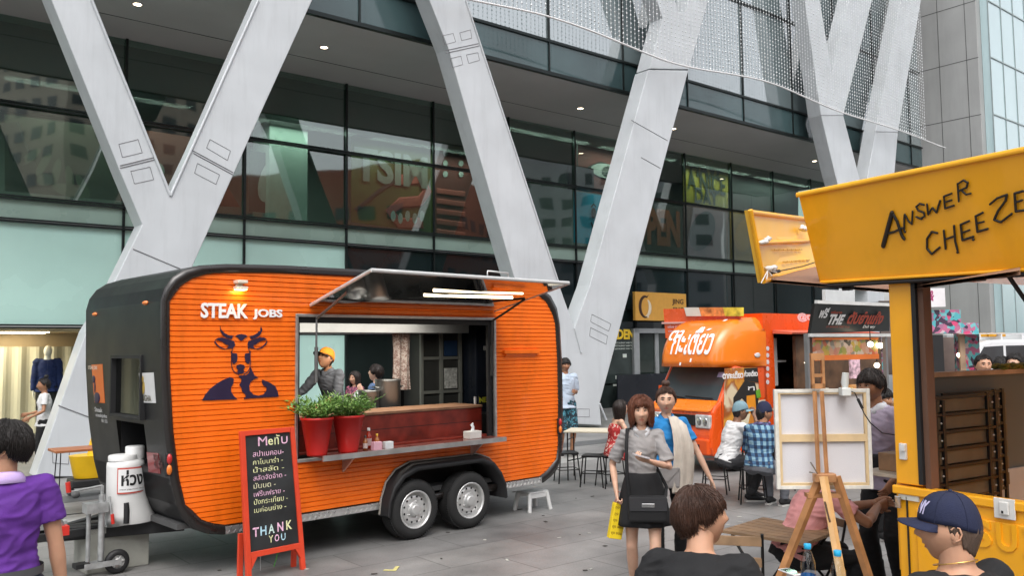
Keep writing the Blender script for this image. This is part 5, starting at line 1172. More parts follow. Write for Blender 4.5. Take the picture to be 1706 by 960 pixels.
# stock pots on the bench
for i, (px, w_, lab) in enumerate(((664, .15, 'large stainless steel stock pot on the kitchen bench, right one'), (620, .12, 'smaller stainless steel stock pot on the kitchen bench, left one'))):
    x_, _ = TR.L(px-14 if i == 0 else px-2, 660, 1.0); t = fthing('stock_pot', lab, 'pot', TR, x_, 1.05, 1.183, 'stock pots on the kitchen bench')
    hh = .50 if i == 0 else .38
    MB().lathe([(0, 0), (w_, 0), (w_+.005, .02), (w_+.005, hh-.03), (w_+.014, hh-.01), (w_+.006, hh), (w_-.005, hh-.01), (w_-.01, .04)], (0, 0, 0), 30).build('pot_body', stn, t)
    for s_ in (-1, 1): q = MB(); q.tube([(s_*w_, -.04, hh-.10), (s_*(w_+.05), -.035, hh-.09), (s_*(w_+.05), .035, hh-.09), (s_*w_, .04, hh-.10)], .008, 6); q.build('handle', stn, t)
# hanging cloth & apron
x_, _ = TR.L(672, 560, 1.2); q = MB(); V = []; nx, nz = 16, 20
for lay in (0, 1):
    for i in range(nz+1):
        for k in range(nx+1): u_ = k/nx; v_ = i/nz; V.append(((u_-.5)*.30*(1-.15*math.sin(v_*3)), .02*math.sin(u_*14+v_)+.008*lay, -.75*v_))
m__ = (nx+1)*(nz+1); Fc = [(l*m__+i*(nx+1)+k, l*m__+i*(nx+1)+k+1, l*m__+(i+1)*(nx+1)+k+1, l*m__+(i+1)*(nx+1)+k) for l in (0, 1) for i in range(nz) for k in range(nx)]
o = q.add(V, Fc, 0, True).build('kitchen_cloth', CL['stripe'], loc=TR.w(x_+.05, 1.3, 2.28), rz=TR.rz); tag(o, 'pale striped cloth hanging inside the trailer right of the vendor', 'cloth')
# menu board
mb_, mbr = gp(414, 970), gp(508, 949); az = math.atan2(mbr.x-mb_.x, mbr.y-mb_.y); MF = Frame(mb_, az)
mw = (mbr-mb_).length; tl_, tr_ = MF.L(399, 719, .09), MF.L(489, 712, .09); ht = (tl_[1]+tr_[1])/2
bd = thing('menu_board', 'red framed chalkboard menu standing in front of the orange trailer', 'menu board', mb_, MF.rz)
rf = mat('frame_red', (.62, .055, .02), .5, 0, .08, 6); chk = mat('chalkboard', (.018, .019, .02), .7, 0, .5, 3)
lean = math.atan2(.09, ht); M = Matrix.Rotation(-lean, 4, 'X'); Lh = ht/math.cos(lean)
x0 = -.02; x1 = mw+.0; ta, tb2 = tl_[0], tr_[0]
sk_ = lambda z: (ta-x0)*z/Lh
q = MB(); fw_ = .045; q.prism([(x0, 0), (x0+fw_, 0), (ta+fw_, Lh), (ta, Lh)], -.02, .02, 0, M); q.prism([(x1-fw_, 0), (x1, 0), (tb2, Lh), (tb2-fw_, Lh)], -.02, .02, 0, M)
q.prism([(ta+fw_, Lh-fw_), (tb2-fw_, Lh-fw_), (tb2-fw_, Lh), (ta+fw_, Lh)], -.019, .019, 0, M)
zb_ = .20; q.prism([(x0+fw_+sk_(zb_), zb_), (x1-fw_, zb_), (x1-fw_, zb_+.05), (x0+fw_+sk_(zb_), zb_+.05)], -.019, .019, 0, M)
q.prism([(x0+fw_, zb_-.10), (x0+fw_+.06, zb_), (x0+fw_, zb_)], -.018, .018, 0, M); q.prism([(x1-fw_, zb_-.10), (x1-fw_-.06, zb_), (x1-fw_, zb_)], -.018, .018, 0, M)
q.build('frame', rf, bd, .003)
q = MB(); q.prism([(x0+fw_+sk_(zb_), zb_+.05), (x1-fw_, zb_+.05), (tb2-fw_, Lh-fw_), (ta+fw_, Lh-fw_)], -.004, .004, 0, M); q.build('board', chk, bd)
M2 = Matrix.Translation((0, .16, 0)) @ Matrix.Rotation(math.atan2(.04, ht), 4, 'X'); q = MB()
for a_ in (x0, x1-fw_): MB().box(a_, a_+fw_, -.015, .015, 0, .40, 0, M2).build('rear_leg', rf, bd)
cols = [(.75, .45, .60), (.72, .72, .40), (.55, .70, .65), (.65, .62, .42), (.40, .60, .70)]
chm = [mat('chalk_%d' % i, c, .9, 0, .35, 40) for i, c in enumerate(cols)]
bw = (x1-x0-2*fw_); H0 = Lh-fw_
def chalk(body, u0, u1, v0, v1, m, bold=.0, sh=0.):
    q = MB(); text_on(q, body, x0+fw_+bw*u0, x0+fw_+bw*u1, H0-(H0-.25)*v1, H0-(H0-.25)*v0, -.0045, 0, bold, .001, sh, 0, M); return q
def chalk_l(items):
    q = MB()
    for body, u0, u1, v0, v1, m, bold in items: c_ = chalk(body, u0, u1, v0, v1, m, bold); q.add(c_.v, c_.f, m)
    return q
rows_ = ['สปาเบคอน-', 'คาโบนาร่า -', 'น้ำสลัด -', 'สลัดจัดจ้าด -', 'มันบด -', 'เฟร้นฟราย -', 'ปังกระเทียม -', 'เบค่อนย่าง -']; rc_ = [0, 1, 1, 0, 3, 0, 1, 1]; wd = [.62, .60, .62, .66, .44, .62, .68, .64]
it = [('M', .20, .38, .02, .10, 0, 0), ('e', .40, .50, .045, .10, 1, .01), ('ทั', .53, .64, .01, .10, 1, .01), ('U', .67, .80, .035, .10, 0, .01)]
for i, (t_, c_, w__) in enumerate(zip(rows_, rc_, wd)): v = .14+i*.069; it.append((t_, .09, .09+w__, v, v+.050, c_, -.004))
for ch_, u0, c_ in zip('THANK', (.05, .20, .36, .54, .72), (0, 4, 2, 0, 1)): it.append((ch_, u0, u0+.12, .80-.02*u0, .88-.02*u0, c_, .02))
for ch_, u0, c_ in zip('YOU', (.36, .48, .61), (1, 0, 4)): it.append((ch_, u0, u0+.09, .89, .95, c_, .01))
chalk_l(it).build('chalk_lettering', chm, bd)
q = MB(); q.tube([(mw*.62, .1, .19), (mw*.56, .12, .05)], .005, 5); q.tube([(mw*.30, .1, .19), (mw*.32, .12, .04)], .003, 5, 1); q.build('hanging_ribbon', [mat('ribbon_green', (.08, .35, .05)), mat('ribbon_white', (.5, .5, .5))], bd)
# folding table & mop trolley by the left column
P0 = gp(150, 790); F3 = Frame(P0, AB)
P = dp(135, 748, 11.0); ft_ = thing('folding_table', 'small brown folding table with thin black legs, left of the trailer', 'table', (P.x, P.y, 0), BZ)
zt_ = P.z; q = MB(); q.box(-.33, .5, -.2, .25, zt_-.02, zt_+.01); q.build('tabletop', mat('table_brown', (.34, .12, .05), .5, 0, .1), ft_, .005)
for a, b_ in ((-.28, -.16), (-.28, .2), (.42, -.16), (.42, .2)): q = MB(); q.tube([(a, b_, 0), (a+(.03 if a < 0 else -.03), b_*.6, zt_-.02)], .007, 6); q.build('leg', blkm, ft_)
q = MB(); q.tube([(-.28, -.16, .06), (.42, -.16, .06)], .006); q.tube([(-.28, -.16, .12), (-.28, .2, .12)], .006); q.build('stretcher', blkm, ft_)
P = dp(140, 800, 12.6); mt = thing('mop_trolley', 'yellow mop bucket trolley parked behind the brown table', 'mop trolley', (P.x+.12, P.y, 0), BZ)
yel = mat('bucket_yellow', (.70, .42, .01), .4, 0, .06); q = MB(); q.loft([(0, 0, .26), (0, 0, .3), (0, 0, .55), (0, 0, .58)], [(.24, .17), (.26, .18), (.31, .22), (.32, .23)], (1, 0, 0), 24); q.build('bucket', yel, mt)
q = MB(); q.loft([(.08, 0, .55), (.08, 0, .75), (.10, 0, .92)], [(.16, .13), (.13, .10), (.09, .08)], (1, 0, 0), 20); q.build('wringer', yel, mt); MB().tube([(.12, .02, .8), (.22, .02, 1.15)], .018).build('handle', blkm, mt)
MB().box(-.30, .30, -.2, .2, .14, .25).build('trolley_base', blkm, mt, .02)
for a in (-.25, .25):
    for b_ in (-.15, .15): MB().lathe([(0, -.02), (.055, -.02), (.055, .02), (0, .02)], (a, b_, .055), 14, 0, None, True, 'y').build('castor', mat('castor_grey', (.12, .12, .12), .5), mt)
MB().box(-.05, .1, -.19, -.16, .88, 1.0).build('cloth_green', mat('cloth_green', (.05, .3, .05)), mt)

area('kitchen_fill', TR.w(2.6, .45, 2.36), (2.2, .3), 26, (1, .95, .85), TR.rz, R(25))  # added fill light to brighten the trailer interior, no fitting belongs to it
# ---------------------------------------------------------------- orange street food van (middle)
G0 = gp(1190, 792); OT = Frame(G0, R(53)); 
ov = fthing('food_van', 'orange street food van with a rounded pod over its cab and white Thai lettering', 'food van', OT)
vo = mat('van_orange', (.74, .085, .008), .28, 0, .04, 2, coat=.6); vo2 = mat('van_amber', (.80, .19, .012), .3, 0, .06, 1.2, coat=.6); gls = mat('windscreen', (.05, .06, .065), .05, 0, .3, 1, coat=.8); chr_ = mat('chrome', (.6, .6, .6), .15, 1., .1, 10)
streaks(vo, .15, 1.5, .4)
def oz(px, py, y=0.): return OT.L(px, py, y)
xb = oz(1270, 522)[0]; zt = oz(1270, 522)[1]; zpod = oz(1213, 612)[1]
Wv = 1.42
# cab by its side outline
hoodz = 1.16; prof = [(0, .28), (-.06, .42), (-.05, .62), (0, .80), (.02, .98), (.10, 1.08), (.20, 1.14), (.58, zpod+.02), (xb+.1, zpod+.02), (xb+.1, .28)]
MB().prism(prof, 0, Wv).build('cab', vo, ov, .05, None, None, 3) if False else MB().prism(prof, 0, Wv).build('cab', vo, ov, .04)
q = MB(); q.add([(-.0, .05, 1.0), (.0, Wv-.05, 1.0), (.20, Wv-.05, 1.158), (.20, .05, 1.158)], [(0, 1, 2, 3)]); q.add([(-.006, .08, .985), (-.006, Wv-.08, .985), (.10, Wv-.08, 1.093), (.10, .08, 1.093)], [(0, 1, 2, 3)]); q.build('bonnet', vo2, ov)
nrm = Vector((-(zpod-1.14), 0, .38)).normalized()
def onws(u, v, k=.0): return Vector((.20+.38*v, u, 1.14+(zpod+.02-1.14)*v))+nrm*k
q = MB(); q.add([onws(.07, .03, .012), onws(Wv-.07, .03, .012), onws(Wv-.10, .93, .012), onws(.10, .93, .012), onws(.07, .03, -.01), onws(Wv-.07, .03, -.01), onws(Wv-.10, .93, -.01), onws(.10, .93, -.01)], [(0, 1, 2, 3), (0, 4, 5, 1), (1, 5, 6, 2), (2, 6, 7, 3), (3, 7, 4, 0)]); ws = q.build('windscreen', gls, ov)
q = MB(); q.tube([onws(.15, .06, .03), onws(.75, .10, .03)], .008); q.tube([onws(.75, .05, .03), onws(1.28, .12, .03)], .008); q.build('wiper', blkm, ws)
q = MB(); q.add([onws(.13, .66, .014), onws(.26, .66, .014), onws(.26, .80, .014), onws(.13, .80, .014)], [(0, 1, 2, 3)]); q.build('tax_sticker', mat('sticker_lilac', (.35, .32, .5), .5), ws)
# grille, lamps, bumper
q = MB(); q.box(-.055, -.02, .34, Wv-.34, .76, .93); q.build('grille', blkm, ov, .01)
q = MB(); q.box(-.108, -.1, Wv/2-.2, Wv/2+.2, .38, .49); q.build('number_plate', mat('plate_white', (.6, .6, .6), .4), ov)
q = MB()
for x_ in (.22, xb-.02): q.box(x_, x_+.008, -.003, 0, .40, 1.15)
q.box(.22, xb-.02, -.003, 0, .40, .408); q.build('door_gap', blkm, ov)
for y0_ in (.03, Wv-.33):
    o = MB().box(-.05, .03, y0_, y0_+.30, .72, .94).build('headlamp', mat('lamp_lens', (.62, .62, .60), .12, .3, .3, 14, coat=.8), ov, .02)
    for k in (.09, .21): MB().sph((-.05, y0_+k, .83), (.012, .05, .07), 0, 14, 8).build('reflector', chr_, o)
q = MB(); q.box(-.10, 0, .03, Wv-.03, .30, .56); q.build('bumper', vo, ov, .03); q = MB(); q.box(-.105, -.09, .2, Wv-.2, .36, .47); q.build('air_intake', blkm, ov)
q = MB(); q.box(.42, .52, Wv+.03, Wv+.14, 1.18, 1.36); q.tube([(.5, Wv-.03, 1.2), (.5, Wv+.06, 1.25)], .014); q.build('mirror', vo, ov, .02)
# side window / door sticker
q = MB(); q.add([oz(1206, 615, -.004)[:1]+(-.006,)+oz(1206, 615)[1:]]*0 or [(oz(a, b_, -.006)[0], -.006, oz(a, b_, -.006)[1]) for a, b_ in ((1205, 742), (1272, 742), (1262, 612), (1207, 614))], [(0, 1, 2, 3)])
am = mat('advert_art', (.6, .3, .1), .4, var=0); N, K, b = nodes(am); tc = N.new('ShaderNodeTexCoord'); v_ = N.new('ShaderNodeTexNoise'); v_.inputs['Scale'].default_value = 2.2; v_.inputs['Detail'].default_value = 2; v_.inputs['Distortion'].default_value = .8; cr = N.new('ShaderNodeValToRGB'); e = cr.color_ramp.elements
e[0].position = .36; e[0].color = (.55, .20, .03, 1); e[1].position = .62; e[1].color = (.65, .55, .38, 1); x_ = e.new(.46); x_.color = (.62, .30, .05, 1); x_ = e.new(.54); x_.color = (.30, .08, .02, 1); K.new(tc.outputs['Object'], v_.inputs[0]); K.new(v_.outputs['Fac'], cr.inputs[0]); K.new(cr.outputs[0], b.inputs['Base Color'])
sd = q.build('side_advert', am, ov)
def opoly(q, pts, y, m=0): P_ = [oz(a, b_, y) for a, b_ in pts]; q.prism(P_, y, y+.003, m)
q = MB(); opoly(q, [(1222, 663), (1241, 634), (1258, 638), (1264, 665), (1262, 690), (1236, 664), (1222, 680)], -.012, 0); opoly(q, [(1240, 614), (1262, 613), (1264, 638), (1240, 634)], -.0125, 0); opoly(q, [(1244, 660), (1258, 658), (1260, 686), (1245, 690)], -.016, 1); opoly(q, [(1259, 652), (1266, 648), (1268, 662), (1261, 664)], -.018, 2); opoly(q, [(1263, 668), (1275, 666), (1277, 690), (1266, 692)], -.02, 3)
opoly(q, [(1225, 680), (1240, 672), (1250, 690), (1244, 720), (1228, 716)], -.015, 3)
q.build('advert_shapes', [mat('ad_dark', (.02, .02, .02), .5), mat('ad_orange', (.75, .28, .02), .5), mat('ad_green', (.12, .35, .03), .5), mat('ad_cream', (.65, .58, .42), .5)], sd)
q = MB()
for body, a, b_, c_, d_ in (('ตากะเตี๊ยว', 1204, 618, 1238, 632), ('ก๋วยเตี๋ยว', 1240, 617, 1262, 628), ('ชา', 1246, 644, 1257, 652)): p0 = oz(a, d_, -.017); p1 = oz(c_, b_, -.017) if False else oz(c_, b_, -.017); text_on(q, body, p0[0], p1[0], p0[1], p1[1], -.017, 0, .03, .002)
for xx in (): opoly(q, [(xx, 630), (xx+1.5, 630), (xx+2.5, 655+(xx*7) % 14), (xx+1, 655+(xx*7) % 14)], -.015)
q.build('advert_lettering', letm, sd)
# pod over the cab
q = MB(); V = []; rows, cols = 14, 18; x0p = .20
def podprof(t):  # outline from the bottom front edge up and back
    a = t*math.pi/2; return (xb+.02)-(xb+.02-x0p)*math.cos(a)**.75, zpod+(zt-.06-zpod)*math.sin(a)**.95
for i in range(rows+1):
    px_, pz_ = podprof(i/rows)
    for k in range(cols+1):
        u_ = k/cols; e_ = (2*u_-1); r_ = max(0, abs(e_)-.72)/.28; rc_2 = r_**2.2; y_ = Wv/2+e_*(Wv/2+.02)
        V.append((px_+(xb+.02-px_)*rc_2*.55, y_, pz_-(pz_-zpod)*rc_2*.30*(i/rows)))
Fc = [(i*(cols+1)+k, i*(cols+1)+k+1, (i+1)*(cols+1)+k+1, (i+1)*(cols+1)+k) for i in range(rows) for k in range(cols)]
n0 = len(V)
for side in (0, cols):   # side skirts down to the pod base and back to the box
    b0 = len(V); 
    for i in range(rows+1): p_ = V[i*(cols+1)+side]; V.append((xb+.05, p_[1], p_[2]))
    Fc += [(i*(cols+1)+side, (i+1)*(cols+1)+side, b0+i+1, b0+i) for i in range(rows)]
V += [(xb+.05, -.02, zpod), (xb+.05, Wv+.02, zpod)]; Fc.append(tuple(range(cols+1))+(len(V)-1, len(V)-2))
pod = q.add(V, Fc, 0, True).build('cab_pod', vo2, ov)
def podsurf(u, t):
    px_, pz_ = podprof(t); return Vector((px_, u*Wv, pz_))
def podtext(q, body, u0, u1, t0, t1, bold=.02, m=0):
    V, Fc = text_geo(body, bold); xs = [v[0] for v in V]; ys = [v[1] for v in V]; W2 = []
    for v in V:
        u_ = u0+(v[0]-min(xs))/(max(xs)-min(xs))*(u1-u0); t_ = t0+(v[1]-min(ys))/(max(ys)-min(ys))*(t1-t0); p_ = podsurf(u_, t_); W2.append((p_.x-.012, p_.y, p_.z+.008))
    q.add(W2, Fc, m)
q = MB(); podtext(q, 'ตา', .86, .66, .34, .52, .02); podtext(q, 'กะเตี๊ยว', .76, .14, .14, .58, .02)
podtext(q, '/', .34, .22, .50, .78, .03); podtext(q, 'l', .60, .575, .01, .36, .02); podtext(q, 'l', .44, .415, .05, .36, .02)
q.build('thai_lettering', letm, pod)
# box body with serving opening on the camera side
L_ = 4.6; ox0 = oz(1290, 600)[0]; ox1 = xb+2.9; oz1 = oz(1300, 556)[1]; oz0 = 1.05
q = MB(); q.box(xb, L_, Wv+.06, Wv+.10, .45, zt); q.box(xb, L_, 0, Wv+.06, zt-.05, zt); q.box(xb, L_, 0, Wv+.06, .45, .5)
q.box(xb, xb+.04, 0, Wv+.06, .5, zt-.05); q.box(L_-.04, L_, 0, Wv+.06, .5, zt-.05); q.box(xb+.04, ox0, 0, .04, .5, zt-.05); q.box(ox1, L_-.04, 0, .04, .5, zt-.05); q.box(ox0, ox1, 0, .04, .5, oz0); q.box(ox0, ox1, 0, .04, oz1, zt-.05)
q.build('box_body', vo, ov)
q = MB(); q.box(xb+.05, L_-.05, Wv+.03, Wv+.055, .51, zt-.06); q.box(L_-.06, L_-.045, .05, Wv, .51, zt-.06); q.box(xb+.045, xb+.06, .05, Wv, .51, zt-.06); q.box(xb+.05, L_-.05, .05, Wv, zt-.07, zt-.055); q.build('inner_lining', mat('lining_dark', (.07, .055, .045), .6, 0, .3, 2), ov)
q = MB(); q.box(ox0, ox1, -.16, .02, oz0, oz0+.03); q.box(ox0+.35, ox1, .5, 1.2, .5, 1.25); q.build('counter', mat('counter_steel', (.30, .30, .30), .35, .7), ov)
q = MB(); q.prism([(-.02, oz1), (-.40, oz1-.02), (-.42, oz1+.01), (-.02, oz1+.06)], ox0-.05, ox1+.05, 0, None, 'x'); q.build('side_canopy', mat('canopy_salmon', (.62, .13, .07), .5), ov)
q = MB(); 
for i in range(4): q.box(ox0+.5+.5*i, ox0+.85+.5*i, .9, 1.2, 1.25, 1.5+.06*(i % 2))
q.box(ox0+.3, ox1, 1.25, 1.42, 1.75, 1.79); q.build('kitchen_shelf', mat('kitchen_brown', (.14, .08, .04), .6, 0, .5, 5), ov)
q = MB(); q.box(ox0+.06, ox0+.14, .04, .10, 1.35, oz1-.08); q.box(ox0+.14, ox0+.4, .05, .07, 1.75, 1.78); q.build('door_stay', mat('stay_grey', (.4, .4, .4), .4), ov)
# round stickers down the edge
for k in range(6): x_, z_ = oz(1279, 581+k*11.2, -.004); MB().lathe([(0, -.006), (.040, -.006), (.040, 0)], (x_, 0, z_), 14, 0, None, False, 'y').build('round_sticker', mat('sticker_w2', (.62, .60, .62), .5), ov)
q = MB(); x_, z_ = oz(1332, 530, -.004); text_on(q, '@ตา', x_-.06, x_+.5, z_-.07, z_+.09, 0, 0, .04, .006); x_, z_ = oz(1262, 592, -.03)
MB().sph((x_, -.03, z_), (.08, .01, .04)).build('oval_badge', mat('sticker_w2', (.62, .60, .62)), ov); q.build('edge_lettering', mat('letter_pinkish', (.75, .45, .45), .5), ov)
wheel(.62, .02, .29, ov, .17); wheel(3.3, .02, .29, ov, .17); wheel(.62, Wv-.2, .29, ov, .17); wheel(3.3, Wv-.2, .29, ov, .17)
# folded banner of the stall behind, seen left of the pod
BX = xb-.05
q = MB(); P_ = [(1105, 515), (1143, 516), (1150, 530), (1142, 560), (1109, 564)]
def wall_card(px, D, th=.04): return None
SA = Frame(dp(1105, 540, 15.9), R(143)); 
q = MB(); q.prism([SA.L(a, b_, 0) for a, b_ in ((1105, 515), (1232, 513), (1232, 560), (1109, 564))], 0, .05)
o = q.build('side_banner', vo, loc=SA.O, rz=SA.rz) ; 
q2 = MB(); q2.prism([SA.L(a, b_, -.02) for a, b_ in ((1103, 537), (1150, 536), (1150, 539), (1103, 540))], -.03, -.001); q2.build('rail', mat('rail_pink', (.7, .4, .35), .5), o)
q2 = MB()
for a, b_, c_, d_, body in ((1112, 547, 1145, 541, 'อร่อย ตา กะเตี๊ยว'), (1113, 554, 1143, 550, 'STREET FOOD')): p0 = SA.L(a, b_, -.01); p1 = SA.L(c_, d_, -.01); text_on(q2, body, p0[0], p1[0], p0[1], p1[1], -.001, 0, .02, .006)
q2.build('lettering', mat('letter_pinkish', (.75, .45, .45), .5), o)
q2 = MB(); 
for i, (a, b_) in enumerate(((1140, 1165), (1165, 1205), (1205, 1236))): q2.prism([SA.L(*p, -.05) for p in ((a, 512.5), (b_, 512.5), (b_+(4 if i < 2 else 0), 527), (a+4, 527))], -.06-.002*i, -.001, i)
q2.build('food_print', [mat('print_pale', (.6, .58, .52), .5), mat('print_food', (.65, .22, .06), .5, 0, .6, 9), mat('print_yellow', (.65, .50, .05), .5, 0, .4, 9)], o)
tag(o, 'red orange banner board with white Thai lettering and food print, left of the van pod', 'banner')
# ---------------------------------------------------------------- stall with the black sign, behind the canvas
SF = Frame(dp(1350, 552, 13.0), R(53))
def sp(px, py, y=0.): return SF.L(px, py, y)
stl_ = fthing('food_stall', 'food stall with a wide black sign board and lit bulbs, behind the canvas', 'food stall', SF)
a_, b_ = sp(1350, 556), sp(1482, 552); t0_, t1_ = sp(1360, 506, -.25), sp(1482, 503, -.25)
q = MB(); V = [(a_[0], 0, a_[1]), (b_[0], 0, b_[1]), (t1_[0], -.25, t1_[1]), (t0_[0]-.03, -.25, t0_[1])]; q.add(V+[(x, y+.05, z) for x, y, z in V], [(0, 1, 2, 3), (7, 6, 5, 4), (0, 4, 5, 1), (1, 5, 6, 2), (2, 6, 7, 3), (3, 7, 4, 0)])
bd2 = q.build('sign_board', mat('board_charcoal', (.022, .026, .026), .4, 0, .2, 2), stl_)
hs2 = t0_[1]-a_[1]; yy_ = lambda z: -.25*(z-a_[1])/hs2-.012
def stext(body, px0, py0, px1, py1, m, bold=.03, name='lettering'):
    z0_, z1_ = sp(px0, py1, -.12)[1], sp(px0, py0, -.12)[1]; x0_, x1_ = sp(px0, 530, -.12)[0], sp(px1, 530, -.12)[0]
    V, Fc = text_geo(body, bold); xs = [v[0] for v in V]; ys = [v[1] for v in V]; W2 = []
    for v in V: z_ = z0_+(v[1]-min(ys))/(max(ys)-min(ys))*(z1_-z0_); W2.append((x0_+(v[0]-min(xs))/(max(xs)-min(xs))*(x1_-x0_), yy_(z_), z_))
    MB().add(W2, Fc).build(name, m, bd2)
stext('THE', 1379, 524, 1404, 541, letm, .05); rdm = mat('letter_rust', (.42, .06, .03), .5); stext('ตับยำแห้ง', 1411, 518, 1469, 540, rdm, .04); stext('แซ่บมาก', 1378, 518, 1396, 523, rdm, .03); stext('EST. BANGKOK STREET FOOD', 1381, 543, 1420, 546, rdm, .01); stext('Delivery', 1442, 542, 1462, 548, letm, .02); stext('ฟรี', 1360, 513, 1374, 530, letm, .03)
q = MB(); q.box(t0_[0], t1_[0], -.27, -.22, t0_[1], t0_[1]+.05); q.box(a_[0]-.05, b_[0], -.03, .0, a_[1]-.05, a_[1]); q.build('sign_rail', mat('rail_white', (.62, .62, .60), .4), stl_)
q = MB(); q.box(sp(1404, 500)[0], sp(1452, 500)[0], .3, .36, sp(1404, 505, .3)[1], sp(1404, 484, .3)[1]); q.build('white_panel', mat('panel_white', (.62, .64, .64), .4), stl_)
fa, fb = sp(1357, 597, .15), sp(1462, 563, .15)
fm = mat('food_art', (.5, .3, .1), .5, var=0); N, K, b = nodes(fm); tc = N.new('ShaderNodeTexCoord'); vv = N.new('ShaderNodeTexVoronoi'); vv.inputs['Scale'].default_value = 11; cr = N.new('ShaderNodeValToRGB'); e = cr.color_ramp.elements; e[0].color = (.45, .30, .05, 1); e[1].color = (.04, .03, .02, 1)
for p_, c_ in ((.25, (.20, .26, .05)), (.45, (.55, .38, .24)), (.62, (.42, .08, .03)), (.8, (.60, .52, .42))): x_ = e.new(p_); x_.color = (*c_, 1)
sp_ = N.new('ShaderNodeSeparateColor'); K.new(tc.outputs['Object'], vv.inputs[0]); K.new(vv.outputs['Color'], sp_.inputs[0]); K.new(sp_.outputs[0], cr.inputs[0]); K.new(cr.outputs[0], b.inputs['Base Color'])
ban = MB().box(fa[0], fb[0], .15, .18, fa[1], fb[1]).build('menu_banner', fm, stl_)
MB().box(fa[0], fb[0], .135, .149, fa[1]-.04, fa[1]+.04).build('banner_edge', mat('edge_orange', (.65, .16, .03), .5), ban); MB().box(fa[0], fb[0], .135, .149, fb[1]-.03, fb[1]).build('banner_edge', mat('edge_orange', (.65, .16, .03), .5), ban)
bul = mat('bulb_glow', (1, .9, .7), .3, var=0, emit=(1, .82, .55), estr=9)
for px, py, y in ((1450, 574, -.1), (1467, 576, .1), (1461, 609, .4), (1345, 605, .5)):
    x_, z_ = sp(px, py, y); o = MB().sph((x_, y, z_), .045, 0, 12, 8).build('bulb', bul, stl_); MB().tube([(x_, y, z_+.04), (x_, y, z_+.3)], .008).build('lamp_cord', blkm, o)
for px in (1348, 1478): x_ = sp(px, 600, .0)[0]; MB().box(x_-.03, x_+.03, .0, .06, 0, a_[1]).build('post', mat('post_steel', (.25, .25, .25), .4, .5), stl_)
q = MB(); x_0, x_1 = sp(1350, 650, .3)[0], sp(1490, 650, .3)[0]; q.box(x_0, x_1, .1, .8, 0, 1.05); q.build('stall_counter', mat('counter_wood', (.24, .13, .06), .6, 0, .3, 5), stl_)
rnd = random.Random(5); 
for i in range(9):
    x_ = x_0+.15+i*(x_1-x_0-.3)/8; h_ = rnd.uniform(.12, .34); MB().lathe([(0, 1.05), (.055, 1.05), (.062, 1.05+h_), (0, 1.05+h_)], (x_, .3+.1*(i % 3), 0), 12).build('food_jar', mat('jar_%d' % (i % 4), ((.5, .35, .10), (.55, .25, .06), (.5, .46, .36), (.36, .18, .05))[i % 4], .3, 0, .3, 20), stl_)
q = MB(); q.box(x_0+.95, x_1+1.2, 1.2, 1.26, .9, 2.2); q.build('back_board', mat('stall_back', (.10, .055, .03), .6, 0, .6, 4), stl_)
q = MB(); x_, z_ = sp(1425, 612, .9); q.box(x_-.15, x_+.15, .9, .93, z_-.2, z_+.2); q.build('bright_poster', mat('poster_pink', (.55, .38, .45), .5, 0, .7, 12), stl_)
# ---------------------------------------------------------------- mural covered kiosk + its roof sign
mm = mat('mural_art', (.3, .3, .3), .5, var=0); N, K, b = nodes(mm); tc = N.new('ShaderNodeTexCoord'); vv = N.new('ShaderNodeTexVoronoi'); vv.inputs['Scale'].default_value = 13; nz = N.new('ShaderNodeTexNoise'); nz.inputs['Scale'].default_value = 4; md = N.new('ShaderNodeMix'); md.data_type = 'RGBA'; md.inputs['Factor'].default_value = .12
cr = N.new('ShaderNodeValToRGB'); cr.color_ramp.interpolation = 'CONSTANT'; e = cr.color_ramp.elements; e[0].color = (.08, .36, .40, 1); e[1].position = .85; e[1].color = (.05, .03, .06, 1)
for p_, c_ in ((.25, (.42, .12, .22)), (.42, (.16, .42, .44)), (.55, (.30, .13, .22)), (.68, (.50, .40, .42)), (.78, (.55, .06, .16))): x_ = e.new(p_); x_.color = (*c_, 1)
K.new(tc.outputs['Object'], nz.inputs[0]); K.new(tc.outputs['Object'], md.inputs['A']); K.new(nz.outputs['Color'], md.inputs['B']); K.new(md.outputs['Result'], vv.inputs[0]); sp_ = N.new('ShaderNodeSeparateColor'); K.new(vv.outputs['Color'], sp_.inputs[0]); K.new(sp_.outputs[0], cr.inputs[0]); K.new(cr.outputs[0], b.inputs['Base Color'])
KF = Frame(dp(1470, 700, 18.0), R(53)-math.pi/2+math.pi)   # front faces the camera-left
KF = Frame(dp(1440, 700, 19.0), R(100))
kio = fthing('mural_kiosk', 'kiosk painted with a turquoise and pink mural, glimpsed past the yellow post', 'kiosk', KF)
def kl(px, py, y=0.): return KF.L(px, py, y)
def kbox(q, a, b_, c_, d_, y=0., t=.1, m=0): p0 = kl(a, d_, y); p1 = kl(c_, b_, y); q.box(p0[0], p1[0], y, y+t, p0[1], p1[1], m)
q = MB(); kbox(q, 1432, 560, 1478, 770, 0, .3); kbox(q, 1531, 516, 1600, 556, .0, .3); kbox(q, 1600, 538, 1630, 640, .1, .3); q.build('mural_wall', mm, kio)
q = MB(); kbox(q, 1478, 556, 1700, 559, -.5, .6); q.build('canopy_edge', mat('canopy_grey', (.45, .43, .42), .5), kio)
q = MB(); kbox(q, 1531, 480, 1574, 512, -.1, .06); wsn = q.build('roof_sign', mat('sign_white2', (.72, .70, .72), .4), kio)
q = MB(); p0 = kl(1533, 508, -.12); p1 = kl(1556, 484, -.12); text_on(q, 'หมู&', p0[0], p1[0], p0[1], p1[1], -.1, 0, .02, .01, .3); q.build('lettering', mat('letter_magenta', (.35, .04, .14), .5), wsn)
q = MB(); kbox(q, 1545, 558, 1571, 628, -.6, .1); q.build('loudspeaker', blkm, kio)
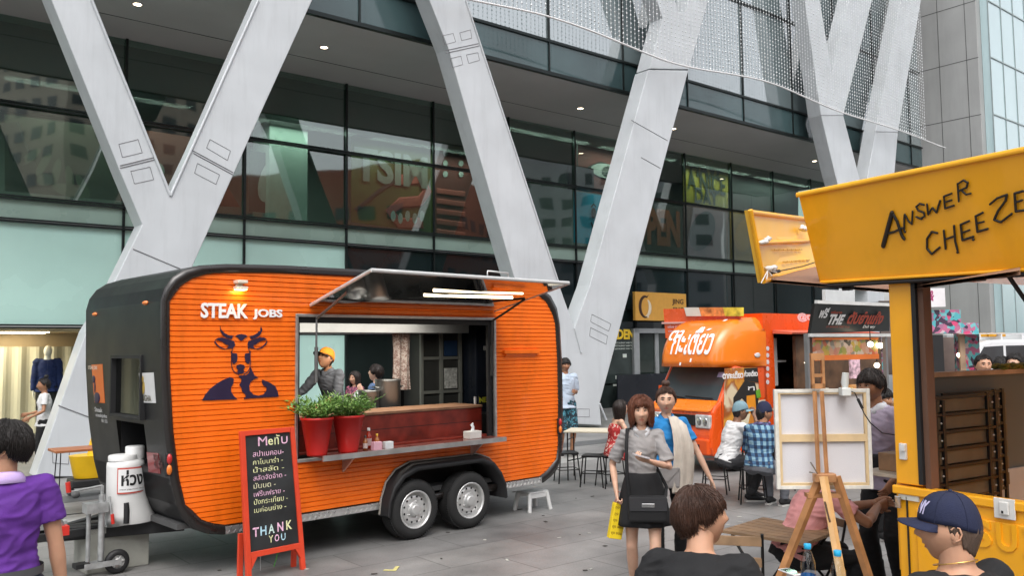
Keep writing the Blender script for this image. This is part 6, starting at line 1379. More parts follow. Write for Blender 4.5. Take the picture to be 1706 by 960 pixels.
q = MB(); kbox(q, 1500, 620, 1640, 700, .3, .3); kbox(q, 1602, 556, 1607, 640, -.3, .1); q.build('counter', mat('counter_tan', (.30, .20, .13), .6, 0, .3, 3), kio)
q = MB(); kbox(q, 1470, 500, 1540, 625, 1.5, .1); kbox(q, 1570, 562, 1600, 625, 1.2, .1); q.build('back_wall', mat('kiosk_back', (.12, .09, .08), .7, 0, .5, 1.5), kio)
for px, py in ((1539, 590), (1541, 612), (1598, 592)):
    x_, z_ = kl(px, py, -.2); MB().sph((x_, -.2, z_), .05, 0, 10, 7).build('bulb', bul, kio)
# white minibus taxi at the far right
VF = Frame(dp(1640, 640, 26.), R(75)); vn = fthing('minibus', 'white minibus with yellow roof lamps parked beyond the yellow truck', 'minibus', VF)
wh = mat('van_white', (.70, .71, .72), .3, 0, .04, 2, coat=.5)
q = MB(); q.prism([(-.9, .4), (-.95, 1.0), (-.6, 1.2), (-.05, 2.02), (.3, 2.12), (4.4, 2.14), (4.5, .4)], 0, 1.8); q.build('body', wh, vn, .06)
q = MB(); q.prism([(-.45, 1.28), (.05, 1.92), (.75, 1.95), (.75, 1.28)], -.01, .02); q.prism([(.85, 1.28), (.85, 1.95), (2.4, 1.96), (2.4, 1.28)], -.01, .02); q.build('side_window', gls, vn)
q = MB(); q.add([(-.62, .12, 1.22), (-.62, 1.68, 1.22), (-.09, 1.6, 1.99), (-.09, .2, 1.99)], [(0, 1, 2, 3)]); q.build('windscreen', gls, vn)
for k in range(3): MB().box(.2+.35*k, .48+.35*k, .3, .6, 2.22, 2.34).build('roof_lamp', mat('lamp_amber', (.65, .32, .03), .4), vn, .02)
q = MB(); q.box(-.1, 3.0, .2, .24, 2.30, 2.33); q.box(-.1, 3.0, 1.5, 1.54, 2.30, 2.33)
for k in range(4): q.box(.1+k*.8, .14+k*.8, .2, 1.54, 2.13, 2.30)
q.build('roof_rack', wh, vn); wheel(-.1, 0, .33, vn); wheel(3.4, 0, .33, vn); wheel(-.1, 1.58, .33, vn); wheel(3.4, 1.58, .33, vn)
# ---------------------------------------------------------------- yellow truck at the right
YD = 5.2; Y0 = dp(1489, 808, YD); YF = Frame(Y0, R(147.6))
yt = fthing('yellow_truck', 'yellow food truck at the right edge, its hatch lettered ANSWER CHEEZE', 'food truck', YF)
ylw = mat('truck_yellow', (.86, .39, .010), .34, 0, .05, 2, .04, 8, coat=.35); ylw2 = mat('flap_yellow', (.88, .50, .05), .4, 0, .05, 2); brn = mat('liner_brown', (.25, .14, .09), .65, 0, .08, 2); ygr = mat('inner_grey', (.078, .090, .084), .6, 0, .15, 1.5)
streaks(ylw, .14, 1.5, .5, (.5, .8))
def yl(px, py, y=0.): return YF.L(px, py, y)
def ybox(q, a, b_, c_, d_, y=0., t=.03, m=0): p0 = yl(a, d_, y); p1 = yl(c_, b_, y); q.box(p0[0], p1[0], y, y+t, p0[1], p1[1], m)
zt0 = yl(1492, 808)[1]; zpt = yl(1485, 470)[1]; TW = 1.62
q = MB(); x0y = yl(1485, 600)[0]; x1y = yl(1527, 600)[0]; q.box(x0y, x1y, 0, .05, zt0+.01, zpt+.06); q.build('corner_post', ylw, yt, .006); MB().box(TW-.05, TW, 0, .05, zt0+.01, zpt+.06).build('corner_post', ylw, yt, .006)
q = MB(); q.box(x1y-.012, x1y+.015, -.012, .045, zt0+.02, zpt); q.build('door_seal', blkm, yt); q = MB(); q.box(x1y+.016, x1y+.05, .012, .09, zt0, zpt); q.build('inner_post', mat('post_brown', (.13, .065, .04), .6), yt)
# tailgate
iy_ = 1.55; tz1 = zt0; tz0 = zt0-.62
q = MB(); q.box(.02, TW, .0, .06, tz0, tz1-.05); q.box(.0, TW, -.02, .07, tz1-.05, tz1); q.build('tailgate', ylw, yt, .008)
q = MB(); q.box(.0, TW, -.012, .0, tz0-.02, tz0-.005); q.box(.082, .088, -.012, .0, tz0, tz1-.06); q.build('gate_gap', blkm, yt)
tg = MB(); tg.box(.14, TW-.1, -.010, .0, tz1-.50, tz1-.12); tg.build('gate_relief', ylw, yt, .01)
q = MB()
def emb(body, px0, px1, py0, py1): p0 = yl(px0, py1); p1 = yl(px1, py0); text_on(q, body, p0[0], p1[0], p0[1], p1[1], -.010, 0, .02, .010)
xS0, xS1, xU0, xU1 = yl(1621, 880)[0], yl(1654, 880)[0], yl(1662, 880)[0], yl(1702, 880)[0]; pt_ = xU0-xS0; zl0, zl1 = yl(1640, 912)[1], yl(1640, 866)[1]
for i, ch in enumerate('ISUZU'): text_on(q, ch, xS0+pt_*(i-1)+(.06 if ch == 'I' else 0), xS0+pt_*(i-1)+(.09 if ch == 'I' else (xS1-xS0)), zl0, zl1, -.010, 0, .03, .009)
q.build('raised_lettering', ylw, yt)
q = MB(); ybox(q, 1497, 822, 1530, 832, -.012, .012); q.build('gate_sticker', mat('sticker_cream', (.6, .58, .5), .5), yt)
q = MB(); q.box(.02, .06, -.03, -.02, tz1-.13, tz1-.06); q.build('gate_catch', chr_, yt, .004)
# lower body
q = MB(); q.box(.0, TW, .01, .07, .55, tz0-.02); q.box(.02, TW-.02, .07, 3.4, .62, .70); q.box(-.03, -.001, .07, 3.4, .70, tz1); q.box(TW-.06, TW, .1, 3.4, .7, tz1); q.build('load_bed', ylw, yt)
q = MB(); q.box(.12, .55, -.008, .01, tz0-.16, tz0-.06); q.build('number_recess', ylw, yt, .004)
q = MB(); q.box(.1, TW-.1, -.12, .05, .42, .55); q.build('rear_bumper', blkm, yt, .02)
for a in (.05, TW-.25):
    M = Matrix.Translation((a+.1, .9, .33)) @ Matrix.Rotation(0, 4, 'Z'); q = MB()
    q.lathe([(.12, -.10), (.30, -.10), (.33, -.06), (.33, .06), (.30, .10), (.12, .10), (.12, -.10)], (0, 0, 0), 30, 0, M @ Matrix.Rotation(math.pi/2, 4, 'Y')); t_ = q.build('wheel', tyre, yt)
    q = MB(); q.lathe([(0, -.08), (.19, -.08), (.20, -.10)], (0, 0, 0), 20, 0, M @ Matrix.Rotation(math.pi/2, 4, 'Y')); q.build('rim', rim, t_)
q = MB(); q.box(.1, TW-.1, 2.6, 4.6, .62, 1.5); q.box(.15, TW-.15, 2.7, 3.9, 1.5, 2.0); q.build('cab', ylw, yt, .06)
# inner back wall, counter edge
iy = 1.55; LW = Frame(YF.w(.045, 0), R(57.6))
q = MB(); zi = LW.L(1600, 627, 0)[1]; q.box(.0, .04, .10, 3.3, .70, zi); q.build('inner_board', ygr, yt); q = MB(); q.box(-.03, .06, .08, 3.3, zi, zi+.03); q.build('inner_counter', mat('counter_pale', (.32, .22, .14), .6, 0, .3, 6), yt)
q = MB(); q.box(.045, .06, .12, 3.2, .95, LW.L(1650, 786, 0)[1]); q.build('pale_skirting', mat('skirt_pale', (.34, .34, .335), .5), yt)
# roof liner (brown underside) and roof
zr = zpt+.02
q = MB(); q.box(.0, TW, .0, 1.9, zr+.01, zr+.05); q.build('roof', ylw, yt)
A_ = dp(1271, 470, 5.6); B_ = dp(1357, 449, 6.6); C_ = dp(1365, 476, 5.05); D_ = dp(1484, 488, 5.35); 
def wl(P): d = Vector(P)-YF.O; return (d.dot(YF.a), d.dot(YF.n), d.z)
q = MB(); P_ = [wl(A_), wl(D_), wl(dp(1700, 458, 3.9)), wl(dp(1700, 440, 6.)), wl(B_)]; q.add(P_, [(0, 1, 2, 3, 4)]); q.add([(x, y, z+.02) for x, y, z in P_], [(4, 3, 2, 1, 0)]); q.build('roof_liner', brn, yt)
# rear hatch with the lettering
ha, hb = yl(1365, 474, -.05), yl(1328, 320, -.24); hx1 = TW+.05; sl0 = (yl(1706, 454, -.05)[1]-ha[1])/(yl(1706, 454, -.05)[0]-ha[0]); sl1 = (yl(1706, 243, -.24)[1]-hb[1])/(yl(1706, 243, -.24)[0]-hb[0])
V = [(ha[0], -.05, ha[1]), (hx1, -.05, ha[1]+sl0*(hx1-ha[0])), (hx1, -.24, hb[1]+sl1*(hx1-hb[0])), (hb[0], -.24, hb[1])]
q = MB(); q.add(V+[(x, y+.07, z) for x, y, z in V], [(0, 1, 2, 3), (7, 6, 5, 4), (0, 4, 5, 1), (1, 5, 6, 2), (2, 6, 7, 3), (3, 7, 4, 0)]); ht_ = q.build('rear_hatch', ylw, yt, .012)
q = MB(); q.loft([Vector(V[0])+Vector((.0, .0, -.012)), Vector(V[1])+Vector((0, 0, -.012))], [(.012, .02)]*2, (0, 0, 1), 8); q.build('hatch_seal', blkm, ht_)
q = MB(); q.loft([Vector(V[0])+Vector((.02, -.012, .012)), Vector(V[1])+Vector((0, -.012, .012))], [(.010, .008)]*2, (0, 0, 1), 8); q.loft([Vector(V[3])+Vector((.0, -.006, -.02)), Vector(V[2])+Vector((0, -.006, -.02))], [(.016, .008)]*2, (0, 0, 1), 8); q.build('hatch_edge', mat('edge_amber', (.88, .42, .02), .35), ht_)
for px in (1412, 1625):
    x_, z_ = yl(px, 478 if px < 1500 else 462, .0); w__ = .045 if px < 1500 else .075; q = MB(); q.tube([(x_-w__, .0, z_+.03), (x_-w__*.7, .0, z_-.015), (x_+w__*.7, .0, z_-.015), (x_+w__, .0, z_+.03)], .010, 8); q.build('hatch_handle', blkm, ht_)
def hp(px, py, k=0.):   # pixel -> point on the hatch plane (tilted)
    n0 = (Vector(V[1])-Vector(V[0])).cross(Vector(V[3])-Vector(V[0])).normalized(); Wv_ = lambda p: YF.w(p[0], p[1], p[2]); p0 = Wv_(V[0]); nn = (Wv_(V[1])-p0).cross(Wv_(V[3])-p0).normalized(); r = Vector(ray(px, py)); c = Vector(C0); t = (p0-c).dot(nn)/r.dot(nn)
    P = c+r*t; P = P-(nn if nn.dot(r) > 0 else -nn)*k; return Vector(wl(P))
def brush(q, pts, w=3.2, m=0):
    P_ = [hp(a, b_, .004) for a, b_ in pts]
    # smooth the stroke
    Q_ = [P_[0]]
    for i in range(len(P_)-1):
        for t in (.5, 1.): Q_.append(P_[i].lerp(P_[i+1], t))
    n_ = len(Q_); q.loft(Q_, [((.010)*(w/3.2)*(.8+.35*math.sin(i*1.7)), .003) for i in range(n_)], (0, 0, 1), 6, m) if False else [q.loft([Q_[i], Q_[i+1]], .0048*w/2.6, None, 6, m) for i in range(n_-1)] and [q.sph(p, .0048*w/2.6, m, 6, 4) for p in Q_]
q = MB()
S_ = [([(1472, 410), (1482, 372), (1487, 354)], 7), ([(1487, 354), (1495, 368), (1503, 392), (1507, 398)], 5), ([(1476, 390), (1490, 386), (1504, 380)], 4),   # A
      ([(1507, 383), (1507, 362), (1508, 357), (1514, 368), (1520, 373), (1521, 352)], 3.2),                     # N
      ([(1540, 341), (1533, 339), (1527, 344), (1530, 350), (1540, 354), (1541, 360), (1534, 364), (1527, 361)], 3.2),   # S
      ([(1545, 340), (1547, 357), (1554, 346), (1561, 354), (1567, 334)], 3.2),                                   # W
      ([(1586, 322), (1573, 327), (1575, 347), (1590, 342)], 3.2), ([(1574, 337), (1586, 333)], 3),                # E
      ([(1598, 335), (1596, 306)], 3.2), ([(1596, 306), (1606, 300), (1613, 304), (1611, 312), (1598, 318)], 3.2), ([(1602, 316), (1610, 324), (1618, 322)], 3),    # R
      ([(1562, 388), (1553, 386), (1545, 398), (1545, 414), (1553, 423), (1566, 412)], 3.6),                       # C
      ([(1573, 384), (1576, 414)], 3.6), ([(1590, 376), (1592, 402), (1596, 417)], 3.6), ([(1574, 399), (1591, 393)], 3.2),   # H
      ([(1615, 368), (1601, 374), (1604, 400), (1622, 394)], 3.6), ([(1603, 388), (1616, 383)], 3),                # E
      ([(1638, 354), (1626, 360), (1629, 386), (1646, 381)], 3.6), ([(1628, 372), (1640, 369)], 3),                 # E
      ([(1650, 340), (1662, 330), (1678, 324), (1676, 334), (1663, 352), (1657, 366), (1668, 370), (1686, 356)], 3.6),   # Z
      ([(1705, 318), (1691, 322), (1692, 338), (1693, 352), (1706, 350)], 3.8), ([(1692, 337), (1704, 333)], 3.2)]   # E
for P_, w__ in S_: brush(q, P_, w__)
for px, py in ((1508, 386), (1536, 364), (1596, 420), (1622, 399)): q.sph(hp(px, py, .004), .008, 0, 8, 5)
q.build('brush_lettering', mat('ink_black', (.015, .012, .010), .5), ht_)
# left flap
F1 = [wl(dp(1270, 471, 5.5)), wl(dp(1365, 448, 6.9)), wl(dp(1345, 363, 7.0)), wl(dp(1248, 350, 5.3))]
n0 = (Vector(F1[1])-Vector(F1[0])).cross(Vector(F1[3])-Vector(F1[0])).normalized(); 
if n0.dot(Vector(wl(C0))-Vector(F1[0])) < 0: n0 = -n0
q = MB(); F1v = [Vector(p) for p in F1]; q.add([tuple(p) for p in F1v]+[tuple(p-n0*.03) for p in F1v], [(0, 1, 2, 3), (7, 6, 5, 4), (0, 4, 5, 1), (1, 5, 6, 2), (2, 6, 7, 3), (3, 7, 4, 0)]); fl_ = q.build('side_flap', ylw2, yt)
def onf(u, v, k=0): return F1v[0].lerp(F1v[1], u).lerp(F1v[3].lerp(F1v[2], u), v)+n0*k
q = MB()
for v_, r_ in ((.02, .018), (.55, .014), (.97, .016)): q.tube([onf(0, v_, .008), onf(.98, v_, .008)], r_, 8)
q.tube([onf(.0, 0, .008), onf(0, 1, .008)], .016, 8); q.build('flap_rib', mat('edge_amber', (.88, .42, .02)), fl_)
q = MB(); rnd = random.Random(2)
for u_, v_ in ((.03, .58), (.05, .16), (.75, .78)):
    for k in range(7): q.sph(onf(u_+rnd.uniform(-.02, .10), v_+rnd.uniform(-.03, .03), .03), (rnd.uniform(.015, .04), rnd.uniform(.01, .03), rnd.uniform(.008, .02)), 0, 8, 5)
for k in range(4): q.tube([onf(.04, .16, .03), onf(-.12+.08*k, .02+.03*k, .05)], .004, 5)
q.build('cable_tie', mat('tie_white', (.65, .65, .65), .5), fl_)
q = MB(); q.tube([onf(.08, .12, .03), onf(.2, .12, .03)], .012, 8); q.tube([onf(.2, .12, .03), onf(.6, .12, .035), onf(1, .16, .03)], .004, 6); q.build('flap_cable', blkm, fl_)
q = MB()
for v_, u0 in ((.44, .25), (.24, .35)):
    for k in range(7): q.tube([onf(u0+.07*k, v_-.006*k, .004), onf(u0+.055+.07*k, v_-.006*k-.004, .004)], .005, 5)
q.build('faint_lettering', mat('ink_faint', (.6, .35, .08), .6), fl_)
# little side shelf left of the post, with a wooden box on it
xs_, zs_2 = yl(1452, 783, .25); MB().box(xs_, -.002, .10, .40, zs_2-.012, zs_2+.008).build('side_shelf', mat('shelf_tan', (.45, .38, .30), .5, 0, .1, 6), yt, .003)
xs2, _ = yl(1474, 770, .28); o = MB().box(-.005, .13, -.06, .10, 0, .11).build('wooden_box', mat('box_wood', (.26, .15, .08), .6, 0, .3, 10), bevel=.004, loc=YF.w(xs2, .28, zs_2+.0085), rz=YF.rz); tag(o, 'small brown wooden box on the side shelf of the yellow truck', 'box')
# fittings of the rear frame
q = MB(); ybox(q, 1498, 740, 1508, 766, -.02, .02); q.build('latch_plate', mat('latch_white', (.6, .6, .58), .4), yt, .004); q = MB(); ybox(q, 1500, 742, 1506, 752, -.035, .015); q.build('latch_knob', mat('latch_white', (.6, .6, .58), .4), yt, .003)
q = MB(); ybox(q, 1656, 834, 1690, 863, -.022, .010); o = q.build('socket_plate', mat('socket_white', (.66, .65, .62), .4), yt, .004); q = MB(); ybox(q, 1664, 838, 1679, 858, -.036, .012); q.build('socket', mat('socket_white', (.66, .65, .62), .4), o, .006)
q = MB(); ybox(q, 1668, 852, 1671, 856, -.0375, .001); q.build('socket_hole', blkm, o)
q = MB(); q.tube([(yl(1662, 462)[0], .1, zpt), (yl(1706, 545)[0], .2, yl(1706, 545, .2)[1])], .012); q.build('gas_strut', blkm, yt)
# folded chairs inside the truck
woodd = mat('slat_wood', (.085, .066, .040), .55, 0, .25, 9); blm = mat('chair_black', (.012, .012, .012), .45, .3)
def folded(label, px0, px1, y, dz=0.):
    xa, za = LW.L(px0, 800, y); xb_, zb_ = LW.L(px1, 652, y); zb_ = zb_+dz; t = fthing('folded_chair', label, 'folding chair', LW, xa, y, .705, 'folding chairs stored in the yellow truck'); w__ = xb_-xa; h_ = zb_-.705
    q = MB()
    for x_ in (.06*w__, .24*w__ if False else .16*w__, .80*w__, .92*w__): q.box(x_-.013, x_+.013, -.030, -.014, 0, h_*(1 if x_ > .5*w__ else .97))
    [q.box(.06*w__, .92*w__, -.028, -.016, h_*.40+h_*.60*k_/6-.022, h_*.40+h_*.60*k_/6-.006) for k_ in range(7)]; q.box(.06*w__, .92*w__, .002, .014, .18, .19); q.box(.06*w__, .92*w__, .002, .014, .22, .23); q.build('frame', blm, t)
    n_ = 6
    for k in range(n_): z_ = h_*.40+(h_*.60)*k/n_; MB().box(0, w__, -.012, .004, z_, z_+h_*.60/n_-.026).build('slat', woodd, t, .002)
    for k in range(n_):
        q = MB(); z_ = h_*.40+(h_*.60)*k/n_+.04
        for x_ in (.11*w__, .85*w__): q.sph((x_, -.032, z_), .006, 0, 6, 4)
        q.build('rivet', mat('rivet', (.5, .5, .48), .4), t)
folded('folded black chair with wooden slats, front one inside the yellow truck', 1550, 1660, -.10)
folded('folded chair with wooden slats, leaning behind the front one in the yellow truck', 1562, 1672, -.035, .02)
# moss green herbs on the far counter
q = MB(); rnd = random.Random(4)
for k in range(120): x_ = .02; y_ = LW.L(1665, 625, .1)[0]+rnd.uniform(-.16, .3); q.sph((x_+rnd.uniform(-.04, .05), y_, zi+.035+rnd.uniform(0, .03)), (.025, .012, .008), 0, 6, 4)
o = q.build('herb_garnish', mat('herb_olive', (.16, .15, .02), .7, 0, .4, 20), loc=YF.O, rz=YF.rz); tag(o, 'heap of olive green herbs on the counter inside the yellow truck', 'herbs')
# ---------------------------------------------------------------- easel with canvas
ED = 5.3; EP = dp(1372, 795, ED); EF = Frame(EP, R(92)); es = fthing('easel', 'light brown wooden tripod easel holding a canvas, seen from behind', 'easel', EF)
wd1 = mat('easel_wood', (.42, .20, .08), .5, 0, .25, 9, .1, 60, coat=.2); wd2 = mat('easel_pale', (.58, .34, .14), .5, 0, .15, 9, .1, 60, coat=.2)
def el(px, py, y=0.): return EF.L(px, py, y)
def bar(q, p, r_, y0, y1, w=.02, t=.012, m=0):
    a = el(*p, y0); b_ = el(*r_, y1); q.loft([(a[0], y0, a[1]), (b_[0], y1, b_[1])], [(w, t)]*2, (1, 0, 0), 4, m, False)
hub = 1.0
def leg(q, top, bot, yt_, yb_, w=.030, m=0):
    a = el(*top, yt_); b_ = el(*bot, yb_); dx = b_[0]-a[0]; dz = b_[1]-a[1]; k = a[1]/-dz if dz else 0; k = (a[1]-0)/(a[1]-b_[1])
    q.loft([(a[0], yt_, a[1]), (a[0]+dx*k, yt_+(yb_-yt_)*k, 0)], [(w, .014)]*2, (1, 0, 0), 4, m, False); return k
q = MB(); leg(q, (1367, 795), (1305, 950), -.02, .08); q.build('leg', wd1, es); q = MB(); leg(q, (1393, 795), (1446, 958), -.02, .08, .028); q.build('leg', wd1, es)
q = MB(); leg(q, (1372, 795), (1400, 950), -.05, -.25, .026); q.build('rear_leg', wd2, es)
q = MB()
for (t0, b0) in (((1371, 835), (1378, 868)), ((1379, 880), (1389, 925))): a = el(*t0, -.09); b_ = el(*b0, -.15); q.loft([(a[0], -.09-.035, a[1]), (b_[0], -.165-.035, b_[1])], [(.006, .004)]*2, (1, 0, 0), 6)
q.build('leg_slot', mat('slot_dark', (.06, .03, .015), .7), es)
q = MB(); a = el(1355, 800, -.03); 
bar(q, (1357, 652), (1364, 800), -.03, -.03, .013, .012); bar(q, (1369, 652), (1378, 800), -.03, -.03, .013, .012); q.build('mast', wd1, es)
q = MB(); p0 = el(1352, 648, -.03); p1 = el(1372, 592, -.03); q.box(p0[0], p1[0]-.0, -.045, -.015, p0[1], p0[1]+.03); q.box(p0[0], p0[0]+.016, -.045, -.015, p0[1], p1[1]); q.box(p1[0]-.016, p1[0], -.045, -.015, p0[1], p1[1]); q.box(p0[0], p1[0], -.047, -.013, p1[1]-.03, p1[1]+.012); q.box(p0[0]+.016, p1[0]-.016, -.04, -.02, p0[1]+.07, p0[1]+.09)
q.build('mast_head', wd1, es)
q = MB(); p0 = el(1358, 800, -.05); q.box(p0[0], p0[0]+.13, -.05, .01, p0[1]-.02, p0[1]+.035); q.build('hinge_block', wd1, es, .008); q = MB(); c_ = el(1362, 790, -.06); q.tube([(c_[0]-.04, -.06, c_[1]+.07), (c_[0], -.06, c_[1]), (c_[0]-.05, -.06, c_[1]+.01)], .005, 6); q.build('wing_nut', chr_, es)
q = MB(); p0 = el(1345, 826, .0); p1 = el(1400, 822, .0); q.box(p0[0], p1[0], -.01, .06, p0[1]-.015, p0[1]+.01); q.build('tray', wd1, es)
cvm = mat('canvas_white', (.62, .61, .63), .8, 0, .04, 3, .15, 300); cvf = mat('canvas_frame', (.62, .46, .26), .6, 0, .12, 9); cve = mat('canvas_edge', (.66, .64, .58), .8, 0, .15, 20)
c00, c11 = el(1295, 812, .03), el(1449, 648, .03); c10 = el(1446, 820, .03)
cvx = fthing('canvas', 'stretched white canvas on the easel, its back with wooden bars facing the camera', 'canvas', EF, c00[0], .03, (c00[1]+c10[1])/2); cw, ch = c11[0]-c00[0], c11[1]-(c00[1]+c10[1])/2
MB().box(0, cw, .022, .03, 0, ch).build('canvas_sheet', cvm, cvx)
q = MB(); e_ = .022
for a in ((0, e_, 0, ch), (cw-e_, cw, 0, ch), (e_, cw-e_, 0, e_), (e_, cw-e_, ch-e_, ch)): q.box(a[0], a[1], 0, .022, a[2], a[3])
q.build('folded_edge', cve, cvx, .002)
q = MB(); f_ = .016
for a in ((e_, e_+f_, e_, ch-e_), (cw-e_-f_, cw-e_, e_, ch-e_), (e_+f_, cw-e_-f_, e_, e_+f_), (e_+f_, cw-e_-f_, ch-e_-f_*.5, ch-e_)): q.box(a[0], a[1], .004, .0215, a[2], a[3])
q.build('stretcher', cvf, cvx); q = MB(); zc_ = ch*.51; q.box(e_+f_, cw-e_-f_, .004, .021, zc_-.022, zc_+.022); q.build('cross_bar', cvf, cvx)
# clip lamp and cable
x_, z_ = el(1409, 652, -.02); cl_ = fthing('clip_lamp', 'white clip lamp clamped on top of the canvas, its cable hanging down', 'lamp', EF, x_, -.02, z_)
q = MB(); q.box(-.028, .028, -.02, .05, -.03, .02); q.build('clip', mat('clip_white', (.62, .64, .62), .4), cl_, .006); q = MB(); q.loft([(0, .01, .02), (0, .01, .05), (.003, .0, .11)], [(.018, .015), (.024, .02), (.020, .016)], (1, 0, 0), 12); q.build('lamp_head', mat('clip_white', (.62, .64, .62), .4), cl_)
def rel(px, py, y): a = el(px, py, y); return (a[0]-x_, y+.02, a[1]-z_)
q = MB(); pts = [rel(1424, 655, -.03), rel(1432, 672, -.03), rel(1440, 690, -.04), rel(1450, 705, -.04), rel(1470, 722, -.02), rel(1495, 726, -.02), rel(1520, 718, -.02), rel(1548, 705, .0), rel(1580, 690, .1), rel(1598, 655, .3), rel(1600, 628, .4)]; q.tube([(0, .0, .01)]+pts, .0035, 6); q.loft([rel(1429, 665, -.035), rel(1437, 681, -.038)], .009, None, 8); q.build('cable', blkm, cl_)
# ---------------------------------------------------------------- wooden table, chairs, bottles (right foreground)
WT = gp(1215, 872, .72); WTF = Frame(WT, R(98)); wt2 = fthing('wooden_table', 'slatted wooden cafe table with folding black legs, left of the easel', 'table', WTF)
TZ = .72
def tc_(px, py): P = gp(px, py, TZ)-WTF.O; return P.dot(WTF.a), P.dot(WTF.n)
corners = [tc_(1200, 884), tc_(1340, 906), tc_(1398, 884), tc_(1272, 862)]
c0_, c1_, c2_, c3_ = [Vector((*c, 0)) for c in corners]; ns = 7
for k in range(ns):
    a, b_ = k/ns+.008, (k+1)/ns-.012; P_ = [c0_.lerp(c3_, a), c1_.lerp(c2_, a), c1_.lerp(c2_, b_), c0_.lerp(c3_, b_)]; q = MB(); q.add([(p.x, p.y, TZ-.02) for p in P_]+[(p.x, p.y, TZ) for p in P_], [(3, 2, 1, 0), (4, 5, 6, 7), (0, 1, 5, 4), (1, 2, 6, 5), (2, 3, 7, 6), (3, 0, 4, 7)]); q.build('slat', mat('slat_grey', (.25, .155, .085), .55, 0, .3, 7, .1, 50), wt2)
q = MB(); P1 = [c0_.lerp(c3_, v).lerp(c1_.lerp(c2_, v), u) for u, v in ((.12, .05), (.12, .95), (.88, .95), (.88, .05))]
q.tube([(P1[0].x, P1[0].y, TZ-.03), (P1[1].x, P1[1].y, TZ-.03)], .010); q.tube([(P1[2].x, P1[2].y, TZ-.03), (P1[3].x, P1[3].y, TZ-.03)], .010); q.build('rail', blm, wt2)
for i, j in ((0, 3), (3, 0), (1, 2), (2, 1)): q = MB(); a, b_ = P1[i], P1[j]; q.tube([(a.x, a.y, TZ-.035), (b_.x, b_.y, .01)], .011); q.build('leg', blm, wt2)
for k in (0, 1): q = MB(); a, b_ = (P1[0], P1[1]) if k else (P1[3], P1[2]); q.tube([(a.x, a.y, .03), (b_.x, b_.y, .03)], .010); q.build('foot_bar', blm, wt2)
# cup on the table
x_, y_ = tc_(1364, 878); cup = fthing('plastic_cup', 'clear plastic cup of ice with a dark straw on the wooden table', 'cup', WTF, x_, y_, TZ+.001)
clr = glassmat('clear_plastic', (.95, .97, .97), .5, .2, .02); MB().lathe([(0, .002), (.030, .002), (.042, .10), (.044, .102), (.041, .10), (.029, .006)], (0, 0, 0), 20).build('cup_wall', clr, cup); MB().lathe([(0, .07), (.037, .07), (.029, .008), (0, .008)], (0, 0, 0), 16).build('ice', mat('ice', (.55, .55, .55), .3, 0, .2, 60), cup)
q = MB(); q.tube([(0, 0, .02), (.02, 0, .16)], .003); q.build('straw', blkm, cup)
# folding chairs
def fold_chair(label, P, rz, lab2=None):
    t = thing('folding_chair', label, 'folding chair', P, rz, 'wooden folding chairs round the cafe table')
    for k in range(5): MB().box(-.20, .20, -.19+.078*k, -.19+.078*k+.066, .44, .455).build('seat_slat', MATS['slat_grey'], t, .002)
    for s_ in (-1, 1):
        q = MB(); q.tube([(s_*.21, .20, 0), (s_*.21, -.17, .46), (s_*.21, -.22, .84)] if False else [(s_*.215, .22, 0), (s_*.215, -.14, .46), (s_*.215, -.24, .84)], .011, 6); q.build('leg', blm, t)
        q = MB(); q.tube([(s_*.19, -.24, 0), (s_*.19, .18, .45)], .011, 6); q.build('leg', blm, t)
    for z_ in (.62, .76): y_ = -.14-.10*(z_-.46)/.38; MB().box(-.21, .21, y_-.012-.01, y_-.01, z_, z_+.062).build('back_slat', MATS['slat_grey'], t, .003)
    q = MB(); q.tube([(-.19, -.20, .06), (.19, -.20, .06)], .008); q.tube([(-.21, .17, .06), (.21, .17, .06)], .008); q.build('stretcher', blm, t); return t
P = dp(1226, 930, 5.7); fold_chair('wooden slat folding chair right of the front man', (P.x, P.y+.2, 0), R(-14))
P = dp(1275, 925, 6.2); fold_chair('wooden slat folding chair on the far side of the cafe table, under the pink man', (P.x+.55, P.y+.75, 0), R(110))
# near table with bottles and phone
NTP = dp(1375, 985, 4.05); nz_ = .80; nt = thing('cafe_table', 'near wooden table top at the bottom edge, carrying water bottles', 'table', (NTP.x, NTP.y, 0), R(-8))
for k in range(6): MB().box(-.62, .42, -.30+.085*k, -.30+.085*k+.075, nz_-.02, nz_).build('slat', MATS['slat_grey'], nt, .002)
for a in (-.5, .3):
    q = MB(); q.tube([(a, -.27, nz_-.03), (a, .18, .01)], .012); q.build('leg', blm, nt); q = MB(); q.tube([(a+.03, .18, nz_-.03), (a+.03, -.27, .01)], .012); q.build('leg', blm, nt)
capb = mat('cap_blue', (.02, .35, .62), .35); labm = mat('label_blue', (.02, .16, .45), .4, 0, .8, 30); pet = glassmat('pet', (.88, .92, .94), .9, .03, .08)
def wbottle(label, px, py, D):
    P = dp(px, py, D); t = thing('water_bottle', label, 'bottle', (P.x, P.y, nz_+.001), 0, 'water bottles on the near table'); h = P.z-nz_; r_ = .034
    prof = [(0, .004), (r_*.8, 0), (r_, .012), (r_, h*.18), (r_*.95, h*.22), (r_, h*.26), (r_, h*.58), (r_*.94, h*.62), (r_, h*.66), (r_*.95, h*.74), (r_*.6, h*.86), (r_*.42, h*.90), (r_*.42, h*.93)]
    MB().lathe(prof, (0, 0, 0), 24).build('bottle_body', pet, t); MB().lathe([(r_*.46, h*.925), (r_*.50, h*.93), (r_*.50, h*.995), (r_*.44, h), (0, h)], (0, 0, 0), 18).build('cap', capb, t); MB().lathe([(r_*1.02, h*.27), (r_*1.02, h*.56)], (0, 0, 0), 24).build('wrap_label', labm, t)
    MB().lathe([(0, .01), (r_*.9, .01), (r_*.92, h*.5), (0, h*.5)], (0, 0, 0), 16).build('water', glassmat('water', (.86, .92, .95), .6, .02, .03), t)
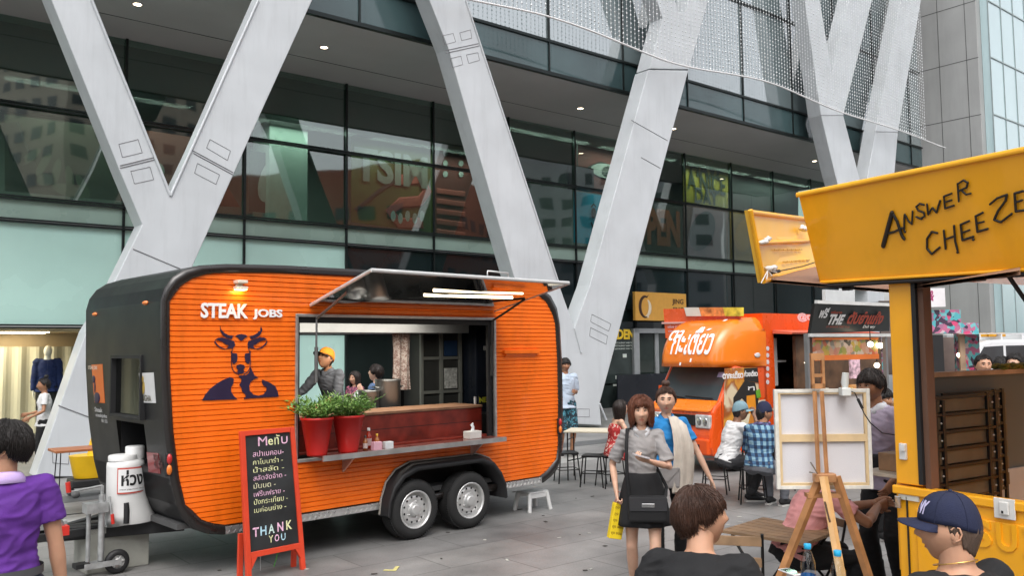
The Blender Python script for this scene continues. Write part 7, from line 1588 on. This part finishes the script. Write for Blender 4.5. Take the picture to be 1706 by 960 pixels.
wbottle('water bottle with blue cap, left one of the two, on the near table', 1345, 907, 4.1); wbottle('water bottle with blue cap, right one standing lower and closer, on the near table', 1395, 918, 3.9)
P = gp(1318, 955, nz_+.002); ph = thing('phone', 'white smartphone lying face up on the near table beside the left bottle', 'phone', (P.x, P.y, nz_+.001), R(20)); MB().box(-.035, .035, -.07, .07, 0, .008).build('phone_body', mat('phone_white', (.66, .66, .67), .3), ph, .003); MB().box(-.031, .031, -.056, .056, .008, .0088).build('screen', mat('phone_screen', (.01, .01, .012), .08, coat=.8), ph)
# black metal stools
def stool(label, P, rz=0., zs=.46, c=None):
    t = thing('metal_stool', label, 'stool', (P.x, P.y, 0), rz, 'black metal stools'); q = MB(); q.box(-.15, .15, -.15, .15, zs-.03, zs); q.build('seat', blm, t, .01)
    for a in (-1, 1):
        for b_ in (-1, 1): q = MB(); q.tube([(a*.17, b_*.17, 0), (a*.13, b_*.13, zs-.03)], .010, 6); q.build('leg', blm, t)
    q = MB(); z_ = .20; c_ = [(.155, .155, z_), (-.155, .155, z_), (-.155, -.155, z_), (.155, -.155, z_), (.155, .155, z_)]; q.tube(c_, .007, 6); q.build('ring', blm, t); return t
S1 = gp(947, 808); stool('black metal stool right beside the trailer end, leftmost of the stools', Vector((S1.x, S1.y+.25, 0)), R(10))
S2 = gp(990, 812); stool('black metal stool with backless seat under the edge of the cream table', Vector((S2.x, S2.y+.1, 0)), R(-15))
S3 = gp(1018, 815); stool3 = stool('black metal stool under the woman in the red dress', Vector((S3.x+.02, S3.y+.2, 0)), R(20))
S4 = gp(1205, 828); stool('black metal stool under the man in the white tee', Vector((S4.x-.02, S4.y+.35, 0)), R(-20)); S5 = gp(1262, 843); stool('black metal stool under the man in the plaid shirt', Vector((S5.x, S5.y+.2, 0)), R(-10))
CT = gp(985, 800); ct = thing('cream_table', 'cream topped table with black metal legs right of the orange trailer', 'table', (dp(985, 716, 13.6).x, 13.6, 0), R(-15))
MB().box(-.38, .38, -.30, .30, .735, .76).build('tabletop', mat('top_cream', (.60, .54, .42), .5, 0, .06), ct, .005)
for a in (-.33, .33):
    for b_ in (-.25, .25): MB().tube([(a, b_, 0), (a, b_, .735)], .011).build('leg', blm, ct)
q = MB(); q.tube([(-.33, -.25, .3), (.33, -.25, .45)], .009); q.tube([(-.33, -.25, .62), (-.33, .25, .62)], .009); q.build('brace', blm, ct)
# table of the two men
dt = dp(1240, 720, 12.1); dtb = thing('black_table', 'low black table between the orange van and the seated men', 'table', (dt.x+.35, 12.1, 0), R(-10)); MB().box(-.4, .4, -.3, .3, .72, .745).build('tabletop', blm, dtb, .005)
for a in (-.35, .35):
    for b_ in (-.25, .25): MB().tube([(a, b_, 0), (a, b_, .72)], .011).build('leg', blm, dtb)
# ---------------------------------------------------------------- people
def at(px, D, z=0.): P = dp(px, 600, D); return (P.x, P.y, z)
def loc_of(J, v): return J['root'].matrix_basis @ Vector(v)
# man in purple, left edge
J = person('man in a purple polo shirt seen from behind, at the left edge', at(14, 4.25), -36, 1.70, head=(-64, 4), hands={'L': (-.27, .10, 1.02)}, poles={'L': (-1, -.5, 0)}, skin='skin', top=('polo', 'purple', -.02, 'lav'), bottom=('trousers', 'denim'), hair=('fringe', 'h_black'), build=.98, vox=.007, curl={'L': .5})
q = MB(); n = 40; rt = []; s = J['s']; z_ = J['pel'].z+.055*s
for lay, (zz_, k) in enumerate(((z_-.02, 1.0), (z_+.02, 1.0))): pass
q.loft([(0, 0, z_-.02), (0, 0, z_+.02)], [(.176*s, .130*s)]*2, (1, 0, 0), 40, 0, True, None, False); q.build('belt', mat('belt_grey', (.07, .07, .075), .5), J['root'])
# staff woman by the left column
J = person('staff woman in a white shirt standing between shop window and left column', at(76, 15.1), -118, 1.60, True, hands={'L': (-.22, .22, .95), 'R': (.05, .25, 1.0)}, skin='tan', top=('tee', 'white'), bottom=('trousers', 'black'), hair=('tied', 'h_black', 'bun'))
# vendor
J = person('vendor in an orange cap and grey shirt working inside the orange trailer', tuple(TR.w(TR.L(560, 620, 1.25)[0], 1.25, .50)), 205, 1.58, lean=20, head=(8, 26), hands={'R': (.38, .42, .95), 'L': (-.10, .42, .92)}, skin='tan', top=('rolled', 'greyd', -.08), bottom=('trousers', 'black'), hair=('crop', 'h_black'), vox=.01)
c = add_cap(J, 'cap', CL['orange'], brim_mat=CL['black'])
J = person('woman with long dark hair in a chequered top, seen through the trailer', at(592, 15.6), -150, 1.64, True, skin='skin', top=('tee', 'check_red'), bottom=('trousers', 'black'), hair=('long', 'h_dark'))
J = person('young man in a blue tee drinking from a bag, seen through the trailer', at(632, 13.4), -75, 1.80, lean=4, head=(0, 18), hands={'L': (-.05, .26, 1.40), 'R': (.10, .28, 1.32)}, skin='pale', top=('tee', 'blue2'), bottom=('trousers', 'black'), hair=('fringe', 'h_dark'))
P = loc_of(J, (.0, .34, 1.30)); o = MB().sph((0, 0, 0), (.09, .07, .13)).build('drink_bag', mat('bag_clear', (.55, .56, .56), .35, 0, .2, 20), loc=P); tag(o, 'whitish plastic drink bag held by the man in the blue tee', 'drink bag')
J = person('person in a pale blue shirt and printed shorts, half hidden by the trailer end', at(941, 16.4), 165, 1.83, hands={'L': (-.12, .20, 1.22), 'R': (.26, .06, .90)}, skin='tan', top=('half', 'lblue'), bottom=('shorts', 'shortprint'), hair=('fringe', 'h_black'))
# seated woman in red
J = person('woman with long dark hair in a red floral dress sitting at the cream table', tuple(Vector((dp(1020, 700, 12.6).x, 12.6, 0))), 78, 1.60, True, sit=.46, lean=12, head=(14, 4), hands={'R': (.15, .42, .78), 'L': (-.12, .40, .80)}, skin='pale', top=('tank', 'floral'), bottom=('lapskirt', 'floral'), hair=('long', 'h_dark'))
# woman in grey shirt walking
J1 = person('woman in a grey shirt and black skirt walking and holding a phone', at(1066, 7.05), 186, 1.63, True, head=(0, 2), hands={'L': (-.04, .27, 1.16), 'R': (.21, .04, .88)}, feet={'L': (-.07, .17, .075), 'R': (.08, -.16, .09)}, skin='pale', top=('half', 'grey', .06, 'white2'), build=.86, bottom=('skirt', 'black', .42), hair=('bob', 'h_auburn'), vox=.008, palms={'L': ((.75, .35, .25), (.2, -.3, 1))}, curl={'L': .7, 'R': .9}, poles={'L': (-.8, -.6, -.5), 'R': (.6, -.8, -.2)}, shoes='shoe_black')
P = loc_of(J1, (.02, .335, 1.205)); o = MB().box(-.035, .035, -.07, .07, -.004, .004).build('phone', mat('phone_grey', (.35, .33, .34), .3), bevel=.002, loc=P, rz=R(60)); o.rotation_euler = (R(15), 0, R(80)); tag(o, 'smartphone held up in the hand of the woman in grey', 'phone')
bg_ = thing('handbag', 'black crossbody handbag with a silver clasp worn by the woman in grey', 'handbag', loc_of(J1, (-.03, .20, .78)), R(180-186)); MB().box(-.15, .15, -.045, .045, -.10, .10).build('bag_body', CL['black'], bg_, .02)
MB().box(-.145, .145, -.052, -.046, -.01, .095).build('flap', CL['charcoal'], bg_, .004); MB().box(-.05, .05, -.058, -.052, .02, .05).build('clasp', chr_, bg_, .003)
M_ = Matrix.Rotation(R(180-186), 4, 'Z').inverted(); lt = lambda v: M_ @ (loc_of(J1, v)-bg_.location)
q = MB(); q.loft([lt(v) for v in ((.11, .17, .88), (.125, .165, 1.0), (.128, .155, 1.15), (.125, .145, 1.28), (.115, .10, 1.395), (.06, -.10, 1.38), (-.10, -.18, 1.1), (-.19, -.02, .92), (-.17, .16, .87))], [(.014, .003)]*9, (1, 0, 0), 6); q.build('strap', CL['black'], bg_)
yb_ = thing('shopping_bag', 'yellow printed paper bag hanging from the hand of the woman in grey', 'bag', loc_of(J1, (.235, .06, .52)), R(12)); q = MB(); q.prism([(-.055, 0), (.05, .0), (.068, .28), (-.048, .28)], -.03, .03); q.build('bag_body', mat('bag_yellow', (.80, .58, .02), .5, 0, .05), yb_, .004); yb_.rotation_euler = (0, R(10), R(14))
q = MB(); 
for i in range(5): text_on(q, 'ถุง ขนม', -.045+.002*i, .045+.003*i, .03+.05*i, .055+.05*i, -.0305, 0, .01, .001)
q.build('bag_print', mat('print_brown', (.20, .10, .01), .6), yb_); q = MB(); q.tube([(-.04, 0, .28), (-.02, 0, .37), (.04, 0, .37), (.055, 0, .28)], .003); q.build('handle', mat('cord_red', (.4, .05, .03), .6), yb_)
# woman in blue
J2 = person('woman in a blue polo with a cream cardigan over her shoulder, hair in a bun', at(1108, 7.7), 188, 1.68, True, head=(2, 0), hands={'L': (-.36, .10, .90), 'R': (.22, .10, .95)}, skin='pale', top=('polo', 'blue', -.10, 'blue'), bottom=('trousers', 'black'), hair=('tied', 'h_brown', 'bun'), vox=.008, build=.88, feet={'L': (-.1, -.12, .08), 'R': (.1, .12, .075)})
# cardigan: cloth over the left shoulder
q = MB(); V = []; n = 14; rws = 16
prof_ = [(-.10, .215, .80), (-.11, .205, .95), (-.12, .20, 1.08), (-.125, .195, 1.22), (-.115, .17, 1.33), (-.095, .11, 1.415), (-.08, .02, 1.445), (-.09, -.08, 1.43), (-.10, -.15, 1.34), (-.12, -.175, 1.2), (-.13, -.18, 1.05), (-.13, -.18, .9)]
for lay in (0, 1):
    for i, (x, y, z) in enumerate(prof_):
        for k in range(n+1):
            u_ = k/n; w__ = .165+.015*math.sin(i); xx = x+.075-u_*w__*1.02; yy = y*(1-.35*u_**2)+.010*math.sin(u_*16+i*.4); V.append((xx, yy*(1 if y > 0 else 1)-.014*lay*(1 if y > 0 else -1), z-.07*u_**2*(1 if 3 < i < 9 else .3)-.012*lay))
m__ = (n+1)*len(prof_); Fc = [(l*m__+i*(n+1)+k, l*m__+i*(n+1)+k+1, l*m__+(i+1)*(n+1)+k+1, l*m__+(i+1)*(n+1)+k) for l in (0, 1) for i in range(len(prof_)-1) for k in range(n)]
q.add(V, Fc, 0, True).build('cardigan', CL['cream'], J2['root'])
gb = thing('shoulder_bag', 'grey shoulder bag worn by the woman in blue', 'handbag', loc_of(J2, (.04, .20, .92)), R(8)); MB().box(-.14, .14, -.04, .04, -.09, .09).build('bag_body', CL['grey'], gb, .02); q = MB(); q.prism([(-.13, .085), (.13, .085), (.02, -.03)], -.047, -.041); q.build('flap', CL['grey'], gb)
MB().tube([(.13, .0, .08), (.16, .06, .30), (.13, .10, .48)], .006).build('strap', CL['grey'], gb)
# two men eating
J = person('seated man in a white tee and teal cap, in front of the orange van', tuple(Vector((dp(1208, 700, 11.5).x, 11.5, 0))), 78, 1.70, sit=.47, lean=20, head=(4, 2), poles={'R': (.5, -.1, -1), 'L': (-.5, -.2, -1)}, hands={'R': (.06, .40, 1.10), 'L': (-.15, .40, .84)}, feet={'R': (.10, .28, .075), 'L': (-.12, .42, .075)}, skin='dark', top=('tee', 'white', -.12), bottom=('trousers', 'charcoal'), hair=('crop', 'h_black'), build=1.05, shoes='shoe_black', vox=.01)
add_cap(J, 'cap', CL['capteal'])
q = MB(); 
sh_ = J['shirt']
J = person('seated man in a blue plaid shirt and navy beanie, facing away', tuple(Vector((dp(1262, 700, 10.9).x, 10.9, 0))), 46, 1.70, sit=.47, lean=14, head=(30, 0), poles={'R': (.5, -.1, -1), 'L': (-.5, -.2, -1)}, hands={'R': (.12, .34, 1.12), 'L': (-.15, .38, .82)}, skin='tan', top=('rolled', 'plaid', -.12), bottom=('trousers', 'greyd'), hair=('crop', 'h_black'), build=1.10, shoes='shoe_black', vox=.01)
add_cap(J, 'beanie', CL['navy'], style='beanie')
q = MB(); nb = J['nb']; q.loft([nb+Vector((.085*math.cos(t), .075*math.sin(t)-.005, .005+.012*math.sin(3*t))) for t in [2*math.pi*i/16 for i in range(17)]], .020, None, 8); q.add([nb+Vector(v) for v in ((-.09, -.075, .02), (.09, -.075, .02), (.0, -.125, -.20), (-.09, -.060, .015), (.09, -.060, .015), (0, -.11, -.19))], [(0, 1, 2), (5, 4, 3), (0, 3, 4, 1), (1, 4, 5, 2), (2, 5, 3, 0)]); q.build('neckerchief', mat('kerchief', (.10, .09, .20), .8, 0, .9, 40), J['root'])
# man in pink on the far side of the cafe table
J = person('man in a pink shirt sitting behind the easel with clasped hands', tuple(Vector((dp(1318, 870, 6.45).x, 6.45, 0))), 84, 1.70, sit=.46, lean=30, head=(0, 5), hands={'R': (.10, .62, .86), 'L': (.02, .64, .87)}, poles={'R': (1, -.2, -.8), 'L': (-1, -.2, -.8)}, palms={'R': ((-.35, .9, .1), (-1, -.3, 0)), 'L': ((.35, .9, .15), (1, -.3, 0))}, curl={'R': .7, 'L': .6}, skin='tan', top=('tee', 'pink', -.12), bottom=('trousers', 'black'), hair=('short', 'h_black'), build=1.08, vox=.008)
# man in lilac
J = person('standing man in a lilac shirt and black trousers behind the canvas', at(1470, 7.1), 240, 1.84, lean=12, hands={'R': (.05, .34, 1.18), 'L': (-.20, .20, .98)}, skin='tan', top=('half', 'lilac', -.10, 'white2'), bottom=('trousers', 'black'), hair=('fringe', 'h_dark'), build=1.05, vox=.01)
lb = thing('sling_bag', 'black sling bag worn across the front of the man in lilac', 'bag', loc_of(J, (-.03, .22, 1.10)), R(-25)); MB().box(-.11, .11, -.04, .04, -.07, .07).build('bag_body', CL['black'], lb, .02); q = MB(); q.loft([(.10, .0, .05), (.16, .08, .18), (.17, .16, .32)], [(.018, .004)]*3, (1, 0, 0), 6); q.build('strap', CL['black'], lb)
# foreground men
J = person('man with brown hair in a black tee seated in front, seen from behind', at(1146, 3.60), 20, 1.72, sit=.60, lean=24, head=(66, 10), hands={'R': (.22, .42, .82), 'L': (-.22, .40, .82)}, feet={'R': (.14, .34, .22), 'L': (-.14, .34, .22)}, skin='skin', top=('tee', 'black', -.12), bottom=('trousers', 'denim'), hair=('fringe', 'h_brown'), build=1.10, vox=.007)
stool('tall black stool under the man in the black tee, just below the picture', Vector((J['root'].location.x, J['root'].location.y, 0)), 0, .60)
J = person('man in a navy baseball cap and gold chain, in profile before the yellow truck', at(1600, 3.35), -24, 1.74, sit=.575, lean=6, tilt=0, head=(-42, 3), hands={'R': (.22, .42, .82), 'L': (-.22, .40, .82)}, feet={'R': (.14, .34, .22), 'L': (-.14, .34, .22)}, skin='skin', top=('tee', 'black', -.12), bottom=('trousers', 'charcoal'), hair=('crop', 'h_fade'), build=1.28, vox=.007)
stool('tall black stool under the man in the navy cap, just below the picture', Vector((J['root'].location.x, J['root'].location.y, 0)), 0, .575)
c = add_cap(J, 'cap', CL['navy'], hs=1.04)
q = MB(); T = J['T']
V, Fc = text_geo('NY', .04); xs = [v[0] for v in V]; ys = [v[1] for v in V]
def capsurf(ph, a): A, B, Hh, zb = .0925, .1125, .112, .030; return Vector((math.sin(ph)*A*math.sin(a)**.85, math.cos(ph)*B*math.sin(a)**.85, zb+(Hh-zb+.031)*math.cos(a)**.9))*1.045
q.add([tuple(capsurf(-.12-(v[0]-min(xs))/(max(xs)-min(xs))*.60, 1.38-(v[1]-min(ys))/(max(ys)-min(ys))*.50)) for v in V], Fc, 0, False, T); q.build('cap_lettering', mat('thread_lilac', (.45, .42, .60), .7), c)
q = MB(); nb = J['nb']; q.loft([nb+Vector((.079*math.cos(t), .077*math.sin(t)+.010, .020-.022*math.sin(t))) for t in [2*math.pi*i/24 for i in range(25)]], .0028, None, 6); q.build('gold_chain', mat('gold', (.75, .48, .16), .25, 1.), J['root'])
q = MB(); V, Fc = text_geo('SUPER', .03); xs = [v[0] for v in V]; ys = [v[1] for v in V]; sh_ = J['root']
# heads seen past the yellow truck
for lab, px, D, h_, hd, tp_, hr, sk, fem in (('dark haired customer in a pale top, leftmost beyond the truck counter', 1637, 10.5, 1.90, 190, 'white', 'tied', 'skin', True), ('customer in a brown top beyond the truck counter, between two others', 1668, 11.6, 1.84, 160, 'khaki', 'fringe', 'tan', False),
        ('customer in a dark top at the far right beyond the truck counter', 1693, 10.6, 1.90, 240, 'greyd', 'short', 'pale', False), ('dark haired person in a white top glimpsed right of the man in lilac', 1466, 9.2, 1.56, 150, 'white', 'fringe', 'tan', False)):
    person(lab, at(px, D), hd, h_, fem, skin=sk, top=('tee', tp_), bottom=('trousers', 'black'), hair=(hr, 'h_black'), vox=.014)
# mannequin in the shop window
mx_, mz_ = BF.L(80, 575, 5.75); J = person('white mannequin in a royal blue jacket inside the left shop window', tuple(BF.w(mx_, 5.75, .18)), 150, mz_-.18, hands={'L': (-.27, .02, .95), 'R': (.27, .02, .95)}, skin='white', top=('long', 'royal', -.10), bottom=('trousers', 'black'), hair=None, blank=True, name='mannequin', cat='mannequin', shoes='shoe_black')
